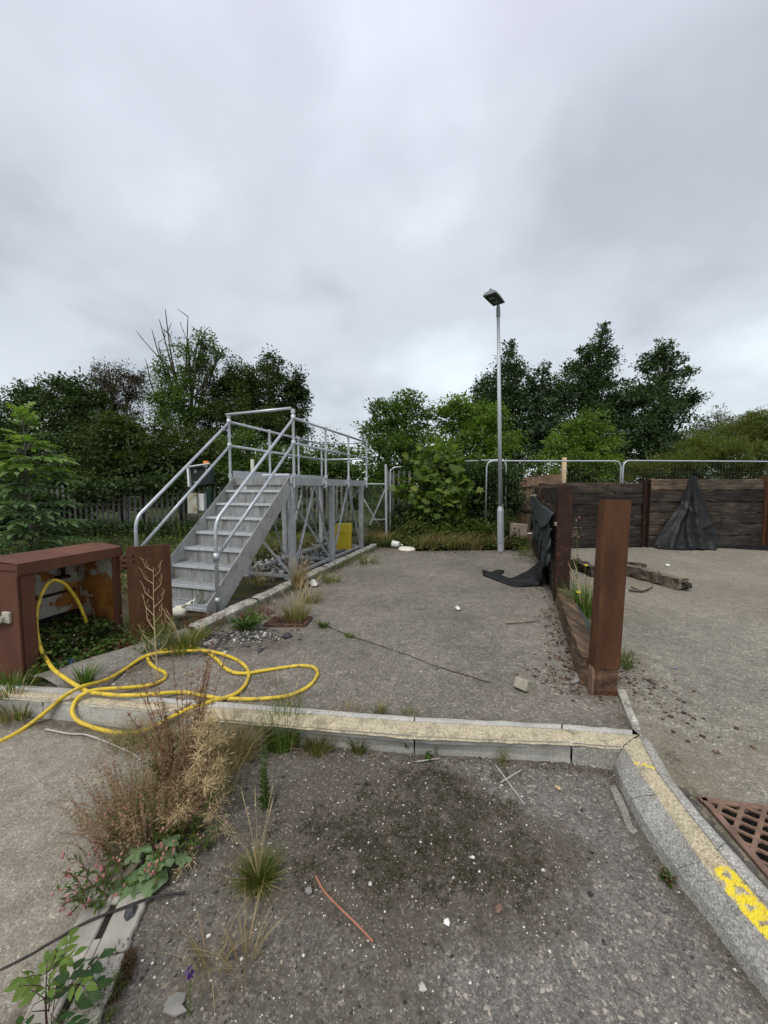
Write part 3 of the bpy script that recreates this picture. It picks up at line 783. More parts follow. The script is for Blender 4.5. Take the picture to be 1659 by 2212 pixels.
# stones of the front kerb, one sheet per stone, butted with a narrow joint
for x0, x1 in ((-120, 92), (95, 466), (470, 894), (897, 1232), (1236, 1338)):
    rr = random.Random(int(x0) + 500)
    a = seg_line(L0, x0, min(x1, 1330), FZ - .02); c = seg_line(L1, x0, x1 if x1 < 1330 else 1344, .022); lo = mid_line(a, c, .06, .045)
    hi = mid_line(a, c, .82, .0)
    hi = [p + Vector((0, 0, .012)) for p in hi]
    lo2 = [p.lerp(q, .5) + Vector((0, 0, .006)) for p, q in zip(lo, hi)]
    cl_ = off(c, Vector((0, .012, -.05)))
    loft('kerb', 'kerb_worn' if x0 > 1200 else 'kerb_concrete', [a, lo, lo2, hi, c, cl_], jit=.003)
for x0, x1 in ((-120, 318), (321, 894), (897, 1212), (1216, 1366)):
    c2_ = seg_line(L2, x0, min(x1, 1378), KZ); d2 = seg_line(L3, x0, x1, KZ + .004)
    loft('kerb', 'kerb_concrete', [off(c2_, Vector((0, -.006, -.05))), c2_, mid_line(c2_, d2, .5, .004), d2, off(d2, Vector((0, .012, 0)), -.04)], jit=.002)
pa = G(1600, 1935, .03)
def paint_f(p):
    v = 0
    return v
fl1 = seg_line(L1, -120, 1345, .018, 60); fl2 = seg_line(L2, -120, 1380, .024, 60)
zero = lambda p: 0.0
loft('kerb_bed', 'kerb_mortar', [off(fl1, Vector((0, -.012, -.012))), fl1, mid_line(fl1, fl2, .5, .004), fl2, off(fl2, Vector((0, .012, -.012)))], dict(paint=zero), jit=.003)
def right_paint(p):
    # a sprayed line across the corner and a scrawl of rings farther along
    a, b = G(1330, 1640, 0), G(1445, 1682, 0)
    d = float(seg_dist(np.array([p.x]), np.array([p.y]), [(a.x, a.y), (b.x, b.y)])[0])
    v = max(0, 1 - d / .026) * .85
    for cx, cy, r in ((1572, 1893, .026), (1600, 1930, .03), (1628, 1965, .032), (1655, 1998, .032), (1684, 2032, .03)):
        c = G(cx, cy, .02); e = math.hypot(p.x - c.x, p.y - c.y)
        v = max(v, max(0, 1 - abs(e - r) / .03))
    return v * .82
RBd, RCd, RDd, RAd = dense(rB, 26), dense(rC, 26), dense(rD, 26), dense(rA, 26)
rows_ = [mid_line(RBd, RCd, t, .006 * math.sin(math.pi * t) - .004) for t in [i / 12 for i in range(13)]]
loft('kerb_bed', 'kerb_mortar', rows_, dict(paint=right_paint), jit=.0025)
def cut(P, f0, f1):
    o = []; n_ = max(4, int((f1 - f0) / 4))
    for i in range(n_ + 1):
        f = min(len(P) - 1.0001, f0 + (f1 - f0) * i / n_); k = int(f); o.append(P[k].lerp(P[k + 1], f - k))
    return o
nD = len(RBd)
for i0, i1 in ((0, 44), (44.4, 100), (100.4, nD - 1)):
    a, c = cut(RAd, i0, i1), cut(RBd, i0, i1)
    lo = mid_line(a, c, .07, .055); hi = mid_line(a, c, .8, .012); m2 = mid_line(lo, hi, .5, .006)
    o = loft('kerb', 'kerb_worn', [a, lo, m2, hi, c, [p + Vector((.01, 0, -.05)) for p in c]], jit=.0009)
for i0, i1 in ((0, 28), (28.5, 104), (104.4, nD - 1)):
    c, d = cut(RCd, i0, i1), cut(RDd, i0, i1)
    top = mid_line(c, d, .55, .006)
    loft('kerb', 'kerb_worn', [[p + Vector((-.008, 0, -.05)) for p in c], [p + Vector((0, 0, .004)) for p in c], top, mid_line(c, d, .86, -.006), [p + Vector((0, 0, -.045)) for p in d], [p + Vector((0, 0, -.08)) for p in d]], jit=.0009)
# the rear stones run on from the corner to the rusty column
e0, e1 = [G(1366, 1577, KZ), G(1333, 1490, KZ)], [G(1405, 1612, KZ), G(1358, 1496, KZ)]
A_ = dense(e0, 8); B_ = dense(e1, 8)
loft('kerb', 'old_kerb', [[p + Vector((-.004, 0, -.08)) for p in A_], [p + Vector((0, 0, .01)) for p in A_], mid_line(A_, B_, .7, .012), [p + Vector((0, 0, -.06)) for p in B_]], jit=.003)

# the long kerb by the platform: rough cast stones
ys = np.arange(2.95, 9.4, .12)
stones = [(2.95, 3.62, 'kerb_concrete'), (3.66, 4.6, 'old_kerb'), (4.63, 5.55, 'old_kerb'), (5.6, 6.5, 'old_kerb'), (6.53, 7.45, 'old_kerb'), (7.48, 8.4, 'old_kerb'), (8.43, 9.35, 'old_kerb')]
kdir = Vector((ax[0], 1, 0)).normalized(); kl = Vector((-kdir.y, kdir.x, 0))
for y0, y1, m in stones:
    st = [Vector((kx(y), y, 0)) for y in np.linspace(y0, y1, 9)]
    if m == 'kerb_concrete':
        # the first length is a worn haunch bending left to meet the front kerb
        a = [Vector((kx(y) - .14 * (3.62 - y) ** 1.5, y, 0)) for y in np.linspace(2.62, y1, 9)]
        wd = [.34 - .2 * i / 8 for i in range(9)]
        loft('kerb', 'haunch_concrete', [off(a, Vector((.02, 0, 0)), -.02), [p + kl * .05 + Vector((0, 0, .05)) for p in a], [p + kl * w_ * .6 + Vector((0, 0, .085)) for p, w_ in zip(a, wd)], [p + kl * w_ + Vector((0, 0, .07)) for p, w_ in zip(a, wd)], [p + kl * (w_ + .03) + Vector((0, 0, -.03)) for p, w_ in zip(a, wd)]], jit=.006)
    else:
        loft('kerb', m, [off(st, Vector((0, 0, 0)), -.03), [p + Vector((0, 0, .06)) for p in st], [p + kl * .03 + Vector((0, 0, .085)) for p in st], [p + kl * .12 + Vector((0, 0, .09)) for p in st], [p + kl * .14 + Vector((0, 0, .07)) for p in st], [p + kl * .15 + Vector((0, 0, -.04)) for p in st]], jit=.006)
m = MB(); m.prism([G(x, y, FZ) for x, y in ((1316, 1703), (1328, 1699), (1341, 1722), (1356, 1755), (1366, 1788), (1378, 1800), (1366, 1806), (1352, 1790), (1340, 1758))], (0, 0, .012))
m.build('kerb_mortar', 'haunch_concrete', base=(0, 0, 0), kind='structure')
rr = random.Random(2); m = MB(); rows = []
for i, p in enumerate(crack):
    t = (crack[min(i + 1, len(crack) - 1)] - crack[max(i - 1, 0)]).normalized(); s = Vector((-t.y, t.x, 0)); w = rr.uniform(.002, .008)
    zc = float(yard_z(np.array([p.x]), np.array([p.y]))[0]) + .004; q = Vector((p.x, p.y, zc)) + s * rr.uniform(-.008, .008)
    rows.append([q - s * w, q + s * w])
m.grid(rows); m.build('road_crack', 'soil', base=(0, 0, 0), kind='structure')
#--OBJECTS--
# ================================================================== OBJECTS
# ------------------------------------------------------------------ steel access platform with stairs
P0 = Vector((-1.50, 5.93, 0)); PA = Vector((.296, .955, 0)).normalized(); PB = Vector((-PA.y, PA.x, 0))
PW, PL, DK = 1.065, 3.16, 1.655
def pp(s, w, z): return P0 + PA * s + PB * w + Vector((0, 0, z))
plat = thing('access_platform', 'galvanised steel access platform with open stairs and tubular handrails beside the long kerb', 'platform', pp(0, 0, 0))
mb = MB()
for s in (0.02, 1.5, PL):
    for w in ((.85, ) if s < .1 else (PW,)):
        pass
for s, w in ((0.0, 0), (1.5, 0), (PL, 0), (0.0, .86), (1.5, PW), (PL, PW)):
    m = MB(); b, t = pp(s, w, -.02), pp(s, w, DK - .13)
    # an open channel: web and two flanges
    for q, (da, db, wa, wb) in enumerate(((0, 0, .008, .1), (.035, .046, .07, .008), (.035, -.046, .07, .008))):
        c = pp(s + (da if q else 0), w + db, (DK - .13) / 2 - .01)
        M = Matrix(((PA.x, PB.x, 0), (PA.y, PB.y, 0), (0, 0, 1)))
        m.box(c, (wa, wb, DK - .11), M)
    m.box(pp(s + .03, w, .012), (.2, .2, .012), Matrix(((PA.x, PB.x, 0), (PA.y, PB.y, 0), (0, 0, 1))))
    m.build('leg', 'galvanised', plat)
MX = Matrix(((PA.x, PB.x, 0), (PA.y, PB.y, 0), (0, 0, 1)))
def pbox(m, s, w, z, ds, dw, dz): m.box(pp(s, w, z), (ds, dw, dz), MX)
# perimeter beams
for w in (-.03, PW + .03):
    m = MB(); pbox(m, 1.7, w, DK - .065, 3.44, .008, .13)
    pbox(m, 1.7, w + (.03 if w < 0 else -.03), DK - .004, 3.44, .06, .007); pbox(m, 1.7, w + (.03 if w < 0 else -.03), DK - .126, 3.44, .06, .007)
    m.build('side_beam', 'galvanised', plat)
for s in (-.02, 3.42):
    m = MB(); pbox(m, s, PW / 2, DK - .062, .008, PW + .05, .118); m.build('end_beam', 'riser_galvanised', plat)
m = MB(); pbox(m, 1.7, PW / 2, DK - .02, 3.42, PW, .02)
for i in range(9): pbox(m, .2 + i * .38, PW / 2, DK - .06, .05, PW, .06)
m.build('deck', 'galvanised', plat)
m = MB(); pbox(m, 1.7, PW + .02, DK + .06, 3.4, .006, .12); m.build('toe_board', 'galvanised', plat)
m = MB(); m.tube([pp(.15, .1, DK + .045), pp(.16, .62, DK + .045)], .02, 8); m.build('loose_tube', 'tube_galvanised', plat)
# braces
def brace(a, b, r=(.045, .045)):
    m = MB(); m.beam(a, b, r[0], .006); m.beam(a + Vector((0, 0, .0)), b, .006, r[1]); m.build('brace', 'galvanised', plat)
for w in (-.01, PW):
    brace(pp(.78, w, DK - .14), pp(.06, w, .08)); brace(pp(.82, w, DK - .14), pp(1.45, w, .1))
    brace(pp(2.32, w, DK - .14), pp(1.56, w, .1)); brace(pp(2.36, w, DK - .14), pp(3.1, w, .08))
brace(pp(0, .03, .1), pp(-.02, PW, 1.15)); brace(pp(PL, PW, .1), pp(PL, .05, DK - .2)); brace(pp(1.5, .05, .1), pp(1.5, PW, DK - .2))
# ground rails
for w in (0.0, .9):
    m = MB(); m.beam(pp(0, w, .07), pp(PL, w, .07), .05, .045); m.build('base_rail', 'galvanised', plat)
for s, wa, wb in ((0, 0, .86), (1.5, 0, PW), (PL, 0, PW)):
    m = MB(); m.beam(pp(s, wa, .05), pp(s, wb, .05), .05, .045); m.build('base_rail', 'galvanised', plat)
# stairs
ST = 1.74; NR = 8; RISE = (DK - .055) / NR; GO = (ST - .02) / NR
sw0, sw1 = .01, PW - .01
ang = math.atan2(RISE, GO)
for w in (sw0 - .004, sw1 + .004):
    m = MB()
    low = [(-ST - .09, -.02), (-ST - .09, .13), (-.03, DK + .005), (-.03, DK - .3), (-ST + .17, -.02)]
    m.prism([pp(s, w - .004, z) for s, z in low], PB * .008)
    for i in range(NR + 1):
        z = .055 + RISE * i; s = -ST + GO * i
        if i < NR: m.lathe(pp(s + .09, w + (-.006 if w < .5 else .006), z - .03), [(.013, -.008), (.013, .008)], 6, PB)
    if w < .5:
        pbox(m, -.06, w - .012, DK - .19, .07, .012, .16)
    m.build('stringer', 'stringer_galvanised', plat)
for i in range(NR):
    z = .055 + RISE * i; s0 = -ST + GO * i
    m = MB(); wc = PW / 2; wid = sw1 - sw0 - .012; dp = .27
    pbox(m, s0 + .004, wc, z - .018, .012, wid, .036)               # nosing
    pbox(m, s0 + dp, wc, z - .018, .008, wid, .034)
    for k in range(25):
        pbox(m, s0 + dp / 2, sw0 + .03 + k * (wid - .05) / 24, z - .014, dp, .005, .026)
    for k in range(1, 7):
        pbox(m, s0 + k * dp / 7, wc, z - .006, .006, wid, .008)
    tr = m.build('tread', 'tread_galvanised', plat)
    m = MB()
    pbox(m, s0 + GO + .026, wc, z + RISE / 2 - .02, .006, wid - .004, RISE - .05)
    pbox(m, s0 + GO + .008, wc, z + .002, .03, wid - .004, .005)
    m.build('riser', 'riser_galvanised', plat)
# guard rails
RT, RM = 2.585, 2.19; TR = .0215
posts = {0: [0.0, 1.14, 2.24, 3.38], 1: [0.0, 1.14, 2.24, 3.38]}
for side, w in ((0, -.075), (1, PW + .075)):
    for s in posts[side]:
        m = MB(); m.tube([pp(s, w, DK - .16), pp(s, w, RT + (.12 if s == 0 else .0))], TR, 10)
        pbox(m, s, w + (.03 if side == 0 else -.03), DK - .05, .075, .03, .1)
        for z in ((RT, RM, DK + .03) if s else (RT, RM, DK + .03, RT + .1)):
            m.lathe(pp(s, w, z), [(.026, -.035), (.034, -.03), (.034, .03), (.026, .035)], 10)
        m.build('rail_post', 'galvanised', plat, smooth=False)
    for z in (RT, RM):
        m = MB(); m.tube([pp(0, w, z), pp(3.38, w, z)], TR, 10)
        m.build('guard_rail', 'tube_galvanised', plat, smooth=True)
for z in (RT, RM):
    m = MB(); m.tube([pp(3.38, -.075, z), pp(3.38, PW + .075, z)], TR, 10); m.build('guard_rail', 'tube_galvanised', plat, smooth=True)
m = MB(); m.tube([pp(-.02, -.05, RT + .145), pp(-.02, PW + .11, RT + .115)], TR, 10); m.build('gate_bar', 'tube_galvanised', plat, smooth=True)
# stair handrails
for w in (-.075, PW + .075):
    sf = -ST + .0
    zt = 1.10
    top = [pp(0, w, RT - .015), pp(sf + .07, w, zt + .06)]
    bend = [pp(sf + .07, w, zt + .06), pp(sf + .03, w, zt + .0), pp(sf + .005, w, zt - .08), pp(sf, w, zt - .18)]
    m = MB(); m.tube([top[0]] + catmull(bend, 4) + [pp(sf, w, -.03)], TR, 10)
    m.lathe(pp(sf, w, .18), [(.03, -.03), (.03, .03)], 10)
    m.lathe(pp(0, w, RT), [(.036, -.045), (.036, .045)], 10)
    m.build('stair_rail', 'tube_galvanised', plat, smooth=True)
    m = MB(); m.tube([pp(0, w, RM - .01), pp(sf + .02, w, .70)], TR, 10)
    m.lathe(pp(sf, w, .69), [(.034, -.045), (.034, .045)], 10)
    m.lathe(pp(0, w, RM), [(.036, -.045), (.036, .045)], 10)
    m.build('stair_rail', 'tube_galvanised', plat, smooth=True)

# ------------------------------------------------------------------ lamp post
LB = Vector((2.75, 8.63, 0)); LT = Vector((2.57, 8.63, 5.58))
lamp = thing('lamp_post', 'tall slim grey lamp post with flat tilted head rising from the weeds', 'lamp post', LB)
def lp(t): return LB.lerp(LT, t)
m = MB(); m.tube([LB - Vector((0, 0, .1)), lp(.17), lp(.172)], [.078, .078, .076], 16)
m.tube([lp(.17), lp(.188)], [.078, .05], 16); m.build('base_column', 'pole_grey', lamp, smooth=False)
m = MB(); m.box(lp(.08) + Vector((-.03, -.075, 0)), (.085, .014, .5)); m.build('access_door', 'pole_grey', lamp, bevel=.006)
m = MB(); m.tube([lp(.18), lp(.96)], [.05, .037], 14); m.build('pole', 'pole_grey', lamp, smooth=True)
m = MB(); m.tube([lp(.955), lp(.957), lp(.985), lp(1.0), lp(1.008)], [.046, .047, .045, .03, .03], 14); m.build('spigot', 'lamp_grey', lamp, smooth=True)
hd = Vector((-.62, -.78, .02)).normalized(); hs = hd.cross(Vector((0, 0, 1))).normalized(); hu = hs.cross(hd)
if hu.z < 0: hu = -hu
o0 = LT + Vector((0, 0, .04)) - hd * .06
m = MB(); rows = []
for i in range(9):
    t = i / 8; hh = .035 + .085 * math.sin(math.pi * (.25 + .6 * t)); ww = .15 * (1 - .12 * (1 - t) ** 3)
    rows.append([o0 + hd * (t * .56) + hs * (ww * math.cos(a)) + hu * (hh * math.sin(a)) for a in [math.pi * k / 10 for k in range(11)]])
m.grid(rows)
bot = [r[0] for r in rows] + [r[-1] for r in reversed(rows)]
m.add(bot, [tuple(range(len(bot)))]); m.add(rows[0], [tuple(range(11))]); m.add(rows[-1], [tuple(reversed(range(11)))])
m.box(o0 + hd * .5 + hu * .11, (.05, .05, .03)); head = m.build('lamp_head', 'lamp_grey', lamp)
m = MB(); m.add([o0 + hd * (.06 + a * .46) + hs * (b * .12) - hu * .006 for a, b in ((0, -1), (1, -1), (1, 1), (0, 1))] + [o0 + hd * (.06 + a * .46) + hs * (b * .12) - hu * .022 for a, b in ((0, -1), (1, -1), (1, 1), (0, 1))], [(0, 1, 2, 3), (7, 6, 5, 4), (0, 4, 5, 1), (1, 5, 6, 2), (2, 6, 7, 3), (3, 7, 4, 0)])
m.build('lens', 'lamp_glass', head)
m = MB()
for k in range(2):
    m.box(o0 + hd * (.19 + .2 * k) - hu * .026, (.1, .12, .008), Matrix.Rotation(math.atan2(hd.y, hd.x), 3, 'Z'))
m.build('led_panel', 'lamp_grey', head)

# ------------------------------------------------------------------ rusty cabinet
A0 = Vector((-2.75, 2.74, 0)); A1 = Vector((-2.55, 3.54, 0)); CD = (A1 - A0).normalized(); CN = Vector((-CD.y, CD.x, 0))   # CN points into the cabinet (left)
CL = (A1 - A0).length; CW = .52; CH = .955
cab = thing('hose_cabinet', 'low rusty steel cabinet with its front open and a yellow hose hanging inside', 'cabinet', A0)
MC = Matrix(((CD.x, CN.x, 0), (CD.y, CN.y, 0), (0, 0, 1)))
def cp(s, w, z): return A0 + CD * s + CN * w + Vector((0, 0, z))
def cbox(m, s, w, z, ds, dw, dz): m.box(cp(s, w, z), (ds, dw, dz), MC)
m = MB(); cbox(m, .012, CW / 2, CH / 2 - .03, .024, CW, CH - .06); cbox(m, .055, .012, CH / 2 - .06, .11, .024, CH - .12)
m.build('end_wall', 'rust_red', cab, bevel=.008)
m = MB(); cbox(m, CL - .012, CW / 2 + .01, CH / 2 - .03, .022, CW - .02, CH - .06); cbox(m, CL - .035, .012, CH / 2 - .06, .07, .024, CH - .1)
m.build('end_wall', 'rust_red', cab, bevel=.006)
m = MB()
rows = []
for i in range(9):
    t = i / 8
    sag = -.02 * (1 - (2 * t - 1) ** 2) * 0
    rows.append([cp(-.012 + t * (CL + .024), -.015 + u * (CW + .03), CH - .03 + .03 * math.sin(math.pi * min(1, u * 1.0)) * (.35 + .65 * t)) for u in [k / 6 for k in range(7)]])
m.grid(rows)
cbox(m, CL / 2, CW / 2, CH - .058, CL + .02, CW + .02, .05); cbox(m, CL / 2, -.012, CH - .075, CL + .022, .012, .085)
m.build('top', 'rust_red', cab, smooth=False)
m = MB(); cbox(m, CL / 2, CW - .012, CH / 2 + .1, CL - .05, .014, CH - .35); m.build('back_lining', 'peeling_paint', cab)
m = MB(); cbox(m, CL - .032, CW / 2 + .02, CH / 2, .012, CW - .06, CH - .12); m.build('side_lining', 'peeling_paint', cab)
m = MB(); cbox(m, CL / 2 - .02, CW - .03, .5, CL - .1, .02, .022); m.tube([cp(.62, CW - .08, CH - .1), cp(.62, CW - .08, .66)], .017, 8); cbox(m, .6, CW - .1, .66, .09, .08, .025); m.build('hose_bracket', 'rust_dark', cab)
m = MB(); cbox(m, CL / 2, CW - .02, .2, CL - .05, .01, .2); m.build('back_gap_shade', 'slot_dark', cab)  # solid dark panel painting the shade of the gap below the lining
m = MB(); m.beam(cp(-.03, .16, .5), cp(-.05, .5, .475), .012, .07); cbox(m, -.012, .12, .51, .02, .075, .085); cbox(m, -.03, .14, .5, .03, .02, .04)
m.build('latch', 'stained_board', cab, bevel=.003)
hg = A1 + Vector((.01, .0, .78))
m = MB(); m.lathe(hg + Vector((.03, -.02, -.07)), [(.026, 0), (.026, .05), (.021, .052), (.021, .062), (.026, .064), (.026, .13)], 12)
D0, D1 = Vector((-2.44, 3.47, 0)), Vector((-2.16, 3.71, 0))
m.beam(hg + Vector((-.01, .0, .02)), D0 + Vector((.01, .01, .8)), .05, .012, (0, 0, 1)); m.beam(hg + Vector((-.01, .0, -.03)), D0 + Vector((.01, .01, .75)), .05, .012, (0, 0, 1))
m.build('hinge', 'rust_red', cab)
m = MB(); dd = (D1 - D0).normalized(); dn = Vector((-dd.y, dd.x, 0))
rows = []
cs = []
dl = (D1 - D0).length
for a in range(5): w_ = math.pi + .5 * math.pi * a / 4; cs.append((.02 + .02 * math.cos(w_), .05 + .02 * math.sin(w_)))
outline = [(.02, .03), (dl - .01, .03), (dl, .05), (dl, .905), (dl - .015, .93), (.025, .93), (0, .91), (0, .05)]
m.prism([D0 + dd * a + Vector((0, 0, b)) for a, b in outline], dn * .014)
door = m.build('door', 'rust_brown', cab, bevel=.003)
for a, b in ((.055, .84), (.095, .83), (.055, .79)):
    m = MB(); m.lathe(D0 + dd * a - dn * .002 + Vector((0, 0, b)), [(.011, -.003), (.011, .003)], 8, dn)
    m.build('bolt_hole_shade', 'slot_dark', door)  # dark disc on the door face paints the shade inside a hole

# ------------------------------------------------------------------ control post behind the stairs
cpx = D(447, 1100, 7.6)
ctl = thing('control_post', 'dark green post carrying a tilted screen box with orange beacon and a stained meter box', 'control post', (cpx.x, 7.6, 0))
m = MB(); m.box((cpx.x + .04, 7.6, .72), (.09, .09, 1.5)); m.build('post', 'panel_green', ctl, bevel=.005)
c = D(438, 1030, 7.5); M = Matrix.Rotation(R(-14), 3, 'X') @ Matrix.Rotation(R(-9), 3, 'Y')
m = MB(); m.box(c, (.4, .16, .38), M); scr = m.build('screen_box', 'dark_green', ctl, bevel=.008)
m = MB()
for a, b, w_, h_ in ((-.215, 0, .03, .42), (0, .2, .44, .02)):
    m.box(c + M @ Vector((a, -.06, b)), (w_, .2, h_), M)
m.build('hood', 'white_frame', scr)
m = MB(); m.box(c + M @ Vector((.01, -.083, .0)), (.34, .006, .32), M); m.build('screen', 'screen_dark', scr)
for a, b, w_, h_ in ((-.1, .11, .05, .07), (.12, .11, .03, .08), (-.11, -.12, .06, .03)):
    m = MB(); m.box(c + M @ Vector((a, -.09, b)), (w_, .006, h_), M); m.build('notice', 'rubble_grey', scr)
bc = D(446, 1020, 7.5)
m = MB(); m.lathe((bc.x, 7.5, c.z + .195), [(.058, 0), (.058, .05)], 14); bs = m.build('beacon_base', 'white_frame', ctl)
m = MB(); m.lathe((bc.x, 7.5, c.z + .245), [(.055, 0), (.055, .05), (.045, .068), (.0, .07)], 14); m.build('beacon_lens', 'beacon_orange', ctl, smooth=True)
c2 = D(422, 1087, 7.45)
m = MB(); m.box((c2.x - .03, 7.45, c2.z), (.19, .14, .41)); m.build('meter_box', 'stained_board', ctl, bevel=.006)
m = MB(); m.box((c2.x + .12, 7.5, c2.z + .02), (.11, .12, .34)); m.build('switch_box', 'white_frame', ctl, bevel=.006)

# ------------------------------------------------------------------ rusty column and sleeper walls
col = thing('steel_column', 'free standing rusty brown channel column with a flaked foot at the near end of the side wall', 'column', COLB)
lean = Matrix.Rotation(R(1.5), 3, 'Y')
cu = Vector((1, -.04, 0)).normalized(); cv = Vector((.04, 1, 0)).normalized()
cb0 = G(1307, 1503, 0)
def cl(a, b, z): return cb0 + lean @ (cu * a + cv * b + Vector((0, 0, z)))
def chan(m, z0, z1, w=.178, d=.085, t=.012, js=0, rnd=None):
    sec = [(-w / 2, 0), (w / 2, 0), (w / 2, d), (w / 2 - t, d), (w / 2 - t, t), (-w / 2 + t, t), (-w / 2 + t, d), (-w / 2, d)]
    nz = 2 if not js else 7
    k = len(m.v)
    for i in range(nz):
        z = z0 + (z1 - z0) * i / (nz - 1)
        for a, b in sec:
            m.v.append(cl(a + (rnd.uniform(-js, js) if js else 0), b + (rnd.uniform(-js, js) if js else 0), z + (rnd.uniform(-js, js) * 2 if js and 0 < i else 0)))
    for i in range(nz - 1):
        for j in range(8): m.f.append((k + i * 8 + j, k + i * 8 + (j + 1) % 8, k + (i + 1) * 8 + (j + 1) % 8, k + (i + 1) * 8 + j))
    for i in (0, nz - 1):
        b = k + i * 8
        m.f += [(b, b + 1, b + 4, b + 5), (b + 1, b + 2, b + 3, b + 4), (b + 0, b + 5, b + 6, b + 7)]
m = MB(); chan(m, .2, 1.41); m.build('channel', 'rust_brown', col, bevel=.0015)
m = MB(); chan(m, -.05, .215, .166, .08, .016, .007, random.Random(4)); m.build('flaked_foot', 'rust_flaked', col)
m = MB(); m.prism([cl(-.098, -.004, .0), cl(-.085, -.006, .0), cl(-.083, -.004, .17), cl(-.093, -.002, .205), cl(-.1, 0, .18)], cv * .06); m.build('rust_flake', 'grate_rust', col)

RNDW = random.Random(11)
def hpost(name, p, zt, mat, parent, d, w=.17):
    s = Vector((d.y, -d.x, 0)); m = MB()
    # an H section, web along the wall
    MM = Matrix(((d.x, s.x, 0), (d.y, s.y, 0), (0, 0, 1)))
    m.box(p + Vector((0, 0, zt / 2 - .05)) - d * .075, (.014, w, zt + .1), MM); m.box(p + Vector((0, 0, zt / 2 - .05)) + d * .075, (.014, w, zt + .1), MM)
    m.box(p + Vector((0, 0, zt / 2 - .055)), (.138, .014, zt + .09), MM)
    return m.build(name, mat, parent, bevel=.002)
side = thing('sleeper_wall', 'side wall of dark timber sleepers running towards the camera from the back wall corner', 'wall', POST2)
d_ = (CORN - POST2).normalized(); s_ = Vector((d_.y, -d_.x, 0))
midp = POST2.lerp(CORN, .55)
hpost('steel_post', POST2, 1.52, 'rust_dark', side, d_); hpost('steel_post', midp, 1.5, 'rust_dark', side, d_, .15); hpost('steel_post', CORN, 1.53, 'rust_brown', side, d_)
for a, b in ((POST2, midp), (midp, CORN)):
    for k in range(6):
        h = .25; z = .0 + k * .25 + .125
        p0 = a + d_ * .085 + Vector((0, 0, z)) + s_ * RNDW.uniform(-.012, .012); p1 = b - d_ * .085 + Vector((0, 0, z)) + s_ * RNDW.uniform(-.012, .012)
        m = MB(); m.rough_box(p0, p1, .125, h - .006, RNDW, 14, .008)
        m.build('sleeper', 'sleeper_wood_side', side)
low = MB(); c0 = cb0 + cv * .12 + cu * -.04; c1_ = POST2 - d_ * .1
low.rough_box(Vector((c0.x, c0.y, .105)), Vector((c1_.x, c1_.y, .105)), .15, .22, random.Random(3), 16, .007)
low.build('single_sleeper', 'sleeper_pale', side, label='lone low pale brown sleeper left between the two near steel posts')

BW0 = Vector((3.72, 9.08, 0)); BW1 = Vector((11.2, 9.5, 0)); bd_ = (BW1 - BW0).normalized(); bs_ = Vector((-bd_.y, bd_.x, 0))
back = thing('sleeper_wall', 'long back wall of dark timber sleepers between rusty posts with a black sheet hung on it', 'wall', BW0)
bx = [BW0.x, D(1390, 1100, 9.23).x, D(1652, 1100, 9.38).x, 11.6]
ztops = [1.62, 1.66, 1.76, 1.82]
def bwp(x): t = (x - BW0.x) / (BW1.x - BW0.x); return BW0.lerp(BW1, t) if 0 <= t <= 1 else BW0 + bd_ * (x - BW0.x) / bd_.x
for x, zt in list(zip(bx, ztops))[1:]:
    hpost('steel_post', bwp(x) - bs_ * .02, zt - (.0 if zt < 1.7 else .0) + .02, 'rust_dark' if zt < 1.7 else 'rust_brown', back, bd_ if False else Vector((bd_.x, bd_.y, 0)), .2)
for i in range(3):
    xa, xb = bx[i] + .09, bx[i + 1] - .09
    for k in range(6):
        za, zb = ztops[i], ztops[i + 1]
        ha = (za - .0) / 6
        z0 = ha * (k + .5); z1 = (zb / 6) * (k + .5) if i != 1 else ha * (k + .5)
        if i == 1: z0 = z1 = (1.70 / 6) * (k + .5); ha = 1.70 / 6
        if i == 0: ha = 1.6 / 6; z0 = z1 = ha * (k + .5)
        if i == 2: ha = 1.78 / 6; z0 = z1 = ha * (k + .5)
        # most courses are two butted lengths
        cuts = [xa, xa + (xb - xa) * RNDW.choice([.45, .62, .78, .38]), xb]
        for c_a, c_b in zip(cuts[:-1], cuts[1:]):
            j = bs_ * RNDW.uniform(-.02, .02)
            m = MB(); m.rough_box(bwp(c_a + .004) + j + Vector((0, 0, z0)), bwp(c_b - .004) + j + Vector((0, 0, z1 + RNDW.uniform(-.006, .006))), .13, ha - .014, RNDW, 12, .006)
            m.build('sleeper', 'sleeper_worn' if k == 5 and i else 'sleeper_wood', back)

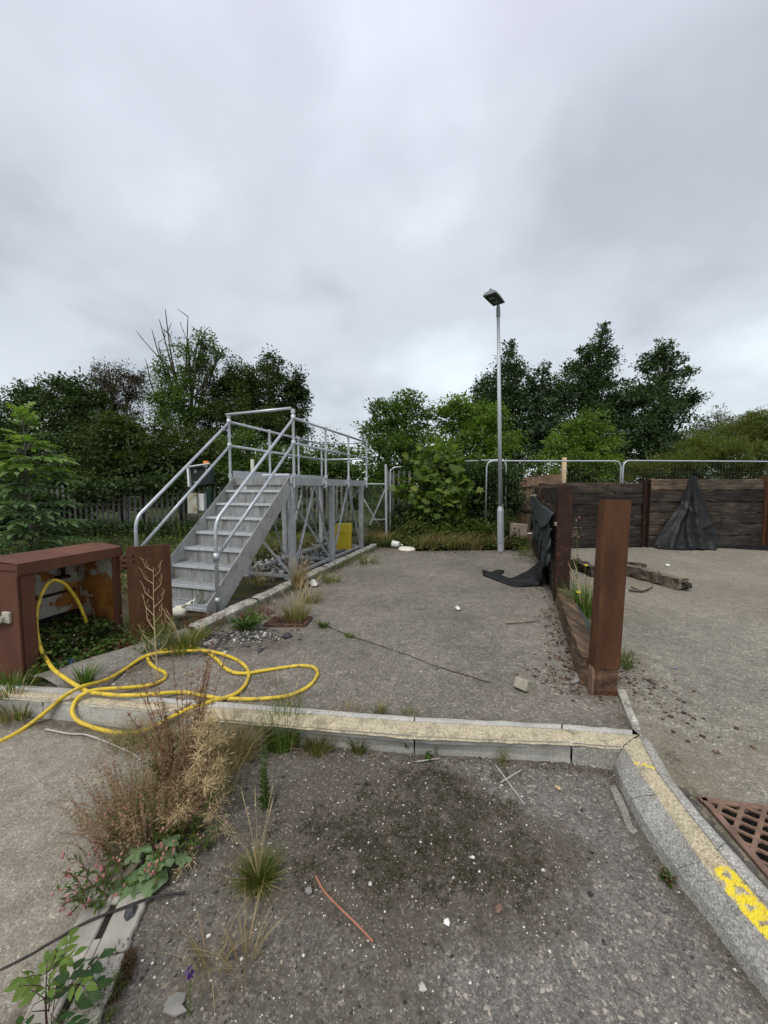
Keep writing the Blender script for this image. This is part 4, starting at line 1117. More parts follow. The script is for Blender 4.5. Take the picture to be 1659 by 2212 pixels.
# ------------------------------------------------------------------ black sheets
def ridged(u, v, seed): return .5 * math.sin(u * 19 + seed + 2.6 * v) + .35 * math.sin(u * 37 - v * 5 + seed * 2) + .25 * math.sin(u * 61 + v * 9)
YB = 9.05
def xw(px, y=YB): return (px - CX) / F * y
left = [(0, 1487), (.08, 1484), (.22, 1478), (.35, 1472), (.5, 1458), (.68, 1438), (.85, 1422), (1, 1411)]
right = [(0, 1504), (.08, 1507), (.22, 1517), (.4, 1530), (.6, 1543), (.8, 1557), (.93, 1561), (1, 1560)]
def ip(T, v):
    for a, b in zip(T[:-1], T[1:]):
        if a[0] <= v <= b[0]: return a[1] + (b[1] - a[1]) * (v - a[0]) / (b[0] - a[0])
    return T[-1][1]
rows = []
for i in range(37):
    v = i / 36; r = []
    for j in range(49):
        u = j / 48; xl, xr = xw(ip(left, v), 9.15), xw(ip(right, v), 9.15)
        x = xl + (xr - xl) * u
        outw = .05 + .44 * v ** 1.5 * (1 - abs(2 * u - 1) ** 2.6)
        # a few broad folds running down from the peak, and one soft cross crease
        for u0, a_, w_ in ((.22, .1, .05), (.4, -.12, .06), (.47, .09, .035), (.72, .07, .05), (.9, -.05, .04)):
            uu = u - u0 - .06 * math.sin(v * 3 + u0 * 9); outw += a_ * v * math.exp(-(uu / w_) ** 2)
        outw += .035 * math.exp(-((v - .38 - .25 * u) / .03) ** 2) * (u < .5) + .04 * math.exp(-((v - .82 + .2 * u) / .025) ** 2) * (u > .55) + (.02 + .1 * v) * (fbm(np.array([u * 8.]), np.array([v * 8.]), 3)[0] - .5) + .16 * max(0, v - .82) * max(0, .5 - u) * (1 + math.sin(u * 40 + v * 14))
        if u < .42: outw += .09 * v * math.sin((u / .42) * math.pi) * -1
        outw = max(outw, .012)
        y = bwp(x).y - .085 - outw
        z = 1.74 * (1 - v) + .012 + .012 * math.sin(9 * u + 4 * v)
        r.append(Vector((x, y, max(z, .012))))
    rows.append(r)
m = MB(); m.grid(rows)
m.build('plastic_sheet', 'black_sheet', base=(xw(1490, 9.15), 8.9, 0), smooth=True, solid=.004, subsurf=1, label='black plastic sheet hung like a tent over the back sleeper wall', cat='sheet')
rows = []
for i in range(22):
    v = i / 21; r = []
    for j in range(70):
        u = j / 69
        x = xw(1425 + 330 * u, 8.95)
        yb = bwp(x).y - .2 - .05 * math.sin(u * 9)
        yf = G(1425 + 330 * u, 1186 + 3 * math.sin(u * 11) + 2 * u, 0).y
        y = yb + (yf - yb) * v
        z = .014 + .06 * abs(fbm(np.array([u * 14.]), np.array([v * 3.]), 5)[0] - .5) * 2 * math.sin(math.pi * min(1, v * 1.0)) + .03 * math.exp(-((v - .35 - .2 * math.sin(u * 7)) / .09) ** 2)
        r.append(Vector((x, y, z + .004)))
    rows.append(r)
m = MB(); m.grid(rows); m.build('plastic_sheet', 'black_sheet', base=(7.6, 9.0, 0), smooth=True, solid=.003, label='black plastic sheet lying crumpled flat along the foot of the back wall', cat='sheet')

# the sheet draped on the side wall: a grey flap at the top, ragged strips, a black tongue on the ground
drape = thing('plastic_sheet', 'torn plastic sheet draped over the side sleeper wall and trailing on the tarmac', 'sheet', midp)
def sw(t, z, o): return POST2 + d_ * t - s_ * (.075 + o) + Vector((0, 0, z))
m = MB(); rows = []
LW = (CORN - POST2).length
flap_top = [(0.12, 1.16), (.9, 1.17), (1.9, 1.19), (2.9, 1.24), (3.6, 1.31), (4.2, 1.5)]
flap_bot = [(0.12, 1.06), (.6, .93), (1.5, .8), (2.2, .8), (3.2, .93), (4.2, 1.1)]
def fy(T, t): return ip(T, t)
for i in range(41):
    t = .12 + (4.2 - .12) * i / 40; r = []
    for k in range(12):
        v = k / 11; z = fy(flap_top, t) * (1 - v) + fy(flap_bot, t) * v
        o = .02 + .075 * v ** .7 * (.75 + .25 * math.sin(t * 1.7)) + .006 * math.sin(t * 4 + v * 3)
        r.append(sw(t, z, o))
    rows.append(r)
m.grid(rows); m.build('flap', 'grey_sheet', drape, smooth=True, solid=.004)
m = MB()
rg = random.Random(5)
for t0, t1, zt, zb in ((.15, .55, .95, .42), (.5, 1.0, .9, .3), (.95, 1.25, .95, .16), (1.2, 1.9, .9, .4), (1.9, 2.6, .8, .5), (2.7, 3.4, 1.0, .35), (3.5, 4.1, 1.15, .5), (.2, .42, 1.1, .6)):
    rows = []
    for i in range(9):
        v = i / 8; z = zt + (zb - zt) * v; nar = 1 - .75 * v ** 1.5
        rows.append([sw((t0 + t1) / 2 + (u - .5) * (t1 - t0) * nar + .05 * math.sin(v * 5 + t0), z, .02 + .05 * math.sin(u * 7 + t0 * 5 + v * 3) ** 2 + .03 * v) for u in [j / 7 for j in range(8)]])
    m.grid(rows)
m.build('torn_strip', 'grey_sheet', drape, smooth=True, solid=.003)
# tongue
e = [(sw(1.5, .62, .05), sw(.75, .42, .05)), (G(1176, 1200, .3), sw(.62, .25, .12)), (G(1140, 1232, .03), G(1172, 1250, .16)), (G(1100, 1250, .012), G(1166, 1264, .02)), (G(1080, 1241, .015), G(1120, 1267, .012)), (G(1050, 1233, .012), G(1095, 1262, .012)), (G(1041, 1232, .03), G(1044, 1243, .015))]
ea = catmull([p[0] for p in e], 5); eb = catmull([p[1] for p in e], 5)
rows = []
for i, (a, b) in enumerate(zip(ea, eb)):
    rows.append([a.lerp(b, u) + Vector((0, 0, .025 * math.sin(u * math.pi) * (1 + .6 * math.sin(i * .5)) + .008 * math.sin(u * 15 + i * .4))) for u in [k / 10 for k in range(11)]])
for r in rows:
    for p in r: p.z = max(p.z, .012)
m = MB(); m.grid(rows); m.build('tongue', 'black_sheet', drape, smooth=True, solid=.005)
m = MB(); m.box(POST2 + Vector((-.11, -.02, 1.03)), (.03, .03, .05)); m.build('batten_end', 'pale_timber', drape, bevel=.003)
m = MB(); m.box(sw(3.0, 1.33, .1), (.05, .2, .035)); m.build('batten_end', 'pale_timber', drape, bevel=.003)
ws = MB(); rows = []
for i in range(12):
    v = i / 11
    p = c0.lerp(c1_, .15 + .75 * v)
    rows.append([Vector((p.x + .1 + .12 * u, p.y, .16 - .13 * u + .02 * math.sin(v * 9 + u * 3))) for u in (0, .3, .6, 1)])
ws.grid(rows); ws.build('plastic_sheet', 'grey_sheet', base=(2.1, 3.7, 0), smooth=True, solid=.003, label='strip of grey plastic sheet tucked behind the low sleeper near the yellow flowers', cat='sheet')
def scrap(pts, mat, label, cat, name, z=.012, hump=.04, seed=1):
    rg = random.Random(seed); P = [G(x, y, z) for x, y in pts]; c = sum(P, Vector()) / len(P)
    m = MB(); vs = []
    n = len(P)
    for ring, k in ((1.0, 0), (.55, .6), (0, 1)):
        if ring == 0: vs.append(c + Vector((0, 0, hump)))
        else: vs += [c.lerp(p, ring) + Vector((0, 0, hump * k * rg.uniform(.3, 1.4))) for p in P]
    fs = [(i, (i + 1) % n, n + (i + 1) % n, n + i) for i in range(n)] + [(n + i, n + (i + 1) % n, 2 * n) for i in range(n)]
    m.add(vs, fs); return m.build(name, mat, smooth=True, solid=.003, subsurf=1, label=label, cat=cat)
scrap([(1096, 1187), (1118, 1175), (1126, 1170), (1128, 1188), (1112, 1190)], 'black_sheet', 'small folded piece of black sheet on the tarmac right of the lamp post', 'sheet', 'plastic_scrap', hump=.07)
scrap([(1058, 1236), (1075, 1229), (1092, 1231), (1088, 1240), (1066, 1242)], 'black_sheet', 'crumpled black scrap lying just beyond the tip of the trailing sheet', 'sheet', 'plastic_scrap', seed=3)

# ------------------------------------------------------------------ baulk, stones, sticks
b0, b1 = G(1322, 1222, .09), G(1478, 1262, .09)
m = MB(); m.rough_box(b0, b1, .2, .16, random.Random(8), 16, .016); m.build('timber_baulk', 'baulk_wood', label='weathered split timber baulk lying on the right hand yard behind the column', cat='timber')
m = MB(); e0 = b1 + (b1 - b0).normalized() * .015
for k in range(9):
    m.rough_box(b1 + Vector((random.Random(k).uniform(-.03, .03), random.Random(k + 9).uniform(-.07, .07), random.Random(k + 5).uniform(-.06, .03))), e0 + (b1 - b0).normalized() * .06, .05, .05, random.Random(k), 3, .012)
m.build('rotten_end', 'sleeper_wood', bpy.data.objects['timber_baulk'])
m = MB(); m.rough_box(G(1348, 1216, .05), G(1396, 1221, .03), .12, .035, random.Random(5), 8, .008); m.build('timber_plank', 'sleeper_wood', label='charred plank end lying behind the weathered baulk', cat='timber')
m = MB(); m.rough_box(G(1240, 1216, .08), G(1288, 1236, .08), .2, .14, random.Random(15), 8, .02); m.build('timber_baulk', 'sleeper_wood', label='black rotten baulk stub seen between the two near posts', cat='timber')
def stone(px, py, r, mat, label, z=0, sq=(1, 1, .7), seed=1, cat='stone', name='stone', group=None):
    m = MB(); p = G(px, py, z); m.rock(p + Vector((0, 0, r * .45 * sq[2])), r, random.Random(seed), sq)
    return m.build(name, mat, base=p, bevel=0, label=label, cat=cat, group=group)
m = MB(); bp = G(1131, 1478, .045); m.box(bp, (.1, .1, .075), Matrix.Rotation(R(40), 3, 'Z') @ Matrix.Rotation(R(24), 3, 'Y'))
m.build('brick_piece', 'brick_stone', bevel=.006, label='pale square brick fragment tipped on edge near the column', cat='brick')
stone(682, 1302, .045, 'dark_stone', 'round dark lump of asphalt alone on the bay right of the kerb', seed=2)
stone(628, 1400, .05, 'dark_stone', 'dark rubble lump beside the rusty gully grate', seed=3, sq=(1.3, 1, .6)).location = G(618, 1374 + 20 - 18, 0)
stone(600, 1456, .036, 'dark_stone', 'small dark stone lying inside the loop of the yellow hose', seed=4, sq=(1.5, .8, .5))
bpy.data.objects['stone.002'].location = G(562, 1407, 0)
stone(280, 1975, .03, 'dark_stone', 'smooth black pebble on the pale slot drain slab', FZ + .02, (1, .8, .6), 6)
stone(945, 1447, .014, 'dark_stone', 'tiny dark stone on the crack across the bay', seed=7)
stone(668, 1925, .016, 'rubble_grey', 'grey stone left of the copper coloured wire', FZ + .01, seed=8)
stone(800, 1910, .01, 'pebble', 'pale quartz pebble above the end of the copper wire', FZ + .01, seed=12)
stone(1060, 1715, .024, 'rubble_grey', 'pale lumpy stone on the moss near the kerb', FZ + .01, seed=9, sq=(.8, .8, 1))
stone(1095, 1640, .02, 'rubble_grey', 'grey rounded stone beside the broken twigs at the kerb foot', FZ + .01, seed=10)
stone(1058, 1957, .014, 'pebble', 'pale stone on bare tarmac low centre', FZ + .006, seed=13); bpy.data.objects[COL.objects[-1].name].location = G(913, 2135, FZ + .01)
stone(1078, 1962, .016, 'grate_rust', 'orange oval pebble right of centre on the silt', FZ + .01, (1.5, .8, .5), 14)
stone(965, 1992, .013, 'white_plastic', 'flat white chip below the orange pebble', FZ + .01, (1, 1.1, .4), 15)
stone(1205, 1703, .016, 'straw', 'tan pebble on clean tarmac inside the kerb corner', FZ + .01, (1.4, .8, .6), 16)
def stick(pts, r, mat, label, name='twig', z=0, taper=.6, cat='twig'):
    P = catmull([G(x, y, z + (q[0] if q else 0)) for x, y, *q in pts], 5)
    m = MB(); m.tube(P, [r * (1 - (1 - taper) * i / (len(P) - 1)) for i in range(len(P))], 6)
    return m.build(name, mat, smooth=True, label=label, cat=cat)
stick([(682, 1892, .012), (700, 1925, .008), (735, 1962, .012), (772, 1998, .01), (806, 2034, .01)], .0045, 'copper_wire', 'bent copper brown wire lying on the silt', 'wire', FZ + .012, 1, 'wire')
stick([(98, 1575, .02), (150, 1585, .022), (185, 1587, .02), (230, 1603, .02), (285, 1627, .02), (303, 1641, .02)], .006, 'pale_twig', 'long pale bleached twig lying on the road below the yellow hose', 'twig', FZ)
stick([(400, 1928, .02), (330, 1938, .03), (255, 1965, .032), (190, 1990, .03), (120, 2030, .012), (60, 2066, .01), (-30, 2110, .01)], .0045, 'black_cable', 'thin black cable crossing the slot drain slab', 'cable', FZ, 1, 'cable')
stick([(1070, 1652, .012), (1098, 1690, .012), (1133, 1738, .012)], .004, 'pale_twig', 'long pale broken twig below the kerb foot', 'twig', FZ + .008)
stick([(1082, 1690, .012), (1128, 1662, .02)], .004, 'pale_twig', 'short pale twig crossing the long broken twig', 'twig', FZ + .008)
stick([(900, 1645, .012), (950, 1638, .012)], .0035, 'pale_twig', 'straight pale twig at the kerb foot below the green sprig', 'twig', FZ + .008)
stick([(1093, 1345, .015), (1128, 1343, .015), (1166, 1339, .015)], .012, 'pale_timber', 'thin splinter of pale wood lying in the middle of the bay', 'twig', 0, .5)
stick([(1358, 1275, .02), (1385, 1278, .02), (1410, 1268, .03)], .014, 'sleeper_wood', 'black splinter on the yard below the baulk', 'splinter', 0, .5, 'splinter')
stick([(1364, 1268, .02), (1384, 1276, .02), (1402, 1274, .02)], .01, 'sleeper_wood', 'second black splinter crossing the one below the baulk', 'splinter', 0, .5, 'splinter')
m = MB(); m.prism([G(*p, .012) for p in ((1234, 1478), (1242, 1462), (1240, 1458), (1254, 1458), (1258, 1466), (1250, 1474))], (0, 0, .008)); m.build('slate_shard', 'rubble_grey', label='pale grey curved shard by the foot of the low sleeper', cat='shard')
m = MB(); m.prism([G(x, y, FZ + .012) for x, y in ((352, 2188), (362, 2160), (380, 2146), (402, 2148), (398, 2165), (392, 2172), (404, 2186), (378, 2197))], (0, 0, .006)); m.build('slate_shard', 'rubble_grey', label='flat dark grey fragment with notched edge below the purple flower', cat='shard')

# litter
m = MB(); lc = G(879, 1189, .0); m.lathe(lc, [(.2, .0), (.21, .03), (.2, .05), (.185, .055), (.18, .075), (.05, .09), (.0, .092)], 28); m.build('bucket_lid', 'cream_plastic', smooth=False, bevel=.006, label='round cream plastic bucket lid lying at the yard edge', cat='lid')
jc = G(854, 1177, .06)
jug = thing('plastic_jug', 'white plastic jug on its side behind the cream lid', 'jug', (jc.x, jc.y, 0))
m = MB(); m.lathe(jc + Vector((-.1, 0, .03)), [(.05, 0), (.085, .015), (.088, .16), (.07, .2), (.03, .24)], 14, (1, -.1, -.12)); m.build('body', 'white_plastic', jug, smooth=True)
m = MB(); m.lathe(jc + Vector((.15, -.025, .0)), [(.028, 0), (.028, .035)], 12, (1, -.1, -.12)); m.build('cap', 'cream_plastic', jug)
scrap([(1020, 1177), (1035, 1172), (1050, 1176), (1058, 1181), (1036, 1183)], 'white_plastic', 'white paper litter in front of the lamp post foot', 'litter', 'litter', hump=.06, seed=5)
scrap([(1074, 1178), (1084, 1174), (1096, 1180), (1086, 1184)], 'white_plastic', 'white crumpled litter right beside the lamp post foot', 'litter', 'litter', hump=.05, seed=6)
scrap([(822, 1160), (828, 1155), (832, 1162), (826, 1166)], 'white_plastic', 'small white scrap in the weeds left of the plastic jug', 'litter', 'litter', hump=.12, seed=7)
scrap([(664, 1257), (680, 1254), (692, 1262), (680, 1268), (668, 1264)], 'white_plastic', 'crumpled white bag beside the kerb near the dry grass', 'litter', 'litter', z=.03, hump=.08, seed=8)
scrap([(782, 1210), (796, 1206), (801, 1212), (789, 1216)], 'white_plastic', 'flattened white wrapper at the far end of the long kerb', 'litter', 'litter', hump=.02, seed=9)
scrap([(981, 1311), (990, 1309), (997, 1314), (992, 1319), (985, 1316)], 'white_frame', 'small pale blue white mask lying in the bay', 'litter', 'litter', hump=.03, seed=10)
scrap([(1433, 1220), (1442, 1217), (1450, 1220), (1444, 1224)], 'white_plastic', 'white scrap on the yard beyond the baulk', 'litter', 'litter', hump=.02, seed=11)
scrap([(1470, 1594), (1476, 1592), (1479, 1597), (1473, 1598)], 'blue_label', 'tiny blue bottle top on the yard near the kerb', 'litter', 'litter', hump=.01, seed=12); COL.objects[-1].location += G(1460, 1443, 0) - G(1474, 1595, 0)
bag = thing('plastic_bag', 'crumpled cream plastic bag with twisted ends at the foot of the stairs', 'bag', G(388, 1318, .0))
rg = random.Random(21); m = MB(); bq = G(386, 1322, .07)
rows = []
for i in range(9):
    th = math.pi * i / 8
    rows.append([bq + Vector((.09 * math.sin(th) * math.cos(a) * rg.uniform(.75, 1.2), .07 * math.sin(th) * math.sin(a) * rg.uniform(.75, 1.2), .07 * math.cos(th) * rg.uniform(.8, 1.15))) for a in [2 * math.pi * k / 12 for k in range(13)]])
for r in rows: r[-1] = r[0]
m.grid(rows); m.build('bundle', 'cream_plastic', bag, smooth=True)
m = MB(); rows = []
for i in range(7):
    v = i / 6; wv = .02 + .05 * v
    rows.append([bq + Vector((.03 + .13 * v, .01 + (u - .5) * wv * 1.6, .05 + .075 * v + .018 * math.sin(u * 9 + v * 5))) for u in [k / 5 for k in range(6)]])
m.grid(rows); m.build('loose_end', 'cream_plastic', bag, smooth=True, solid=.003)

# yellow bin under the platform
bc = G(741, 1190, 0); by = thing('clinical_bin', 'yellow lidded plastic bin standing behind the far platform legs', 'bin', bc)
def rbox(m, c, w, d, z0, z1, r, tw=1.0, n=5):
    rows = []
    for z, k in ((z0, 1.0), (z1, tw)):
        ring = []
        for cx_, cy_, a0 in ((1, 1, 0), (-1, 1, 90), (-1, -1, 180), (1, -1, 270)):
            for i in range(n):
                a = R(a0 + 90 * i / (n - 1)); ring.append(Vector((c.x + k * (cx_ * (w / 2 - r) + r * math.cos(a)), c.y + k * (cy_ * (d / 2 - r) + r * math.sin(a)), z)))
        rows.append(ring)
    N = len(rows[0]); m.add(rows[0] + rows[1], [(i, (i + 1) % N, N + (i + 1) % N, N + i) for i in range(N)] + [tuple(reversed(range(N))), tuple(range(N, 2 * N))])
m = MB(); rbox(m, bc + Vector((0, .2, 0)), .36, .36, .0, .44, .05, 1.05); m.build('body', 'bin_yellow', by, bevel=.004)
m = MB(); rbox(m, bc + Vector((0, .2, 0)), .4, .4, .442, .6, .05, .97); rbox(m, bc + Vector((0, .2, 0)), .36, .36, .602, .625, .05, .9); m.build('lid', 'bin_yellow', by, bevel=.006)
m = MB(); m.tube([bc + Vector((-.07, -.005, .5)), bc + Vector((-.07, -.03, .44)), bc + Vector((.07, -.03, .44)), bc + Vector((.07, -.005, .5))], .012, 7); m.build('handle', 'bin_yellow', by, smooth=True)

# bottle in front of the cabinet
b_ = G(135, 1437, .035); bt = thing('drink_bottle', 'clear plastic bottle with a blue wrapper lying in the weeds by the cabinet', 'bottle', (b_.x, b_.y, 0))
axb = Vector((.92, .35, .12)).normalized()
m = MB(); m.lathe(b_ - axb * .1, [(.02, 0), (.038, .006), (.04, .08)], 14, axb); m.build('body', 'clear_grey', bt, smooth=True)
m = MB(); m.lathe(b_ - axb * .02, [(.041, 0), (.041, .075), (.032, .1)], 14, axb); m.build('wrapper', 'blue_label', bt, smooth=True)
m = MB(); m.lathe(b_ + axb * .08, [(.022, 0), (.016, .02), (.018, .04), (.012, .042)], 12, axb); m.build('neck', 'white_plastic', bt, smooth=True)

# ------------------------------------------------------------------ gratings and the slot drain
gr = MB()
u, v, o = G1['u'], G1['v'], G1['o']
GZ = .012
def gp(a, b, z=GZ): return o + u * a + v * b + Vector((0, 0, z))
grt = thing('drain_grate', 'large rust coloured square hole drain grate beside the curved kerb on the right', 'drain grate', gp(.2, .2, 0))
m = MB(); S_ = .462; nb = 7; pitch = S_ / nb
th = .017
wb_ = MB()
def gbar(p, q, w): m.beam(p, q, w, .013); wb_.beam(p - Vector((0, 0, .032)), q - Vector((0, 0, .032)), w * .55, .05)
gbar(gp(-.02, .0), gp(S_, .0), th * 1.7); gbar(gp(.0, -.01), gp(.0, S_), th * 1.7)
gbar(gp(S_, 0), gp(S_, S_), th * 1.4); gbar(gp(0, S_), gp(S_, S_), th * 1.4)
def to_uv(p):
    r_ = p - o; a11, a12, a21, a22 = u.x, v.x, u.y, v.y; dt = a11 * a22 - a12 * a21
    return ((r_.x * a22 - r_.y * a12) / dt, (a11 * r_.y - a21 * r_.x) / dt)
def clip(p, d_):
    a0, b0_ = to_uv(p); a1_, b1_ = to_uv(p + d_); da, db = a1_ - a0, b1_ - b0_; t0, t1 = -9., 9.
    for c_, dc in ((a0, da), (b0_, db)):
        if abs(dc) < 1e-9:
            if not 0 <= c_ <= S_: return None
            continue
        ta, tb = sorted(((0 - c_) / dc, (S_ - c_) / dc)); t0, t1 = max(t0, ta), min(t1, tb)
    return (t0, t1) if t1 - t0 > .02 else None
e1 = (G(1613.8, 1778) - G(1589, 1767)).normalized(); e2 = (G(1602, 1804) - G(1619.7, 1751.7)).normalized()
q0 = G(1600, 1757, GZ)
for k in range(-12, 13):
    for p_, d_, w_, dz in ((q0 + e1 * (k * .0655), e2, th * 1.0, .001), (q0 + e2 * (k * .062), e1, th * .8, .002)):
        c_ = clip(p_, d_)
        if c_: gbar(p_ + d_ * c_[0] - Vector((0, 0, dz)), p_ + d_ * c_[1] - Vector((0, 0, dz)), w_)
for k in range(-12, 13):
    for l in range(-12, 13):
        q = q0 + e1 * (k * .0655) + e2 * (l * .062); a_, b_ = to_uv(q)
        if 0 < a_ < S_ and 0 < b_ < S_: m.lathe(q - Vector((0, 0, .0095)), [(.0175, 0), (.0175, .012)], 8)
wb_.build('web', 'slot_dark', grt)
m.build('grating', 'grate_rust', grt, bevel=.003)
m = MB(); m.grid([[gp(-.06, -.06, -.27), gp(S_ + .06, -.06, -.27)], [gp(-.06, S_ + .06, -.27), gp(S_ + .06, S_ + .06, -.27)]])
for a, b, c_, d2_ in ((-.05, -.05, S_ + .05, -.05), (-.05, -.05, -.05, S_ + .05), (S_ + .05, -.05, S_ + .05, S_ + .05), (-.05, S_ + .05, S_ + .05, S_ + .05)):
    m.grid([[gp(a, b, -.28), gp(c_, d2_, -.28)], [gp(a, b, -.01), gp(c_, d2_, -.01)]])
m.build('pit', 'slot_dark', grt)  # shallow pit coloured near black, so deep shade is in its material
# tar bedding round it
tb = MB(); rr = random.Random(77)
for k in range(60):
    t = rr.random(); q = gp(-.05 - .035 * rr.random(), -.06 + t * .6, .0) 
    tb.rock(q + Vector((0, 0, .004)), rr.uniform(.012, .028), rr, (1.4, 1.4, .3))
tb.build('bedding', 'tar', grt)
g2 = thing('drain_grate', 'small dark rusty slotted gully grate beside the dock leaves by the platform kerb', 'drain grate', g2c)
def g2p(a, b, z): return g2c + g2u * a + g2v * b + Vector((0, 0, z))
m = MB()
for a0, b0_, a1_, b1_ in ((-.5, -.5, .5, -.5), (-.5, .5, .5, .5), (-.5, -.5, -.5, .5), (.5, -.5, .5, .5)):
    m.beam(g2p(a0 * G2W, b0_ * G2H, .008), g2p(a1_ * G2W, b1_ * G2H, .008), .04, .03)
for i in range(1, 9):
    m.beam(g2p(-.5 * G2W + i * G2W / 9 - .02, -.5 * G2H, .006), g2p(-.5 * G2W + i * G2W / 9 + .02, .5 * G2H, .006), .02, .03)
m.build('grating', 'grate_dark', g2)
m = MB(); m.grid([[g2p(-.3, -.2, -.1), g2p(.3, -.2, -.1)], [g2p(-.3, .2, -.1), g2p(.3, .2, -.1)]]); m.build('pit', 'slot_dark', g2)  # dark floor puts the shade under this grating into its colour
# slot drain slabs
dd0, dd1 = G(262, 1930, FZ), G(95, 2290, FZ)
sdv = (dd1 - dd0).normalized(); sdu = Vector((-sdv.y, sdv.x, 0))
if sdu.x < 0: sdu = -sdu
def slot_slab(t0, t1, label, wl=.11, wr=.115):
    b = dd0 + sdv * t0
    r = thing('slot_drain', label, 'drain slab', b, 'concrete slot drain slabs')
    def q(t, w, z): return dd0 + sdv * t + sdu * w + Vector((0, 0, z))
    z0, z1 = -.06, .022
    rnd = random.Random(int(t0 * 100) + 3)
    m = MB()
    def slab(ta, tb_, wa, wb):
        n = 8; rows = []
        A = [q(ta + (tb_ - ta) * i / n, wa, 0) for i in range(n + 1)]; B = [q(ta + (tb_ - ta) * i / n, wb, 0) for i in range(n + 1)]
        jo = [rnd.uniform(-.006, .006) for _ in range(n + 1)]
        rows = []
        for i in range(n + 1):
            a, b2 = A[i], B[i] + sdu * (jo[i] if wb > .05 else 0); a = a + sdu * (jo[i] if wa < -.05 else 0)
            rows.append([a + Vector((0, 0, z0)), a + Vector((0, 0, z1 - .006)), a.lerp(b2, .05) + Vector((0, 0, z1)), a.lerp(b2, .95) + Vector((0, 0, z1)), b2 + Vector((0, 0, z1 - .006)), b2 + Vector((0, 0, z0))])
        m.grid(rows)
        m.add(rows[0], [tuple(range(6))]); m.add(rows[-1], [tuple(reversed(range(6)))])
    e_ = .055
    slab(t0, t1, -wl, -.012); slab(t0, t1, .012, wr); slab(t0, t0 + e_, -.0125, .0125); slab(t1 - e_, t1, -.0125, .0125)
    m.build('slab', 'slab_concrete', r)
    m = MB(); m.grid([[q(t0 + .01, -.011, .0165), q(t1 - .01, -.011, .0165)], [q(t0 + .01, .011, .0165), q(t1 - .01, .011, .0165)]]); m.build('slot', 'slot_dark', r)  # dark strip just below the top stands in for shade down the slot
slot_slab(.0, .225, 'pale concrete slot drain slab with black pebble and cable on it')
slot_slab(.232, .5, 'pale concrete slot drain slab at the bottom edge behind the seedling')
# ------------------------------------------------------------------ yellow hose
hr = .0135
def hz(cx, cy, z): return G(.3646 * cx, 1080 + .3646 * cy, z + hr)
KT = .05
hp = [D(186, 1345, 3.36), D(184, 1336, 3.34), D(169, 1301, 3.28), D(152, 1275, 3.2), D(136, 1259, 3.12), D(117, 1253, 3.05), D(103, 1261, 3.0), D(89, 1285, 2.95), D(81, 1313, 2.91), D(78, 1336, 2.89), D(81, 1372, 2.87), D(88, 1400, 2.86), D(103, 1428, 2.85), G(117, 1447, .13), G(141, 1465, .115), G(164, 1480, .105), G(180, 1489, .085),
      hz(540, 1140, .05), hz(650, 1153, .05), hz(760, 1157, .05), hz(860, 1153, .04), hz(960, 1145, .03), hz(1090, 1140, .0), hz(1200, 1158, .0), hz(1300, 1175, .0), hz(1400, 1178, .0), hz(1500, 1180, .0), hz(1660, 1168, .0)]
hp += [G(x, y, hr) for x, y in ((640, 1497), (672, 1478), (686, 1455), (676, 1441), (645, 1438), (600, 1444), (560, 1450))]
hp += [hz(1480, 1025, 0), hz(1400, 1025, 0), hz(1340, 1000, 0), hz(1290, 950, 0), hz(1240, 910, .0), hz(1180, 882, .0), hz(1110, 868, .005), hz(1030, 878, .01), hz(950, 895, .01), hz(895, 915, .005), hz(876, 935, 0), hz(890, 968, 0), hz(930, 1000, 0), hz(972, 1020, 0), hz(984, 1043, 0), hz(960, 1070, 0), hz(890, 1095, .01), hz(800, 1108, .02), hz(700, 1115, .04), hz(600, 1122, .055), hz(530, 1135, .06), hz(470, 1165, .04), hz(436, 1215, .0), hz(430, 1265, -.04), hz(465, 1310, -.08), hz(550, 1347, -.115), hz(660, 1374, FZ), hz(760, 1383, FZ), hz(850, 1368, FZ), hz(940, 1330, -.08), hz(1020, 1285, .0), hz(1130, 1232, .045), hz(1240, 1196, .03), hz(1340, 1170, hr), hz(1410, 1140, .01), hz(1455, 1090, 0), hz(1474, 1035, 0), hz(1455, 988, 0), hz(1400, 946, 0.0), hz(1300, 908, 0.02), hz(1200, 892, .035), hz(1060, 896, .03), hz(930, 908, .03), hz(850, 930, .02), hz(760, 988, .01), hz(680, 1040, .02), hz(600, 1076, .045), hz(500, 1101, .09), hz(440, 1127, .085), hz(370, 1170, .04), hz(300, 1232, -.03), hz(200, 1312, -.1), hz(100, 1380, FZ), hz(0, 1430, FZ), hz(-140, 1490, FZ), hz(-300, 1540, FZ)]
m = MB(); m.tube(catmull(hp, 7), hr, 10)
m.build('garden_hose', 'hose_yellow', base=G(400, 1500), smooth=True, label='yellow rubber hose running from the rusty cabinet in loops over the kerb', cat='hose')

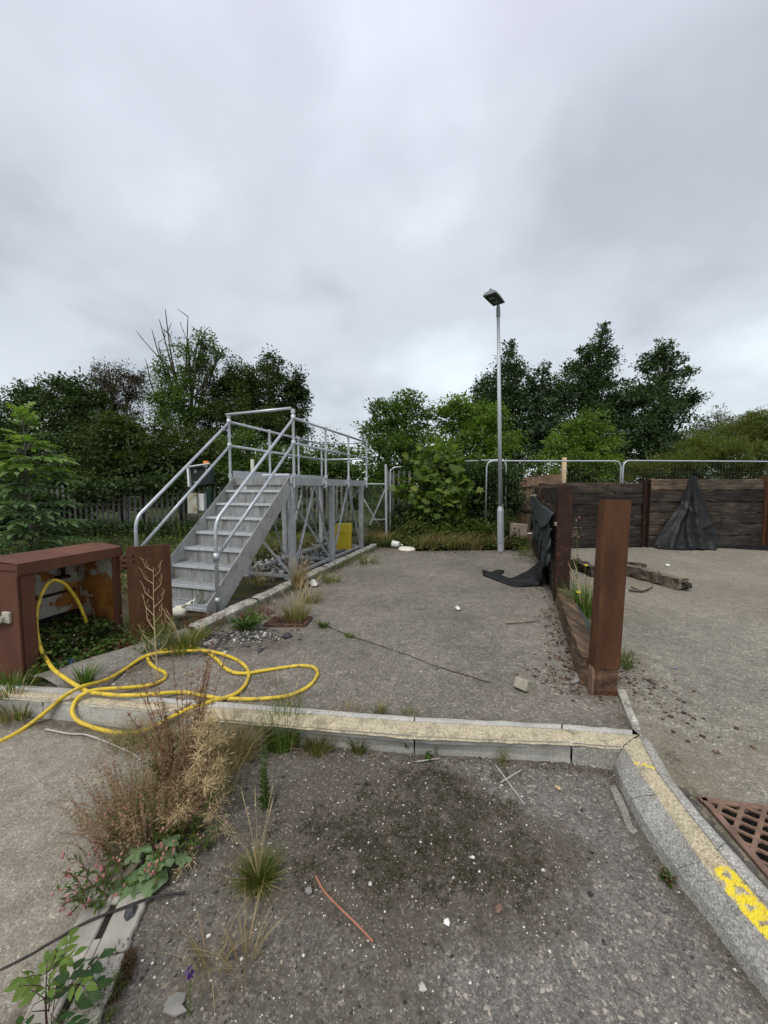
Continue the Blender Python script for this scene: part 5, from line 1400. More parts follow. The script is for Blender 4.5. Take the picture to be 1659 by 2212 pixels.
# ------------------------------------------------------------------ fences
def fence_frame(a, b): d = (b - a); L = d.length; d.normalize(); return d, Vector((-d.y, d.x, 0)), L
def palisade(name, label, a, b, zt, step=.155, z0=0, every=2.75, mats='palisade_grey'):
    a, b = Vector(a), Vector(b); d, s, L = fence_frame(a, b); MM = Matrix(((d.x, s.x, 0), (d.y, s.y, 0), (0, 0, 1)))
    r = thing('palisade_fence', label, 'fence', a)
    m = MB(); n_ = int(L / step); rr = random.Random(31)
    for i in range(n_ + 1):
        p = a + d * (i * step) + Vector((0, 0, rr.uniform(-.012, .012))); w = .034
        # W-section pale: a shallow fold with a three pointed head
        for sg in (-1, 1):
            vs = [p + d * (w * x * sg) + s * y + Vector((0, 0, z)) for x, y, z in ((0, -.014, z0 + .06), (1, 0, z0 + .06), (1, 0, zt - .1), (.55, -.005, zt - .03), (.0, -.014, zt))]
            m.add(vs, [(0, 1, 2, 3, 4)] if sg > 0 else [(4, 3, 2, 1, 0)])
    m.build('pale', mats, r, solid=.003)
    for z in (z0 + .35, zt - .32):
        m = MB(); m.beam(a + s * .03 + Vector((0, 0, z)), b + s * .03 + Vector((0, 0, z)), .03, .045); m.build('rail', 'rust_dark', r)
    i = 0
    while i * every < L:
        m = MB(); m.box(a + d * (i * every + .08) + s * .08 + Vector((0, 0, (zt - .1) / 2)), (.06, .1, zt - .05), MM); m.build('post', mats, r); i += 1
    return r
palisade('palisade_fence', 'long grey steel palisade fence under the trees behind the stairs', (-10.6, 10.9, -.05), (-.95, 11.75, -.05), 1.62)
palisade('palisade_fence', 'short run of grey palisade fence half buried in the sycamore', (.12, 10.4, 0), (1.75, 10.75, 0), 1.98, .155)
# chain link gate
ga, gb = D(783, 1100, 10.2), D(835, 1100, 10.3); ga.z = gb.z = .15
gate = thing('chain_link_gate', 'chain link gate leaf with crossed braces beyond the platform', 'gate', (ga.x, ga.y, 0))
d, s, L = fence_frame(ga, gb); zt = 1.58
m = MB()
for p, q in ((ga, gb), (ga + Vector((0, 0, zt - .15)), gb + Vector((0, 0, zt - .15))), (ga, ga + Vector((0, 0, zt - .15))), (gb, gb + Vector((0, 0, zt - .15)))): m.tube([p, q], .02, 8)
m.build('frame', 'pole_grey', gate)
for p, q in ((ga + Vector((0, 0, zt - .5)), gb + Vector((-.1, 0, .1))), (gb + Vector((0, 0, zt - .2)), ga + Vector((.2, 0, .3))), (ga.lerp(gb, .4) + Vector((0, 0, .45)), gb + Vector((0, 0, .45)))):
    m = MB(); m.beam(p, q, .008, .035); m.build('brace', 'pole_grey', gate)
m = MB(); k = -1.5
while k < L + .1:
    for sg in (1, -1):
        x0, x1 = k, k + 1.43
        za, zb = (.0, 1.43) if sg > 0 else (1.43, .0)
        t0 = max(0, (0 - x0) / 1.43); t1 = min(1, (L - x0) / 1.43)
        if t1 > t0: m.tube([ga + d * (x0 + 1.43 * t0) + Vector((0, 0, za + (zb - za) * t0)), ga + d * (x0 + 1.43 * t1) + Vector((0, 0, za + (zb - za) * t1))], .0022, 3, False)
    k += .07
m.build('wire_mesh', 'palisade_grey', gate)
gp_ = D(835, 1100, 9.9)
m = MB(); m.tube([(gp_.x, gp_.y, -.05), (gp_.x - .02, gp_.y, 2.1)], .035, 10); m.build('gate_post', 'pole_grey', base=(gp_.x, gp_.y, 0), label='round grey steel post between chain link gate and sycamore', cat='post')
m = MB(); q = D(843, 1100, 9.95); m.tube(catmull([(q.x, q.y, .3), (q.x, q.y, 1.8), (q.x + .03, q.y, 1.95), (q.x + .12, q.y, 2.02), (q.x + .3, q.y + .05, 2.04)], 4), .018, 8); m.build('bent_tube', 'tube_galvanised', smooth=True, label='bent galvanised tube end poking out beside the round grey gate post', cat='tube')
# temporary mesh panels
def heras(a, b, zt, label, lean_=0.0, z0=.1):
    a, b = Vector(a), Vector(b); d, s, L = fence_frame(a, b)
    r = thing('mesh_fence_panel', label, 'fence panel', (a.x, a.y, 0), 'temporary mesh fence panels')
    def q(t, z): return a + d * t + s * (lean_ * z) + Vector((0, 0, z))
    R_ = .16
    path = [q(0, z0), q(0, zt - R_), q(.03, zt - .07), q(.08, zt - .02), q(R_, zt), q(L - R_, zt), q(L - .08, zt - .02), q(L - .03, zt - .07), q(L, zt - R_), q(L, z0)]
    m = MB(); m.tube(path, .021, 8); m.tube([q(0, z0 + .15), q(L, z0 + .15)], .017, 6); m.build('frame', 'tube_galvanised', r, smooth=True)
    m = MB(); k = .09
    while k < L - .05: m.tube([q(k, z0 + .15), q(k, zt - .01)], .0016, 3, False); k += .09
    z = z0 + .4
    while z < zt: m.tube([q(0, z), q(L, z)], .0016, 3, False); z += .28
    m.build('wire_mesh', 'palisade_grey', r)
def P2(px, Y): return ((px - CX) / F * Y, Y, 0)
heras(P2(1050, 9.9), P2(1338, 9.95), 2.19, 'mesh fence panel directly behind the lamp post and the wooden boards')
heras(P2(1343, 9.95), P2(1662, 10.3), 2.2, 'mesh fence panel with its left end behind the back sleeper wall post')
heras(P2(990, 11.0), P2(1094, 10.1), 2.24, 'leaning mesh fence panel swallowed by the ivy left of the lamp post', -.04)
# close board fence
fa, fb = Vector(P2(1092, 10.7)), Vector(P2(1213, 10.35))
cbf = thing('wooden_fence', 'old brown close board fence bay behind the lamp post', 'fence', fa)
d, s, L = fence_frame(fa, fb); MM = Matrix(((d.x, s.x, 0), (d.y, s.y, 0), (0, 0, 1)))
m = MB(); k = 0; rr = random.Random(6)
while k < L - .02:
    t = k / L; h = 1.72 + .16 * t + rr.uniform(-.02, .02)
    m.box(fa + d * (k + .05) + s * rr.uniform(-.006, .006) + Vector((0, 0, h / 2)), (.096, .016, h), MM @ Matrix.Rotation(R(4), 3, 'Z')); k += .094
m.build('boards', 'fence_board', cbf)
for z, dz in ((1.48, .16), (.82, .05)):
    m = MB(); m.beam(fa - s * .035 + Vector((0, 0, z)), fb - s * .035 + Vector((0, 0, z + dz)), .05, .06); m.build('rail', 'fence_board', cbf)
pf_ = Vector(P2(1216, 10.3)); m = MB(); m.box(pf_ + Vector((0, 0, 1.13)), (.095, .095, 2.36)); m.build('fence_post', 'pale_timber', base=pf_, bevel=.006, label='pale square timber post standing above the end of the board fence', cat='post')
# rubble block behind the lamp
m = MB(); q = D(1120, 1133, 9.2); m.box((q.x, 9.2, .42), (.42, .1, .34), Matrix.Rotation(R(5), 3, 'Y')); m.build('concrete_slab', 'rubble_pinkish', bevel=.01, label='broken pinkish concrete slab propped in the weeds right of the lamp post', cat='slab')
# pale pole seen between the far legs, and lump on deck
q = pp(1.1, PW + .45, 0); m = MB(); m.tube([(q.x, q.y, -.05), (q.x, q.y, 2.05)], .035, 10); m.build('plastic_pipe', 'cream_plastic', label='cream upright plastic pipe standing behind the platform rail', cat='pipe')

# ------------------------------------------------------------------ ballast and loose stones (uncountable)
def pebbles(name, mat, pts, rad, seed, flat=.6):
    rg = np.random.default_rng(seed); pts = np.asarray(pts, float); n_ = len(pts)
    t = np.array([(1, 0, 0), (-1, 0, 0), (0, 1, 0), (0, -1, 0), (0, 0, 1), (0, 0, -1)], float)
    V = np.repeat(t[None], n_, 0) * rg.uniform(.65, 1.25, (n_, 6, 1)) + rg.uniform(-.22, .22, (n_, 6, 3))
    V[:, :, 2] *= flat; a = rg.uniform(0, 6.28, n_); c, s_ = np.cos(a)[:, None], np.sin(a)[:, None]
    X = V[:, :, 0] * c - V[:, :, 1] * s_; Y = V[:, :, 0] * s_ + V[:, :, 1] * c
    V = np.stack([X * 1.2, Y, V[:, :, 2]], 2) * np.asarray(rad)[:, None, None] + pts[:, None, :]
    f = np.array([(0, 2, 4), (2, 1, 4), (1, 3, 4), (3, 0, 4), (2, 0, 5), (1, 2, 5), (3, 1, 5), (0, 3, 5)])
    Q = (np.arange(n_)[:, None, None] * 6 + f[None]).reshape(-1, 3)
    return np_mesh(name, V.reshape(-1, 3), Q, mat, kind='stuff')
rg = np.random.default_rng(17)
X = rg.uniform(-1.1, 1.35, 15000); Y = rg.uniform(.95, 2.2, 15000)
keep = inpoly(X, Y, lane_poly) & (front_mask(X, Y) > .02)
dn = fr_dirt(X, Y) + .25; keep &= rg.uniform(0, 1, 15000) < np.clip(dn, .1, 1) * .8
keep &= seg_dist(X, Y, [(p.x, p.y) for p in rB]) > .04
X, Y = X[keep], Y[keep]; n_ = len(X)
rad = .0016 + .0045 * rg.uniform(0, 1, n_) ** 4 + .0055 * (rg.uniform(0, 1, n_) > .982)
pebbles('gravel', 'gravel_mix', np.stack([X, Y, front_z(X, Y) + rad * .3], 1), rad, 3)
Xm = rg.uniform(-.7, 1.2, 12000); Ym = rg.uniform(1.1, 2.1, 12000)
mk = fr_moss(Xm, Ym) + 1.3 * (fbm(Xm * 9, Ym * 9, 51) - .5) + .5 * (fbm(Xm * 30, Ym * 30, 52) - .5) > .42
Xm, Ym = Xm[mk], Ym[mk]
V, Q = blade_arrays(rg, np.stack([Xm, Ym, front_z(Xm, Ym) - .001], 1), 7, .0075, .009, 1.0, .0022, .6); np_mesh('moss', V, Q, 'front_moss', kind='stuff')
# chippings in the bay by the kerb
pts, rad = [], []
for _ in range(900):
    t = rg.normal(0, .5); p = G(430 + rg.normal(0, 38), 1388 + rg.normal(0, 12), 0) if rg.random() < .6 else G(540 + rg.normal(0, 40), 1372 + rg.normal(0, 9), 0)
    if p.x < kx(p.y) + .03: continue
    r_ = .006 + .02 * rg.random() ** 3; pts.append((p.x, p.y, r_ * .3)); rad.append(r_)
for _ in range(700):
    y = rg.uniform(2.7, 9.1); x = kx(y) + abs(rg.normal(0, .09)) + .01; r_ = .004 + .012 * rg.random() ** 3; pts.append((x, y, r_ * .3)); rad.append(r_)
pebbles('chippings', 'dark_gravel', pts, rad, 5)
pts, rad = [], []
for _ in range(2600):
    s_, w_ = rg.uniform(-.2, 3.8), rg.uniform(.12, 2.2)
    if rg.random() > (.9 if .3 < w_ < 1.3 and s_ > .2 else .35): continue
    p = pp(s_, w_, 0); r_ = .014 + .045 * rg.random() ** 2.5; pts.append((p.x, p.y, r_ * .35)); rad.append(r_)
pebbles('ballast', 'ballast_mix', pts, rad, 6, .75)
# flakes of bark and rust round the column
pts, rad = [], []
for _ in range(900):
    c_ = ((1.95, 2.55, .16, .3), (1.75, 2.95, .14, .2), (1.4, 2.75, .12, .12), (2.0, 3.6, .12, .5))[rg.integers(0, 4)]
    x, y = rg.normal(c_[0], c_[2]), rg.normal(c_[1], c_[3])
    if abs(x - (COLB.x + (y - COLB.y) * .333)) < .1 and y > 2.6: continue
    r_ = .003 + .014 * rg.random() ** 2.5; pts.append((x, y, .006)); rad.append(r_)
pebbles('bark_debris', 'debris_mix', pts, rad, 8, .22)

# ------------------------------------------------------------------ trees
def lobes_px(L):
    """(x, y, distance, rx, ry) measured on the photo -> centre and radii in metres"""
    o = []
    for x, y, Y, rx, ry in L:
        c = D(x, y, Y); k = Y / F
        o.append((np.array(c), np.array([rx * k, min(rx, ry) * k * .95 + .15, ry * k])))
    return o
def crown(rg, lob, leaf, ratio, cover, clump=.26, hang=.15, shell=2.4, star=False, stray=.06):
    Cs, As, Ns, Ls, tips = [], [], [], [], []
    for c, r in lob:
        area = math.pi * r[0] * r[2]
        n_ = int(1.45 * cover * area / (leaf * leaf * ratio * .5))
        R0 = min(clump * 1.25, .55 * min(r))
        nc = max(8, int(1.8 * area / (R0 * R0)))
        u = rg.normal(size=(nc, 3)); u /= np.linalg.norm(u, axis=1, keepdims=True)
        q = rg.uniform(0, 1, nc) ** (1 / shell); q = q * (.92 + stray * rg.normal(size=nc))
        cc = c + u * r * q[:, None]
        k = rg.integers(0, nc, n_)
        sz = R0 * (.55 + .9 * rg.uniform(0, 1, nc))
        dv = rg.normal(size=(n_, 3)); dv /= np.linalg.norm(dv, axis=1, keepdims=True)
        e = dv * (rg.uniform(0, 1, n_) ** .45 * sz[k])[:, None]
        # a clump is a spray: longer outwards, thin from top to bottom
        e = e * np.array([1.1, 1.1, .62]) + u[k] * (np.abs(e * u[k]).sum(1) * .5)[:, None]
        P = cc[k] + e
        outd = unit(u[k] * .6 + dv * .7 + rg.normal(size=(n_, 3)) * .45)
        A = outd.copy(); A[:, 2] -= hang; N = rg.normal(size=(n_, 3)) * .5; N[:, 2] += 1.0
        N += outd * .3
        Cs.append(P); As.append(A); Ns.append(N); Ls.append(leaf * rg.uniform(.65, 1.3, n_)); tips.append(cc)
    C, A, N, L = np.concatenate(Cs), np.concatenate(As), np.concatenate(Ns), np.concatenate(Ls)
    k = C[:, 2] > .02
    C, A, N, L = C[k], A[k], N[k], L[k]
    VQ = star_arrays(C, A, N, L) if star else leaf_arrays(C, A, N, L, L * ratio)
    return VQ[0], VQ[1], tips
def limbs(m, rg, base, lob, r0, twigs=8, rmin=.012, tips=None):
    base = Vector(base)
    top = max(lob, key=lambda l: l[0][2] + l[1][2])
    tc_ = Vector(top[0]); 
    path = [base, base.lerp(tc_, .35) + Vector((rg.normal(0, .08), rg.normal(0, .08), 0)), base.lerp(tc_, .7) + Vector((rg.normal(0, .1), 0, 0)), tc_ + Vector((0, 0, top[1][2] * .5))]
    path = catmull(path, 5); n_ = len(path)
    m.tube(path, [r0 * (1.25 if i == 0 else 1) * (1 - .88 * i / (n_ - 1)) for i in range(n_)], 8)
    for li, (c, r) in enumerate(lob):
        c = Vector(c); j = int(n_ * min(.75, max(.12, .55 * (c.z - base.z) / max(.5, tc_.z - base.z))))
        st = path[j]; rr_ = max(rmin * 1.6, r0 * .42 * (1 - j / n_))
        mid = st.lerp(c, .5) + Vector((0, 0, -.08 * (c - st).length))
        bp = catmull([st, mid, c], 5); m.tube(bp, [rr_ * (1 - .6 * i / (len(bp) - 1)) for i in range(len(bp))], 6)
        for _ in range(twigs):
            tp_ = tips[li]; e = Vector(tp_[rg.integers(0, len(tp_))]); s2 = bp[rg.integers(4, len(bp))]
            m.tube([s2, s2.lerp(e, .5) + Vector((0, 0, .04)), e], [rr_ * .4, rr_ * .28, rmin * .4], 4)
def tree(name, label, cat, base, L, mat, leaf, ratio=.55, cover=3.6, r0=.12, seed=1, clump=.26, hang=.15, group=None, bark='bark', twigs=7, star=False, shell=2.4, stray=.06, extra=None):
    rg = np.random.default_rng(seed); lob = lobes_px(L)
    r = thing(name, label, cat, base, group)
    V, Q, tips = crown(rg, lob, leaf, ratio, cover, clump, hang, shell, star, stray)
    m = MB(); limbs(m, rg, base, lob, r0, twigs * 2, tips=tips)
    if extra: extra(m, rg)
    m.build('trunk', bark, r, smooth=True)
    np_mesh('crown', V, Q, mat, r)
    return r
TL, TR_ = 'trees beyond the palisade fence', 'trees beyond the sleeper wall'
def gb_(px, Y): return ((px - CX) / F * Y, Y, 0)
tree('broadleaf_tree', 'dark round tree cut off by the left edge of the photo', 'tree', gb_(-30, 14), [(-40, 930, 14, 70, 70), (0, 905, 14.3, 40, 42), (-10, 1000, 13.4, 75, 80), (-60, 1080, 13, 90, 70)], 'leaf_dark', .12, seed=1, group=TL)
tree('broadleaf_tree', 'broad dark green tree with knobbly top at far left of the tree row', 'tree', gb_(120, 14.8), [(150, 850, 15, 36, 36), (105, 850, 15, 42, 28), (60, 845, 15, 28, 18), (40, 860, 15, 18, 24), (110, 905, 15, 85, 50), (190, 880, 15, 45, 50), (130, 980, 14.3, 110, 80), (230, 960, 14.5, 80, 80)], 'leaf_dark', .12, seed=2, r0=.2, group=TL)
tree('hawthorn_tree', 'thin crowned reddish tinged tree left of the ivy clad dead top', 'tree', gb_(262, 16), [(236, 812, 16, 36, 26), (285, 815, 16, 30, 24), (215, 845, 16, 34, 26), (280, 860, 16, 50, 42), (235, 885, 16, 50, 40)], 'leaf_reddish', .085, ratio=.5, seed=3, cover=1.7, group=TL, twigs=16, shell=1.9)
def dead_top(m, rg):
    for x0, y0, x1, y1, r_ in ((386, 850, 357, 668, .035), (380, 830, 344, 690, .03), (400, 830, 406, 684, .032), (372, 800, 310, 735, .03), (362, 815, 328, 712, .028), (415, 800, 436, 705, .026), (408, 790, 390, 700, .02), (428, 770, 445, 712, .02), (420, 860, 480, 760, .04), (350, 880, 318, 790, .03), (376, 760, 362, 712, .02), (360, 820, 342, 740, .025)):
        p, q = D(x0, y0, 16), D(x1, y1, 16 + rg.normal(0, .3)); mid = p.lerp(q, .5) + Vector((rg.normal(0, .07), 0, 0))
        b = catmull([p, mid, q], 5); m.tube(b, [1.3 * r_ * (1 - .65 * i / (len(b) - 1)) for i in range(len(b))], 5)
        for _ in range(3):
            j = rg.integers(4, len(b)); e = b[j] + Vector((rg.normal(0, .2), rg.normal(0, .1), rg.uniform(.08, .4))); m.tube([b[j], e], [.018, .009], 4)
tree('ivy_clad_tree', 'ivy clad tree with bare dead branches sticking up from its crown', 'tree', gb_(390, 16), [(385, 835, 16, 34, 50), (360, 800, 16, 20, 26), (410, 775, 16, 28, 36), (440, 738, 16, 24, 20), (472, 762, 16, 20, 12), (446, 790, 16, 22, 22), (400, 890, 16, 55, 60), (345, 870, 16, 24, 50)], 'leaf_mid', .1, seed=4, cover=2.3, r0=.17, group=TL, extra=dead_top, twigs=10, shell=2.0)
tree('broadleaf_tree', 'olive green rounded tree right of the ivy clad dead top', 'tree', gb_(520, 17), [(520, 815, 17, 40, 30), (480, 840, 17, 34, 30), (555, 825, 17, 34, 40), (520, 870, 17, 66, 48), (470, 920, 16.5, 60, 60), (560, 920, 16.5, 60, 55)], 'leaf_olive', .1, seed=5, r0=.18, group=TL)
tree('broadleaf_tree', 'dark oak with a notched outline above the platform gate bar', 'tree', gb_(600, 19), [(590, 790, 19, 22, 22), (580, 820, 19, 30, 26), (635, 830, 19, 26, 26), (650, 845, 19, 16, 20), (610, 860, 19, 48, 44), (645, 885, 19, 20, 22), (600, 920, 19, 58, 50), (640, 935, 19, 24, 40)], 'leaf_dark', .13, seed=6, r0=.25, group=TL)
tree('maple_tree', 'mid green maple spreading low over the palisade fence', 'tree', gb_(310, 13.2), [(300, 950, 13.3, 90, 60), (210, 1000, 13, 90, 65), (400, 985, 13.3, 85, 60), (330, 1010, 12.7, 110, 42), (180, 1060, 12.6, 90, 60), (480, 1000, 13.3, 50, 60)], 'leaf_olive', .1, .75, seed=7, r0=.14, cover=4.2, group=TL, bark='bark')
tree('maple_tree', 'dark understory maple filling the gap behind the left fence end', 'tree', gb_(90, 12.4), [(90, 1080, 12.4, 120, 70), (10, 1110, 11, 80, 60), (70, 1110, 10.8, 70, 55), (200, 1062, 10.8, 60, 20), (330, 1045, 11, 110, 17), (450, 1030, 11.2, 60, 14)], 'leaf_dark', .1, .7, seed=8, r0=.1, cover=4, group=TL)
tree('green_bush', 'bright green bush seen through the stair handrails', 'bush', gb_(555, 13), [(540, 975, 13, 48, 38), (590, 1000, 12.8, 50, 34), (520, 1020, 12.6, 60, 26), (470, 1028, 12.6, 40, 18)], 'leaf_mid', .1, .65, seed=9, r0=.06, cover=3, group=TL)
tree('green_bush', 'bright green bush behind the middle of the platform guard rail', 'bush', gb_(690, 13.6), [(665, 985, 13.6, 46, 40), (720, 985, 13.8, 46, 40), (760, 1005, 13.4, 36, 34), (690, 1020, 13.2, 90, 28)], 'leaf_mid', .1, .65, seed=10, r0=.06, cover=3.2, group=TL)
# right of the platform
tree('oak_sapling', 'light green young oak rising right of the platform rail', 'tree', gb_(865, 12.4), [(876, 862, 12.5, 26, 22), (824, 882, 12.5, 28, 18), (840, 905, 12.4, 45, 30), (895, 895, 12.5, 42, 34), (806, 925, 12.3, 30, 22), (860, 945, 12.2, 74, 40), (850, 1000, 12, 74, 55), (830, 1060, 11.6, 50, 50), (900, 1000, 11.8, 60, 60)], 'leaf_mid', .1, .6, seed=11, r0=.09, cover=3, group=TR_, shell=1.9)
tree('oak_sapling', 'second light green young oak left of the lamp pole', 'tree', gb_(1010, 12.6), [(990, 868, 12.6, 22, 22), (975, 895, 12.6, 44, 32), (1035, 895, 12.6, 44, 34), (1000, 935, 12.4, 84, 44), (1075, 945, 12.6, 54, 40), (960, 985, 12, 70, 45), (1060, 990, 12.2, 60, 40), (1010, 1030, 11.6, 80, 50)], 'leaf_bright', .1, .6, seed=12, r0=.1, cover=3.2, group=TR_, shell=2.0)
tree('sycamore_sapling', 'yellow green sycamore with large lobed leaves over the short palisade', 'tree', gb_(940, 10.5), [(930, 990, 10.4, 44, 40), (970, 1000, 10.3, 34, 40), (915, 1045, 10.1, 40, 36), (965, 1055, 10.0, 44, 40), (975, 1095, 9.9, 30, 26), (930, 1098, 9.9, 36, 24), (885, 1060, 10.1, 34, 26)], 'leaf_maple', .17, seed=13, r0=.05, cover=1.25, star=True, clump=.2, hang=.5, group=TR_)
tree('ivy_mass', 'dark ivy covering the old fence left of the wooden boards', 'ivy', gb_(1050, 10.6), [(1020, 1050, 10.8, 50, 50), (1070, 1055, 10.6, 50, 50), (1095, 1035, 10.2, 30, 22), (1030, 1095, 10.5, 60, 36), (1080, 1095, 10.5, 36, 34), (880, 1115, 10.3, 56, 24)], 'leaf_ivy', .075, .85, seed=14, r0=.04, cover=4, group=TR_)
tree('alder_tree', 'narrow dark alder standing right behind the lamp pole', 'tree', gb_(1095, 17), [(1100, 752, 17, 12, 18), (1098, 785, 17, 24, 22), (1118, 800, 17, 28, 18), (1085, 825, 17, 46, 28), (1060, 850, 17, 36, 26), (1110, 860, 17, 50, 40), (1085, 905, 16.8, 80, 46), (1130, 950, 16.5, 70, 60), (1040, 835, 17, 24, 16), (1050, 890, 16.8, 50, 40)], 'leaf_alder', .1, .75, seed=15, r0=.13, cover=3, group=TR_, shell=1.8)
tree('sycamore_tree', 'sycamore with two thin upright shoots between the alders', 'tree', gb_(1165, 16), [(1174, 795, 16, 9, 16), (1176, 820, 16, 14, 18), (1150, 815, 16, 10, 20), (1150, 845, 16, 18, 20), (1165, 870, 16, 45, 30), (1160, 915, 15.6, 60, 40), (1180, 965, 15.4, 60, 44)], 'leaf_darkcool', .13, .8, seed=16, r0=.12, cover=2.8, group=TR_, hang=.5, shell=1.8)
tree('alder_tree', 'tall pointed alder, the highest tree on the right', 'tree', gb_(1278, 17), [(1302, 712, 17, 9, 14), (1294, 738, 17, 20, 16), (1270, 760, 17, 26, 14), (1310, 765, 17, 28, 14), (1285, 785, 17, 46, 20), (1240, 790, 17, 26, 14), (1265, 820, 17, 66, 26), (1320, 825, 17, 26, 16), (1265, 860, 16.8, 80, 34), (1250, 910, 16.5, 84, 42), (1280, 965, 16, 84, 44), (1335, 880, 16.8, 50, 46), (1340, 940, 16.4, 60, 50), (1205, 850, 16.8, 40, 40)], 'leaf_alder', .1, .75, seed=17, r0=.15, cover=3.2, group=TR_, shell=1.8)
tree('alder_tree', 'wide topped dark alder farthest right in the row', 'tree', gb_(1430, 17), [(1434, 748, 17, 18, 14), (1420, 770, 17, 34, 14), (1450, 778, 17, 30, 14), (1395, 790, 17, 26, 12), (1480, 803, 17, 26, 10), (1430, 805, 17, 40, 16), (1430, 840, 17, 42, 24), (1380, 850, 17, 40, 28), (1500, 862, 17, 30, 12), (1465, 870, 17, 50, 22), (1410, 890, 16.6, 84, 36), (1440, 935, 16.4, 92, 40), (1400, 980, 16, 90, 40), (1470, 985, 16, 50, 40)], 'leaf_alder', .1, .75, seed=18, r0=.16, cover=3, group=TR_, shell=1.8)
tree('green_bush', 'bright yellow green bush peeking over the mesh fence behind the column', 'bush', gb_(1250, 12), [(1262, 912, 12.2, 24, 22), (1240, 935, 12.2, 40, 24), (1295, 940, 12.2, 34, 26), (1220, 960, 12, 44, 26), (1270, 970, 12, 60, 34), (1235, 1010, 11.6, 90, 34), (1300, 1010, 11.8, 50, 34)], 'leaf_bright', .09, .6, seed=19, r0=.05, cover=3, group=TR_, shell=1.9)
tree('willow_bush', 'olive willow bush spilling over the mesh fence at the right edge', 'bush', gb_(1560, 12.4), [(1600, 938, 12.8, 70, 28), (1665, 925, 12.8, 60, 34), (1625, 905, 13, 24, 18), (1530, 962, 12.4, 60, 28), (1470, 1000, 12.2, 60, 22), (1580, 990, 11.8, 90, 34), (1660, 1000, 11.8, 70, 40), (1410, 1012, 12, 44, 18), (1350, 1020, 12.2, 40, 22)], 'leaf_willow', .1, .22, seed=20, r0=.05, cover=2.6, clump=.3, hang=-.5, group=TR_, twigs=14, shell=1.9)
tree('willow_bush', 'wispy grey green willow between alder and olive willow', 'bush', gb_(1560, 15), [(1540, 925, 15, 26, 26), (1552, 895, 15, 12, 16), (1600, 912, 15, 26, 18), (1512, 945, 15, 30, 22), (1580, 935, 15, 40, 20), (1500, 975, 14.5, 44, 26)], 'leaf_grey', .1, .22, seed=21, r0=.04, cover=1.3, clump=.3, hang=-.6, group=TR_, twigs=18, shell=1.6)
tree('pine_tree', 'small dark pine far off at the right edge', 'tree', gb_(1642, 30), [(1640, 930, 30, 22, 9), (1650, 945, 30, 26, 10), (1630, 945, 30, 16, 8)], 'leaf_dark', .2, .2, seed=22, r0=.2, cover=3, clump=.5, group=TR_)
# far wood closing the gaps
rg = np.random.default_rng(99); V, Q = [], []
lob = []
for x in np.arange(-40, 45, 2.6):
    y = 27 + rg.uniform(-2, 3); h = rg.uniform(2.2, 4.2) if not (-6 < x < -1) else rg.uniform(1.8, 2.6)
    lob.append((np.array([x, y, h * .5]), np.array([2.3, 1.6, h * .62])))
V, Q, _ = crown(rg, lob, .26, .6, 3.2, .5)
np_mesh('woodland', V, Q, 'leaf_dark', kind='stuff')

# ------------------------------------------------------------------ plants with compound leaves
def pinnate(rg, C, A, L, pairs=4, wide=.4, droop=.35):
    """one compound leaf: leaflets in pairs along a drooping rachis"""
    C = np.array(C); A = np.array(A, float); A /= np.linalg.norm(A)
    S = np.cross(A, [0, 0, 1]); S /= max(np.linalg.norm(S), 1e-6); N = np.cross(S, A)
    P, AX, NN, LL = [], [], [], []
    for i in range(1, pairs + 1):
        t = (i + .3) / (pairs + 1); p = C + A * L * t - np.array([0, 0, 1]) * L * droop * t * t
        for sg in (-1, 1):
            P.append(p); ax_ = S * sg * .85 + A * .55 - np.array([0, 0, .25]); AX.append(ax_ + rg.normal(size=3) * .12); NN.append(N + rg.normal(size=3) * .2); LL.append(L * wide * (1 - .25 * abs(t - .55)) * rg.uniform(.85, 1.1))
    P.append(C + A * L - np.array([0, 0, 1]) * L * droop); AX.append(A - np.array([0, 0, .4])); NN.append(N); LL.append(L * wide * 1.05)
    ra = [tuple(C), tuple(C + A * L * .5 - np.array([0, 0, 1]) * L * droop * .25), tuple(C + A * L - np.array([0, 0, 1]) * L * droop)]
    return P, AX, NN, LL, ra
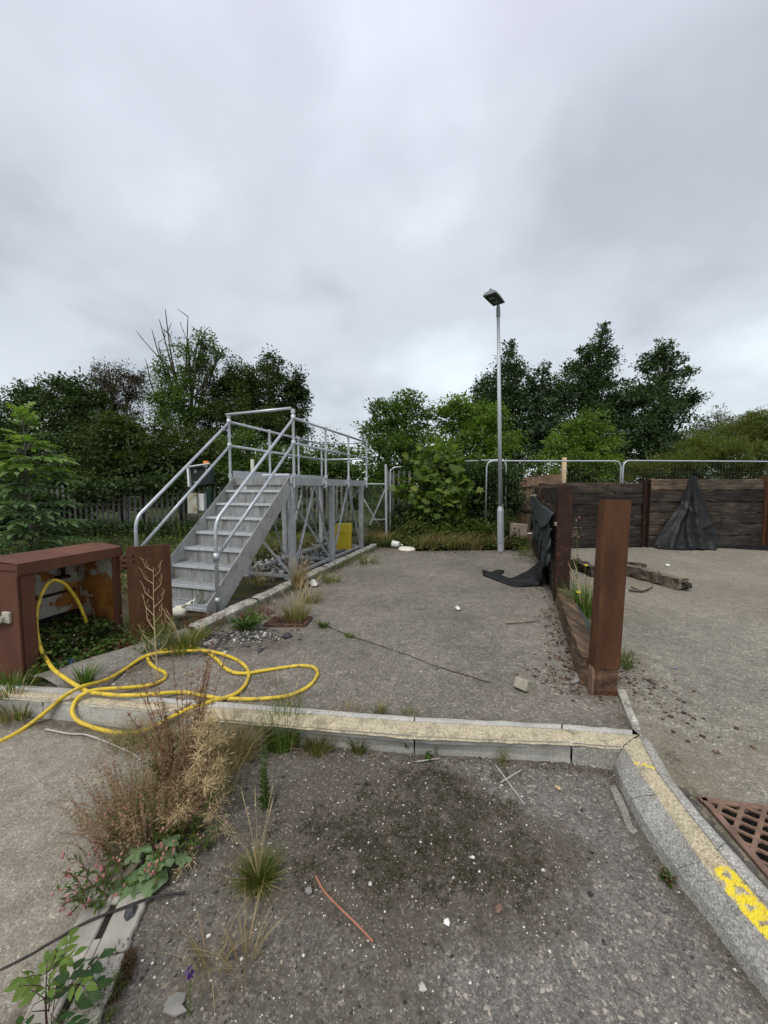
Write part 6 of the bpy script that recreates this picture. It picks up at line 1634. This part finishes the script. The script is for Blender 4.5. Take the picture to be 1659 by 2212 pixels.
def ash_plant(name, label, cat, base, h, nwh, leafL, mats, seed, r0=.02, stem='bark_grey', pairs=4, topbright=True, ratio=.42, shape=None, wide=.4, ovate=False, droop=.35, dens=3):
    rg = np.random.default_rng(seed); base = Vector(base); r = thing(name, label, cat, base)
    m = MB(); m.tube(catmull([base, base + Vector((rg.normal(0, .01), 0, h * .5)), base + Vector((0, 0, h * .96))], 5), [r0 * (1 - .75 * i / 10) for i in range(11)], 7)
    gs = {k: ([], [], [], []) for k in mats}
    ras = MB()
    for i in range(nwh):
        t = .12 + .88 * i / (nwh - 1); z = h * t
        for q in range(4 if t < .9 else 3):
            az = i * 1.57 / 2 + q * 1.57 + rg.normal(0, .25)
            wdt = shape(t) if shape else (1 - .55 * t)
            # lower leaves sit on side shoots
            st = base + Vector((0, 0, min(h, max(.02, z + rg.normal(0, .035 * h))))); d_ = Vector((math.cos(az), math.sin(az), 0))
            ext = wdt * leafL * rg.uniform(.2, 1.5) * (1 if t < .8 else .2)
            p = st + d_ * ext + Vector((0, 0, ext * rg.uniform(.25, .8)))
            if ext > .03: m.tube([st, st.lerp(p, .6) + Vector((0, 0, .02)), p], [r0 * .35, r0 * .25, r0 * .15], 5)
            ncl = dens if t < .75 else 1
            for k in range(ncl):
                a2 = az + rg.normal(0, .7) if ncl > 1 else az
                up = .25 + (1.2 * max(0, t - .7) / .3 if topbright else .3)
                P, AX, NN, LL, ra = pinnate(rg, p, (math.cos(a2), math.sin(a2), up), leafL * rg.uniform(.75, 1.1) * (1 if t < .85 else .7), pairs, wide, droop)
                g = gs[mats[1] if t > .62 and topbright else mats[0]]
                g[0].extend(P); g[1].extend(AX); g[2].extend(NN); g[3].extend(LL); m.tube(ra, .0028 * leafL / .3 + .0006, 3, False)
    m.build('stem', stem, r, smooth=True)
    for k, (P, AX, NN, LL) in gs.items():
        if P:
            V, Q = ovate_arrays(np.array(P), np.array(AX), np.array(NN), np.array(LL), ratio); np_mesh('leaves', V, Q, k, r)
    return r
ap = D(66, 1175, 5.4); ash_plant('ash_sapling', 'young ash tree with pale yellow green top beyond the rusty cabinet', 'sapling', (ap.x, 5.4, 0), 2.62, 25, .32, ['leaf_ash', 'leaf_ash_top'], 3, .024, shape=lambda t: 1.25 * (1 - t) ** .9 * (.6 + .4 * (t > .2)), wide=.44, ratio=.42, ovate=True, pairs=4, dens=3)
sp_ = G(112, 2290, FZ); ash_plant('seedling', 'leafy green seedling with dark stem at the bottom left corner', 'seedling', sp_, .27, 7, .085, ['seedling_leaf', 'leaf_ash_top'], 5, .0042, stem='stem_dark', pairs=2, ratio=.6, shape=lambda t: .55, wide=.5, ovate=True, droop=.2, dens=1)

# ------------------------------------------------------------------ grass and weeds
def tuft(label, px, py, z, n_, h, spread, bend, wd, mat, seed, heads=0, hh=None, group='grass tufts along the kerbs', name='grass_tuft', mat2='grass_dry', cat='grass', dry=.2):
    rg = np.random.default_rng(seed); p = G(px, py, z) if not isinstance(px, Vector) else px
    r = thing(name, label, cat, p, group)
    V, Q = blade_arrays(rg, [tuple(p)], int(n_ * (1 - dry)), h, spread, bend, wd); np_mesh('blades', V, Q, mat, r)
    if dry > 0:
        V, Q = blade_arrays(rg, [tuple(p)], max(3, int(n_ * dry)), h * 1.05, spread * 1.1, bend * 1.2, wd); np_mesh('dead_blades', V, Q, mat2, r)
    if heads:
        m = MB(); H_ = hh or h * 2
        for i in range(heads):
            a = rg.uniform(0, 6.28); l = rg.uniform(.15, .6); k = H_ * rg.uniform(.6, 1.1); d_ = Vector((math.cos(a), math.sin(a), 0))
            pts = [p, p + d_ * k * l * .35 + Vector((0, 0, k * .5)), p + d_ * k * l + Vector((0, 0, k * .95))]
            c_ = catmull(pts, 5); n2 = len(c_)
            sr = .0006 * max(1, p.y / 1.8); m.tube(c_, [sr] * int(n2 * .75) + [sr * 2.1] * (n2 - int(n2 * .75) - 1) + [sr * .5], 4)
        m.build('seed_stalk', 'straw', r)
    return r
tuft('spiky green grass tuft with tall dry seed stalks on the silt', 558, 1905, FZ, 1000, .075, .05, .85, .002, 'grass_green', 1, 14, .36, dry=.22)
tuft('bright green grass clump against the front kerb right of the straw weed', 612, 1606, FZ, 520, .17, .1, .5, .006, 'grass_lush', 2, 8, .42, dry=.1)
tuft('yellowish grass tuft at the kerb foot beside the bright green clump', 688, 1618, FZ, 340, .1, .085, .6, .004, 'grass_green', 3, 10, .26, dry=.4)
tuft('small neat grass tuft alone at the kerb foot', 776, 1622, FZ, 200, .085, .04, .7, .0035, 'grass_green', 4, 3, .2)
tuft('grass growing through the joint behind the kerb, nearest the hose loop', 625, 1524, .01, 130, .06, .09, .8, .003, 'grass_green', 5, 5, .2)
tuft('low grass behind the kerb stones left of the tiny middle tuft', 756, 1538, .01, 70, .045, .06, .8, .003, 'grass_dry', 6)
tuft('tiny grass tuft behind the kerb stones in the middle', 822, 1541, .01, 110, .055, .04, .7, .003, 'grass_green', 7, 4, .16)
tuft('low straggly grass behind the kerb stones right of the tiny middle tuft', 884, 1545, .01, 70, .04, .05, .9, .003, 'grass_green', 8, dry=.5)
tuft('long grass in front of the open rusty door', 395, 1405, .02, 340, .16, .14, .7, .005, 'grass_green', 9, 12, .4)
tuft('broad bladed grass between hose and kerb haunch under the cabinet', 183, 1480, .03, 90, .13, .05, .6, .009, 'grass_lush', 10, dry=.05)
tuft('green grass clump at the near foot of the cabinet', 25, 1492, .0, 300, .13, .14, .8, .006, 'grass_lush', 11)
tuft('mixed grass at the kerb foot on the left edge', 40, 1540, FZ + .01, 340, .14, .14, .8, .005, 'grass_green', 12, 8, .25, dry=.45)
tuft('yellow grass tuft growing on the long kerb by the stair foot', 436, 1378, .02, 170, .12, .07, .7, .004, 'grass_green', 13, dry=.4)
tuft('tall straw grass at the foot of the near platform leg', 645, 1266, .05, 200, .32, .09, .45, .006, 'grass_dry', 14, 16, .5)
tuft('dry grass clump with reddish stalks beside the rusty gully grate', 640, 1338, .0, 300, .2, .12, .7, .005, 'grass_green', 15, 22, .5, dry=.5)
tuft('grass along the kerb below the straw grass', 668, 1300, .02, 160, .13, .13, .7, .005, 'grass_green', 16, 10, .3, dry=.4)
tuft('grass at the kerb beside the white bag', 716, 1258, .02, 160, .14, .14, .8, .006, 'grass_green', 17, dry=.3)
tuft('grass at the far end of the long kerb', 792, 1216, .02, 160, .16, .2, .8, .007, 'grass_green', 18, dry=.3)
tuft('dry pale grass wisp left of the purple flower', 455, 2095, FZ + .01, 60, .13, .05, .9, .0025, 'grass_dry', 19, dry=0)
tuft('dry pale grass wisp right of the purple flower', 528, 2085, FZ + .01, 60, .12, .05, .9, .0025, 'grass_dry', 20, dry=0)
tuft('tall green grass behind the low sleeper between the two near posts', 1262, 1330, .0, 420, .34, .15, .5, .007, 'grass_lush', 21, 14, .6, dry=.15)
tuft('grass under the weeds at the foot of the column on the yard side', 1352, 1425, .0, 110, .12, .1, .8, .004, 'grass_green', 22, dry=.3)
tuft('dry grass tuft among weeds left of the bright green kerb clump', 500, 1640, FZ, 260, .24, .14, .7, .004, 'grass_dry', 23, 14, .4, dry=0)
tuft('sparse grass on the long kerb inside the platform', 560, 1262, .06, 130, .16, .16, .8, .005, 'grass_green', 24, 10, .3, dry=.5)

def stalk_plant(name, label, cat, px, py, z, h, nst, leafL, leaf_m, stem_m, seed, spread=.05, lean_=.25, per=14, ratio=.25, up=.6, flower=None, fl_n=0, fl_r=.006, stem_r=.0025, group=None, t0=.08, taper=True, top_lean=None):
    rg = np.random.default_rng(seed); p = G(px, py, z) if not isinstance(px, Vector) else px
    r = thing(name, label, cat, p, group)
    m = MB(); C, A, N, L = [], [], [], []; fm = MB()
    for i in range(nst):
        a = rg.uniform(0, 6.28); q = p + Vector((math.cos(a), math.sin(a), 0)) * spread * math.sqrt(rg.random()); k = h * rg.uniform(.6, 1.05)
        le = lean_ * rg.uniform(.2, 1.2); d_ = Vector((math.cos(a), math.sin(a), 0))
        if top_lean: d_ = (d_ + Vector(top_lean)).normalized()
        c_ = catmull([q, q + d_ * k * le * .3 + Vector((0, 0, k * .5)), q + d_ * k * le + Vector((0, 0, k * (1 - .25 * le)))], 6); n2 = len(c_)
        m.tube(c_, [stem_r * (1 - .7 * j / (n2 - 1)) for j in range(n2)], 4)
        for j in range(per):
            t = t0 + (1 - t0) * (j + rg.random()) / per; b = c_[min(n2 - 1, int(t * (n2 - 1)))]
            az = rg.uniform(0, 6.28); C.append(b); A.append((math.cos(az), math.sin(az), up * rg.uniform(.2, 1.6))); N.append((rg.normal() * .4, rg.normal() * .4, 1)); L.append(leafL * (1 - .5 * t if taper else 1) * rg.uniform(.6, 1.2))
        if flower:
            for j in range(fl_n):
                b = c_[-1 - rg.integers(0, max(1, n2 // 4))] + Vector(rg.normal(size=3)) * fl_r * 1.5
                fm.rock(b, fl_r * rg.uniform(.7, 1.2), random.Random(int(rg.integers(1e6))), (1, 1, 1.3))
    m.build('stem', stem_m, r)
    if C:
        V, Q = leaf_arrays(np.array([tuple(c) for c in C]), np.array(A), np.array(N), np.array(L), np.array(L) * ratio); np_mesh('leaves', V, Q, leaf_m, r)
    if flower: tag(fm.build('flowers', flower, r), kind='stuff' if nst * fl_n > 100 else None)
    return r
WG = 'weeds at the road edge'
stalk_plant('red_stemmed_weed', 'tall feathery red stemmed weed in front of the kerb by the hose', 'weed', 398, 1702, FZ, .8, 24, .05, 'weed_reddry', 'stem_red', 31, .11, .22, 150, .14, 1.0, stem_r=.0026, group=WG, t0=.2)
stalk_plant('red_stemmed_weed', 'green lower shoots around the tall red stemmed weed', 'weed', 392, 1680, FZ, .32, 14, .05, 'weed_green', 'stem_green', 32, .14, .4, 18, .3, group=WG)
stalk_plant('sorrel_clump', 'hazy brownish pink dried sorrel spreading over the road edge', 'weed', 322, 1760, FZ, .36, 230, .017, 'weed_reddry', 'stem_pink', 33, .27, .5, 44, .42, .8, stem_r=.0009, group=WG, t0=.25)
stalk_plant('sorrel_clump', 'fine dry sorrel haze left of the hose loop on the kerb', 'weed', 330, 1590, FZ, .22, 46, .014, 'grass_dry', 'straw', 34, .2, .6, 24, .3, .8, stem_r=.0009, group=WG)
stalk_plant('knotweed_clump', 'low green weed dotted with small pink flower heads by the big pale leaves', 'weed', 300, 1865, FZ, .17, 46, .05, 'weed_green', 'stem_red', 35, .2, .7, 10, .3, .5, 'pink_flower', 3, .0058, group=WG)
stalk_plant('knotweed_clump', 'low pink flowered weed right of the big pale leaves', 'weed', 400, 1830, FZ, .15, 22, .05, 'weed_green', 'stem_green', 36, .12, .8, 10, .3, .5, 'pink_flower', 1, .0055, group=WG)
stalk_plant('horseweed', 'single upright bright green leafy weed left of the kerb foot tufts', 'weed', 575, 1742, FZ, .36, 4, .05, 'weed_green', 'stem_green', 37, .015, .08, 60, .2, .9, stem_r=.004, group=WG)
stalk_plant('horseweed', 'tall thin green branching weed behind the bright kerb clump', 'weed', 590, 1620, FZ, .42, 7, .03, 'weed_green', 'stem_green', 38, .05, .25, 26, .14, .8, stem_r=.002, group=WG)
stalk_plant('thin_weed', 'thin green sprig climbing the middle of the kerb face', 'weed', 942, 1632, FZ, .17, 3, .014, 'weed_green', 'stem_green', 39, .012, .12, 16, .3, .8, stem_r=.0014, group=WG)
stalk_plant('thin_weed', 'small leafy green weed on the kerb face left of the thin sprig', 'weed', 878, 1612, FZ + .03, .09, 4, .025, 'weed_green', 'stem_green', 40, .02, .5, 10, .4, .5, stem_r=.0015, group=WG)
stalk_plant('thin_weed', 'orange and green spindly weed at the kerb foot near the twigs', 'weed', 1078, 1650, FZ, .12, 12, .02, 'weed_reddry', 'stem_green', 41, .035, .5, 12, .25, .8, stem_r=.0015, group=WG)
stalk_plant('thin_weed', 'little rosette of dark green leaves at the kerb foot', 'weed', 925, 1640, FZ, .035, 8, .035, 'weed_green', 'stem_green', 42, .02, .8, 5, .5, .3, group=WG)
stalk_plant('thin_weed', 'small orange tipped weed growing in the joint of the curved kerb', 'weed', 1445, 1905, FZ + .005, .055, 9, .03, 'weed_green', 'stem_red', 43, .02, .3, 10, .45, .9, 'grate_rust', 2, .004, group=WG)
stalk_plant('moss_clump', 'brown mossy clump at the edge of the slot drain slab', 'moss', 236, 2118, FZ, .035, 150, .012, 'moss_brown', 'stem_dark', 44, .075, .9, 16, .4, .7, stem_r=.0006)
stalk_plant('moss_clump', 'olive mossy grass clump below the brown moss by the slab', 'moss', 200, 2190, FZ, .04, 130, .016, 'grass_green', 'stem_green', 45, .07, .9, 12, .2, .7, stem_r=.0006)
stalk_plant('purple_flower_plant', 'small plant with one purple flower spike near the bottom edge', 'flower', 410, 2195, FZ, .235, 1, .012, 'weed_green', 'stem_green', 46, .002, .1, 30, .4, .6, 'purple_flower', 16, .0042, stem_r=.002)
stalk_plant('dock_plant', 'bushy dark green dock beside the rusty gully grate', 'weed', 538, 1358, 0, .17, 34, .15, 'weed_green', 'stem_green', 47, .09, .9, 4, .28, .8, stem_r=.003, group='green weeds on the bay')
stalk_plant('dock_plant', 'small round green weed alone on the bay near the crack', 'weed', 698, 1355, 0, .07, 14, .06, 'weed_green', 'stem_green', 48, .03, .9, 5, .4, .6, group='green weeds on the bay')
stalk_plant('dock_plant', 'tiny olive weed growing out of the crack in the bay', 'weed', 755, 1376, 0, .04, 14, .045, 'grass_green', 'stem_green', 49, .035, .9, 5, .35, .4, group='green weeds on the bay')
stalk_plant('dock_plant', 'green shoot growing through the lowest stair tread', 'weed', 432, 1308, .03, .2, 2, .08, 'weed_green', 'stem_green', 50, .02, .2, 12, .2, .7, stem_r=.003, group='green weeds on the bay')
stalk_plant('red_weed_patch', 'low dark red weed at the kerb by the stair foot', 'weed', 440, 1345, .03, .09, 60, .03, 'leaf_redweed', 'stem_red', 51, .22, .8, 8, .5, .4, group='red weeds')
stalk_plant('red_weed_patch', 'low dark red weed behind the rusty gully grate', 'weed', 560, 1330, .0, .09, 60, .03, 'leaf_redweed', 'stem_red', 52, .22, .8, 8, .5, .4, group='red weeds')
stalk_plant('bushy_weed', 'bushy yellow green weed at the foot of the open rusty door', 'weed', 330, 1396, .03, .26, 46, .05, 'grass_green', 'stem_green', 53, .17, .5, 14, .25, .8, group=WG)
stalk_plant('bushy_weed', 'green leafy weed standing behind the open door and left of the stairs', 'weed', 390, 1240, .0, .55, 12, .17, 'leaf_mid', 'stem_green', 54, .18, .5, 9, .7, .3, stem_r=.005, group=WG)
stalk_plant('bushy_weed', 'pale mugwort spikes rising behind the cabinet', 'weed', 214, 1196, .0, .62, 7, .06, 'leaf_grey', 'stem_green', 55, .22, .12, 40, .35, .8, stem_r=.005, group=WG)
stalk_plant('bushy_weed', 'tall pale weed in front of the palisade left of the handrail', 'weed', 395, 1180, .0, .9, 7, .07, 'grass_green', 'stem_green', 56, .25, .2, 26, .3, .8, stem_r=.005, group=WG)
stalk_plant('hawkweed', 'tall weed with yellow flowers behind the low sleeper', 'flower', 1270, 1370, .0, .62, 5, .07, 'weed_green', 'stem_green', 57, .1, .3, 10, .22, .8, stem_r=.003, group='flowers between the posts')
for fx, fy_, Y in ((1265, 1222, 3.9), (1249, 1280, 3.75)):
    c_ = D(fx, fy_, Y); m = MB()
    for k in range(14): a = 6.28 * k / 14; m.add([c_, c_ + Vector((math.cos(a) * .014 - .004 * math.sin(a), math.sin(a) * .01, .006 + math.sin(a) * .004)) * 1.6, c_ + Vector((math.cos(a + .4) * .014, math.sin(a + .4) * .01, .006 + math.sin(a + .4) * .004)) * 1.6], [(0, 1, 2)])
    m.rock(c_, .012, random.Random(k), (1, 1, .6))
    hw = bpy.data.objects['hawkweed']
    m.build('flower', 'yellow_flower', hw)
    m = MB(); m.tube([c_ - Vector((0, 0, .004)), c_ + Vector((.01, .03, -.2)), Vector((c_.x + .02, c_.y + .05, .02))], .002, 4); m.build('flower_stem', 'stem_green', hw)
stalk_plant('willowherb', 'tall thin pinkish weed against the dark second post', 'weed', 1252, 1292, .0, 1.25, 5, .06, 'weed_green', 'stem_green', 58, .1, .12, 22, .18, .8, 'pink_flower', 2, .012, stem_r=.003, group='flowers between the posts')
stalk_plant('red_weed_patch', 'yellow and green weed leaves at the foot of the column', 'weed', 1348, 1440, 0, .09, 22, .03, 'leaf_bramble', 'stem_green', 59, .08, .6, 7, .6, .4, group='red weeds')
pts = []
rg = np.random.default_rng(201)
for _ in range(230):
    c_ = ((380, 1740, 60, 60), (300, 1790, 60, 50), (430, 1700, 45, 60), (480, 1640, 40, 18), (330, 1610, 90, 18))[rg.integers(0, 5)]
    q = G(c_[0] + rg.normal(0, c_[2] * .6), c_[1] + rg.normal(0, c_[3] * .6), FZ); pts.append(tuple(q))
V, Q = blade_arrays(rg, pts, 9, .17, .05, 1.0, .0022, .6); np_mesh('dry_grass', V, Q, 'grass_dry', kind='stuff')
V, Q = blade_arrays(rg, pts[::2], 7, .12, .05, 1.0, .003, .6); np_mesh('weed_grass', V, Q, 'grass_green', kind='stuff')
# dry branching stalk in front of the door
r = thing('dry_stalk', 'bare straw coloured branching stalk in front of the open rusty door', 'weed', G(341, 1465, .02)); m = MB(); b0 = G(341, 1465, .02); rg = random.Random(12)
tp = D(331, 1225, b0.y + .02); main = catmull([b0, b0.lerp(tp, .5) + Vector((-.01, 0, 0)), tp], 8); n2 = len(main)
m.tube(main, [.0055 * (1 - .75 * i / n2) for i in range(n2)], 6)
for i in range(13):
    j = int(n2 * (.2 + .75 * i / 13)); s0 = main[j]; sg = 1 if i % 2 else -1; ln = .24 * (1 - .65 * j / n2) + .03
    e1 = s0 + Vector((sg * ln * .45, rg.uniform(-.05, .05), ln * .8)); m.tube([s0, s0.lerp(e1, .5) + Vector((sg * .02, 0, -.01)), e1], [.003, .0022, .001], 5)
    for k in range(3): f0 = s0.lerp(e1, .4 + .25 * k); m.tube([f0, f0 + Vector((sg * rg.uniform(-.01, .03), rg.uniform(-.02, .02), .03))], [.0016, .001], 4)
m.build('stem', 'straw', r)
# straw-needled dead plant in the middle of the weeds
rg = np.random.default_rng(61); p = G(425, 1822, FZ); r = thing('straw_plant', 'dead straw coloured plant with whorls of curled needles amid the weeds', 'weed', p)
top = D(452, 1556, p.y + .1); m = MB(); ax_p = catmull([p, p.lerp(top, .5) + Vector((.01, 0, 0)), top], 8); m.tube(ax_p, [.004 * (1 - .7 * i / 16) for i in range(17)], 6); m.build('stem', 'stem_dark', r)
C, A, N, L = [], [], [], []; sm = MB()
for i in range(22):
    t = .1 + .9 * i / 21; b = ax_p[int(t * 16)]; az = i * 2.4; ln = (.15 * max(0, 1 - t) ** .6 + .012) * rg.uniform(.7, 1.15)
    e_ = b + Vector((math.cos(az) * ln, math.sin(az) * ln, ln * rg.uniform(-.1, .45)))
    if ln > .03: sm.tube([b, b.lerp(e_, .5) + Vector((0, 0, .012)), e_], [.0016, .0013, .001], 4)
    for k in range(52):
        q = e_.lerp(b, rg.random() * .45); a2 = rg.uniform(0, 6.28); v_ = np.array((math.cos(a2), math.sin(a2), rg.normal(.2, .7))); v_ /= np.linalg.norm(v_)
        l_ = rg.uniform(.022, .05); C.append(tuple(q)); A.append(v_); N.append(rg.normal(size=3)); L.append(l_)
        C.append(tuple(np.array(q) + v_ * l_ * .9)); A.append(v_ + rg.normal(size=3) * .6 - np.array((0, 0, .3))); N.append(rg.normal(size=3)); L.append(l_ * .7)
sm.build('twig', 'stem_dark', r)
V, Q = leaf_arrays(np.array(C), np.array(A), np.array(N), np.array(L), np.full(len(L), .003), 0); np_mesh('needles', V, Q, 'needle_straw', r)
# big pale lobed leaves
r = thing('pale_leaved_plant', 'low plant with large pale green lobed leaves over the slab end', 'weed', G(320, 1840, FZ))
for k, (x, y, s_, rot, z) in enumerate(((330, 1890, .105, -70, .05), (290, 1905, .11, -115, .035), (252, 1918, .085, -140, .03), (350, 1845, .09, -20, .09), (300, 1838, .085, 150, .1), (365, 1815, .07, 60, .1), (322, 1870, .07, -100, .08), (390, 1850, .06, 10, .07))):
    c_ = G(x, y, FZ + z); out_ = []
    rr = random.Random(k + 70)
    for i in range(28):
        a = 2 * math.pi * i / 28; q = 1 + .16 * math.cos(5 * a) + .07 * math.cos(11 * a + k) + rr.uniform(-.04, .04)
        if abs(a - math.pi) < .25: q *= .35
        out_.append((math.cos(a) * q * .62, math.sin(a) * q * .5))
    ro = R(rot); m = MB(); vs = [c_ + Vector((0, 0, -.004))]
    for f in (.5, 1.0):
        for a, b in out_: X_, Y_ = a * s_ * f, b * s_ * f; vs.append(c_ + Vector((X_ * math.cos(ro) - Y_ * math.sin(ro), X_ * math.sin(ro) + Y_ * math.cos(ro), .006 * math.sin(8 * math.atan2(b, a)) * f - .02 * f * f * (1 if a > 0 else .2))))
    m.add(vs, [(0, 1 + i, 1 + (i + 1) % 28) for i in range(28)] + [(1 + i, 29 + i, 29 + (i + 1) % 28, 1 + (i + 1) % 28) for i in range(28)])
    m.tube([c_ - Vector((math.cos(ro), math.sin(ro), 0)) * s_ * .2, G(322, 1840, FZ + .0)], .002, 4)
    m.build('leaf', 'mustard_leaf', r, smooth=True)

# ground cover: cabinet floor, weeds behind the yard, grass to the fence
def cover(name, mat, pts, L, ratio, seed, hh=.12, per=9):
    rg = np.random.default_rng(seed); pts = np.asarray(pts, float); n_ = len(pts) * per
    C = np.repeat(pts, per, 0) + rg.normal(size=(n_, 3)) * np.array([hh * .5, hh * .5, 0]); C[:, 2] += hh * rg.uniform(0, 1, n_) ** .8
    a = rg.uniform(0, 6.28, n_); A = np.stack([np.cos(a), np.sin(a), rg.normal(.15, .4, n_)], 1); N = rg.normal(size=(n_, 3)) * .4; N[:, 2] += 1
    l = L * rg.uniform(.5, 1.25, n_); V, Q = leaf_arrays(C, A, N, l, l * ratio); return np_mesh(name, V, Q, mat, kind='stuff')
rg = np.random.default_rng(71)
pts = []
for _ in range(330):
    s_, w_ = rg.uniform(.1, CL - .02), rg.uniform(-.16, CW - .05); q = cp(s_, w_, 0); pts.append((q.x, q.y, .0 + .17 * rg.random() * (w_ > -.02) + .1 * max(0, w_)))
cover('ground_ivy', 'leaf_groundcover', pts, .04, .8, 72, .1, 12)
pts = [(q.x, q.y, .02) for q in [cp(rg.uniform(.2, CL + .05), rg.uniform(-.3, .02), 0) for _ in range(60)]]
cover('red_weeds', 'leaf_redweed', pts, .03, .6, 73, .05, 7)
fp = MB(); rr = random.Random(4)
for _ in range(16): q = cp(rr.uniform(.2, CL), rr.uniform(-.05, .35), rr.uniform(.12, .26)); fp.rock(q, .007, rr)
fp.build('blossoms', 'white_flower', base=(0, 0, 0), kind='stuff')
pts, dry = [], []
for _ in range(3000):
    px = rg.uniform(800, 1165); f = rg.uniform(0, 1) ** .8; y0 = 8.6 + .22 * fbm(np.array([px * .02]), np.array([3.]), 7)[0] + .45 * (px < 885) + .1 * (px > 1040); Y = y0 + f * 1.7; x = (px - CX) / F * Y
    if abs(px - 1082) < 12 and Y < 8.8: continue
    if x > CORN.x - .25 and Y > 8.2: continue
    q = fbm(np.array([x * 1.6]), np.array([Y * 1.6]), 12)[0]
    if q < .33: dry.append((x, Y, 0)); continue
    pts.append((x, Y, (.03 + 1.35 * f) * rg.random() * max(0, q - .2) * 1.9))
    if q < .42: dry.append((x, Y, .05))
cover('undergrowth', 'leaf_bramble', pts, .07, .7, 74, .16, 13)
V, Q = blade_arrays(np.random.default_rng(75), np.array(dry), 5, .34, .12, .8, .006); np_mesh('dry_grass', V, Q, 'grass_dry', kind='stuff')
gp2 = []
for _ in range(5200):
    x, y = rg.uniform(-9.5, -2.2), rg.uniform(4.2, 11.6)
    if x > kx(y) - PW - .6 or (x > -3.6 and y < 5.4): continue
    if fbm(np.array([x * .9]), np.array([y * .9]), 33)[0] < .42 + .1 * (x > -5): continue
    gp2.append((x, y, 0))
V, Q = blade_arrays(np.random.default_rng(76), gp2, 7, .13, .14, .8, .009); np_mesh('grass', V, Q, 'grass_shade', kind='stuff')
pts = [(x, y, .0) for x, y, z in gp2[::4]]; cover('low_weeds', 'leaf_bramble', pts, .07, .7, 77, .16, 7)
pts = []
for _ in range(700):
    s_, w_ = rg.uniform(-1.6, 4.2), rg.uniform(.9, 3.6); q = pp(s_, w_, 0)
    if q.y > 11.6: continue
    if w_ < 1.3 and rg.random() < .8: continue
    pts.append((q.x, q.y, .0))
cover('brambles', 'leaf_bramble', pts, .075, .65, 78, .22, 8)
V, Q = blade_arrays(np.random.default_rng(79), np.array(pts)[::2], 6, .3, .14, .7, .007); np_mesh('dry_grass', V, Q, 'grass_dry', kind='stuff')
# ivy along the foot of the palisade
pts = [(x, 10.9 + (x + 10.6) * .088 - rg.uniform(.02, .5), rg.uniform(0, .35)) for x in rg.uniform(-10, -1, 900)]
cover('ivy_fringe', 'leaf_ivy', pts, .075, .8, 80, .2, 8)
# thin weeds along the long kerb and behind the side wall
pts = []
for _ in range(170): y = rg.uniform(3.3, 9.2); pts.append((kx(y) + rg.normal(.03, .05), y, .0))
V, Q = blade_arrays(np.random.default_rng(81), pts, 9, .09, .05, .8, .004); np_mesh('kerb_grass', V, Q, 'grass_green', kind='stuff')
pts = []
for _ in range(90): t = rg.uniform(.3, 4); q = POST2 + d_ * 0 + (CORN - POST2).normalized() * t; pts.append((q.x - .2 - abs(rg.normal(0, .12)), q.y, 0))
cover('wall_weeds', 'leaf_bramble', [p for p in pts if p[1] > 7.3] , .05, .6, 82, .2, 9)

# dead leaves and bits along the edges of the bay
pts = []
rg = np.random.default_rng(301)
for _ in range(420):
    k = rg.integers(0, 4)
    if k == 0: y = rg.uniform(2.9, 9); x = kx(y) + abs(rg.normal(0, .14)) + .02
    elif k == 1: t = rg.random(); q = POST2.lerp(CORN, t); x, y = q.x - .1 - abs(rg.normal(0, .12)), q.y
    elif k == 2: y = 2.9 + rg.random() * 1.6; x = COLB.x + (y - COLB.y) * .333 - .12 - abs(rg.normal(0, .1))
    else: x = rg.uniform(0, 3.4); y = 8.5 - abs(rg.normal(0, .25))
    pts.append((x, y, .0))
cover('dead_leaves', 'debris_mix', pts, .035, .6, 302, .015, 2)
pts = []
for _ in range(150):
    x = rg.uniform(470, 1330); p = G(x, interp(L0, x) + abs(rg.normal(0, 14)) + 2, FZ); pts.append((p.x, p.y, FZ + .004))
cover('dead_leaves', 'debris_mix', pts, .014, .5, 303, .006, 2)
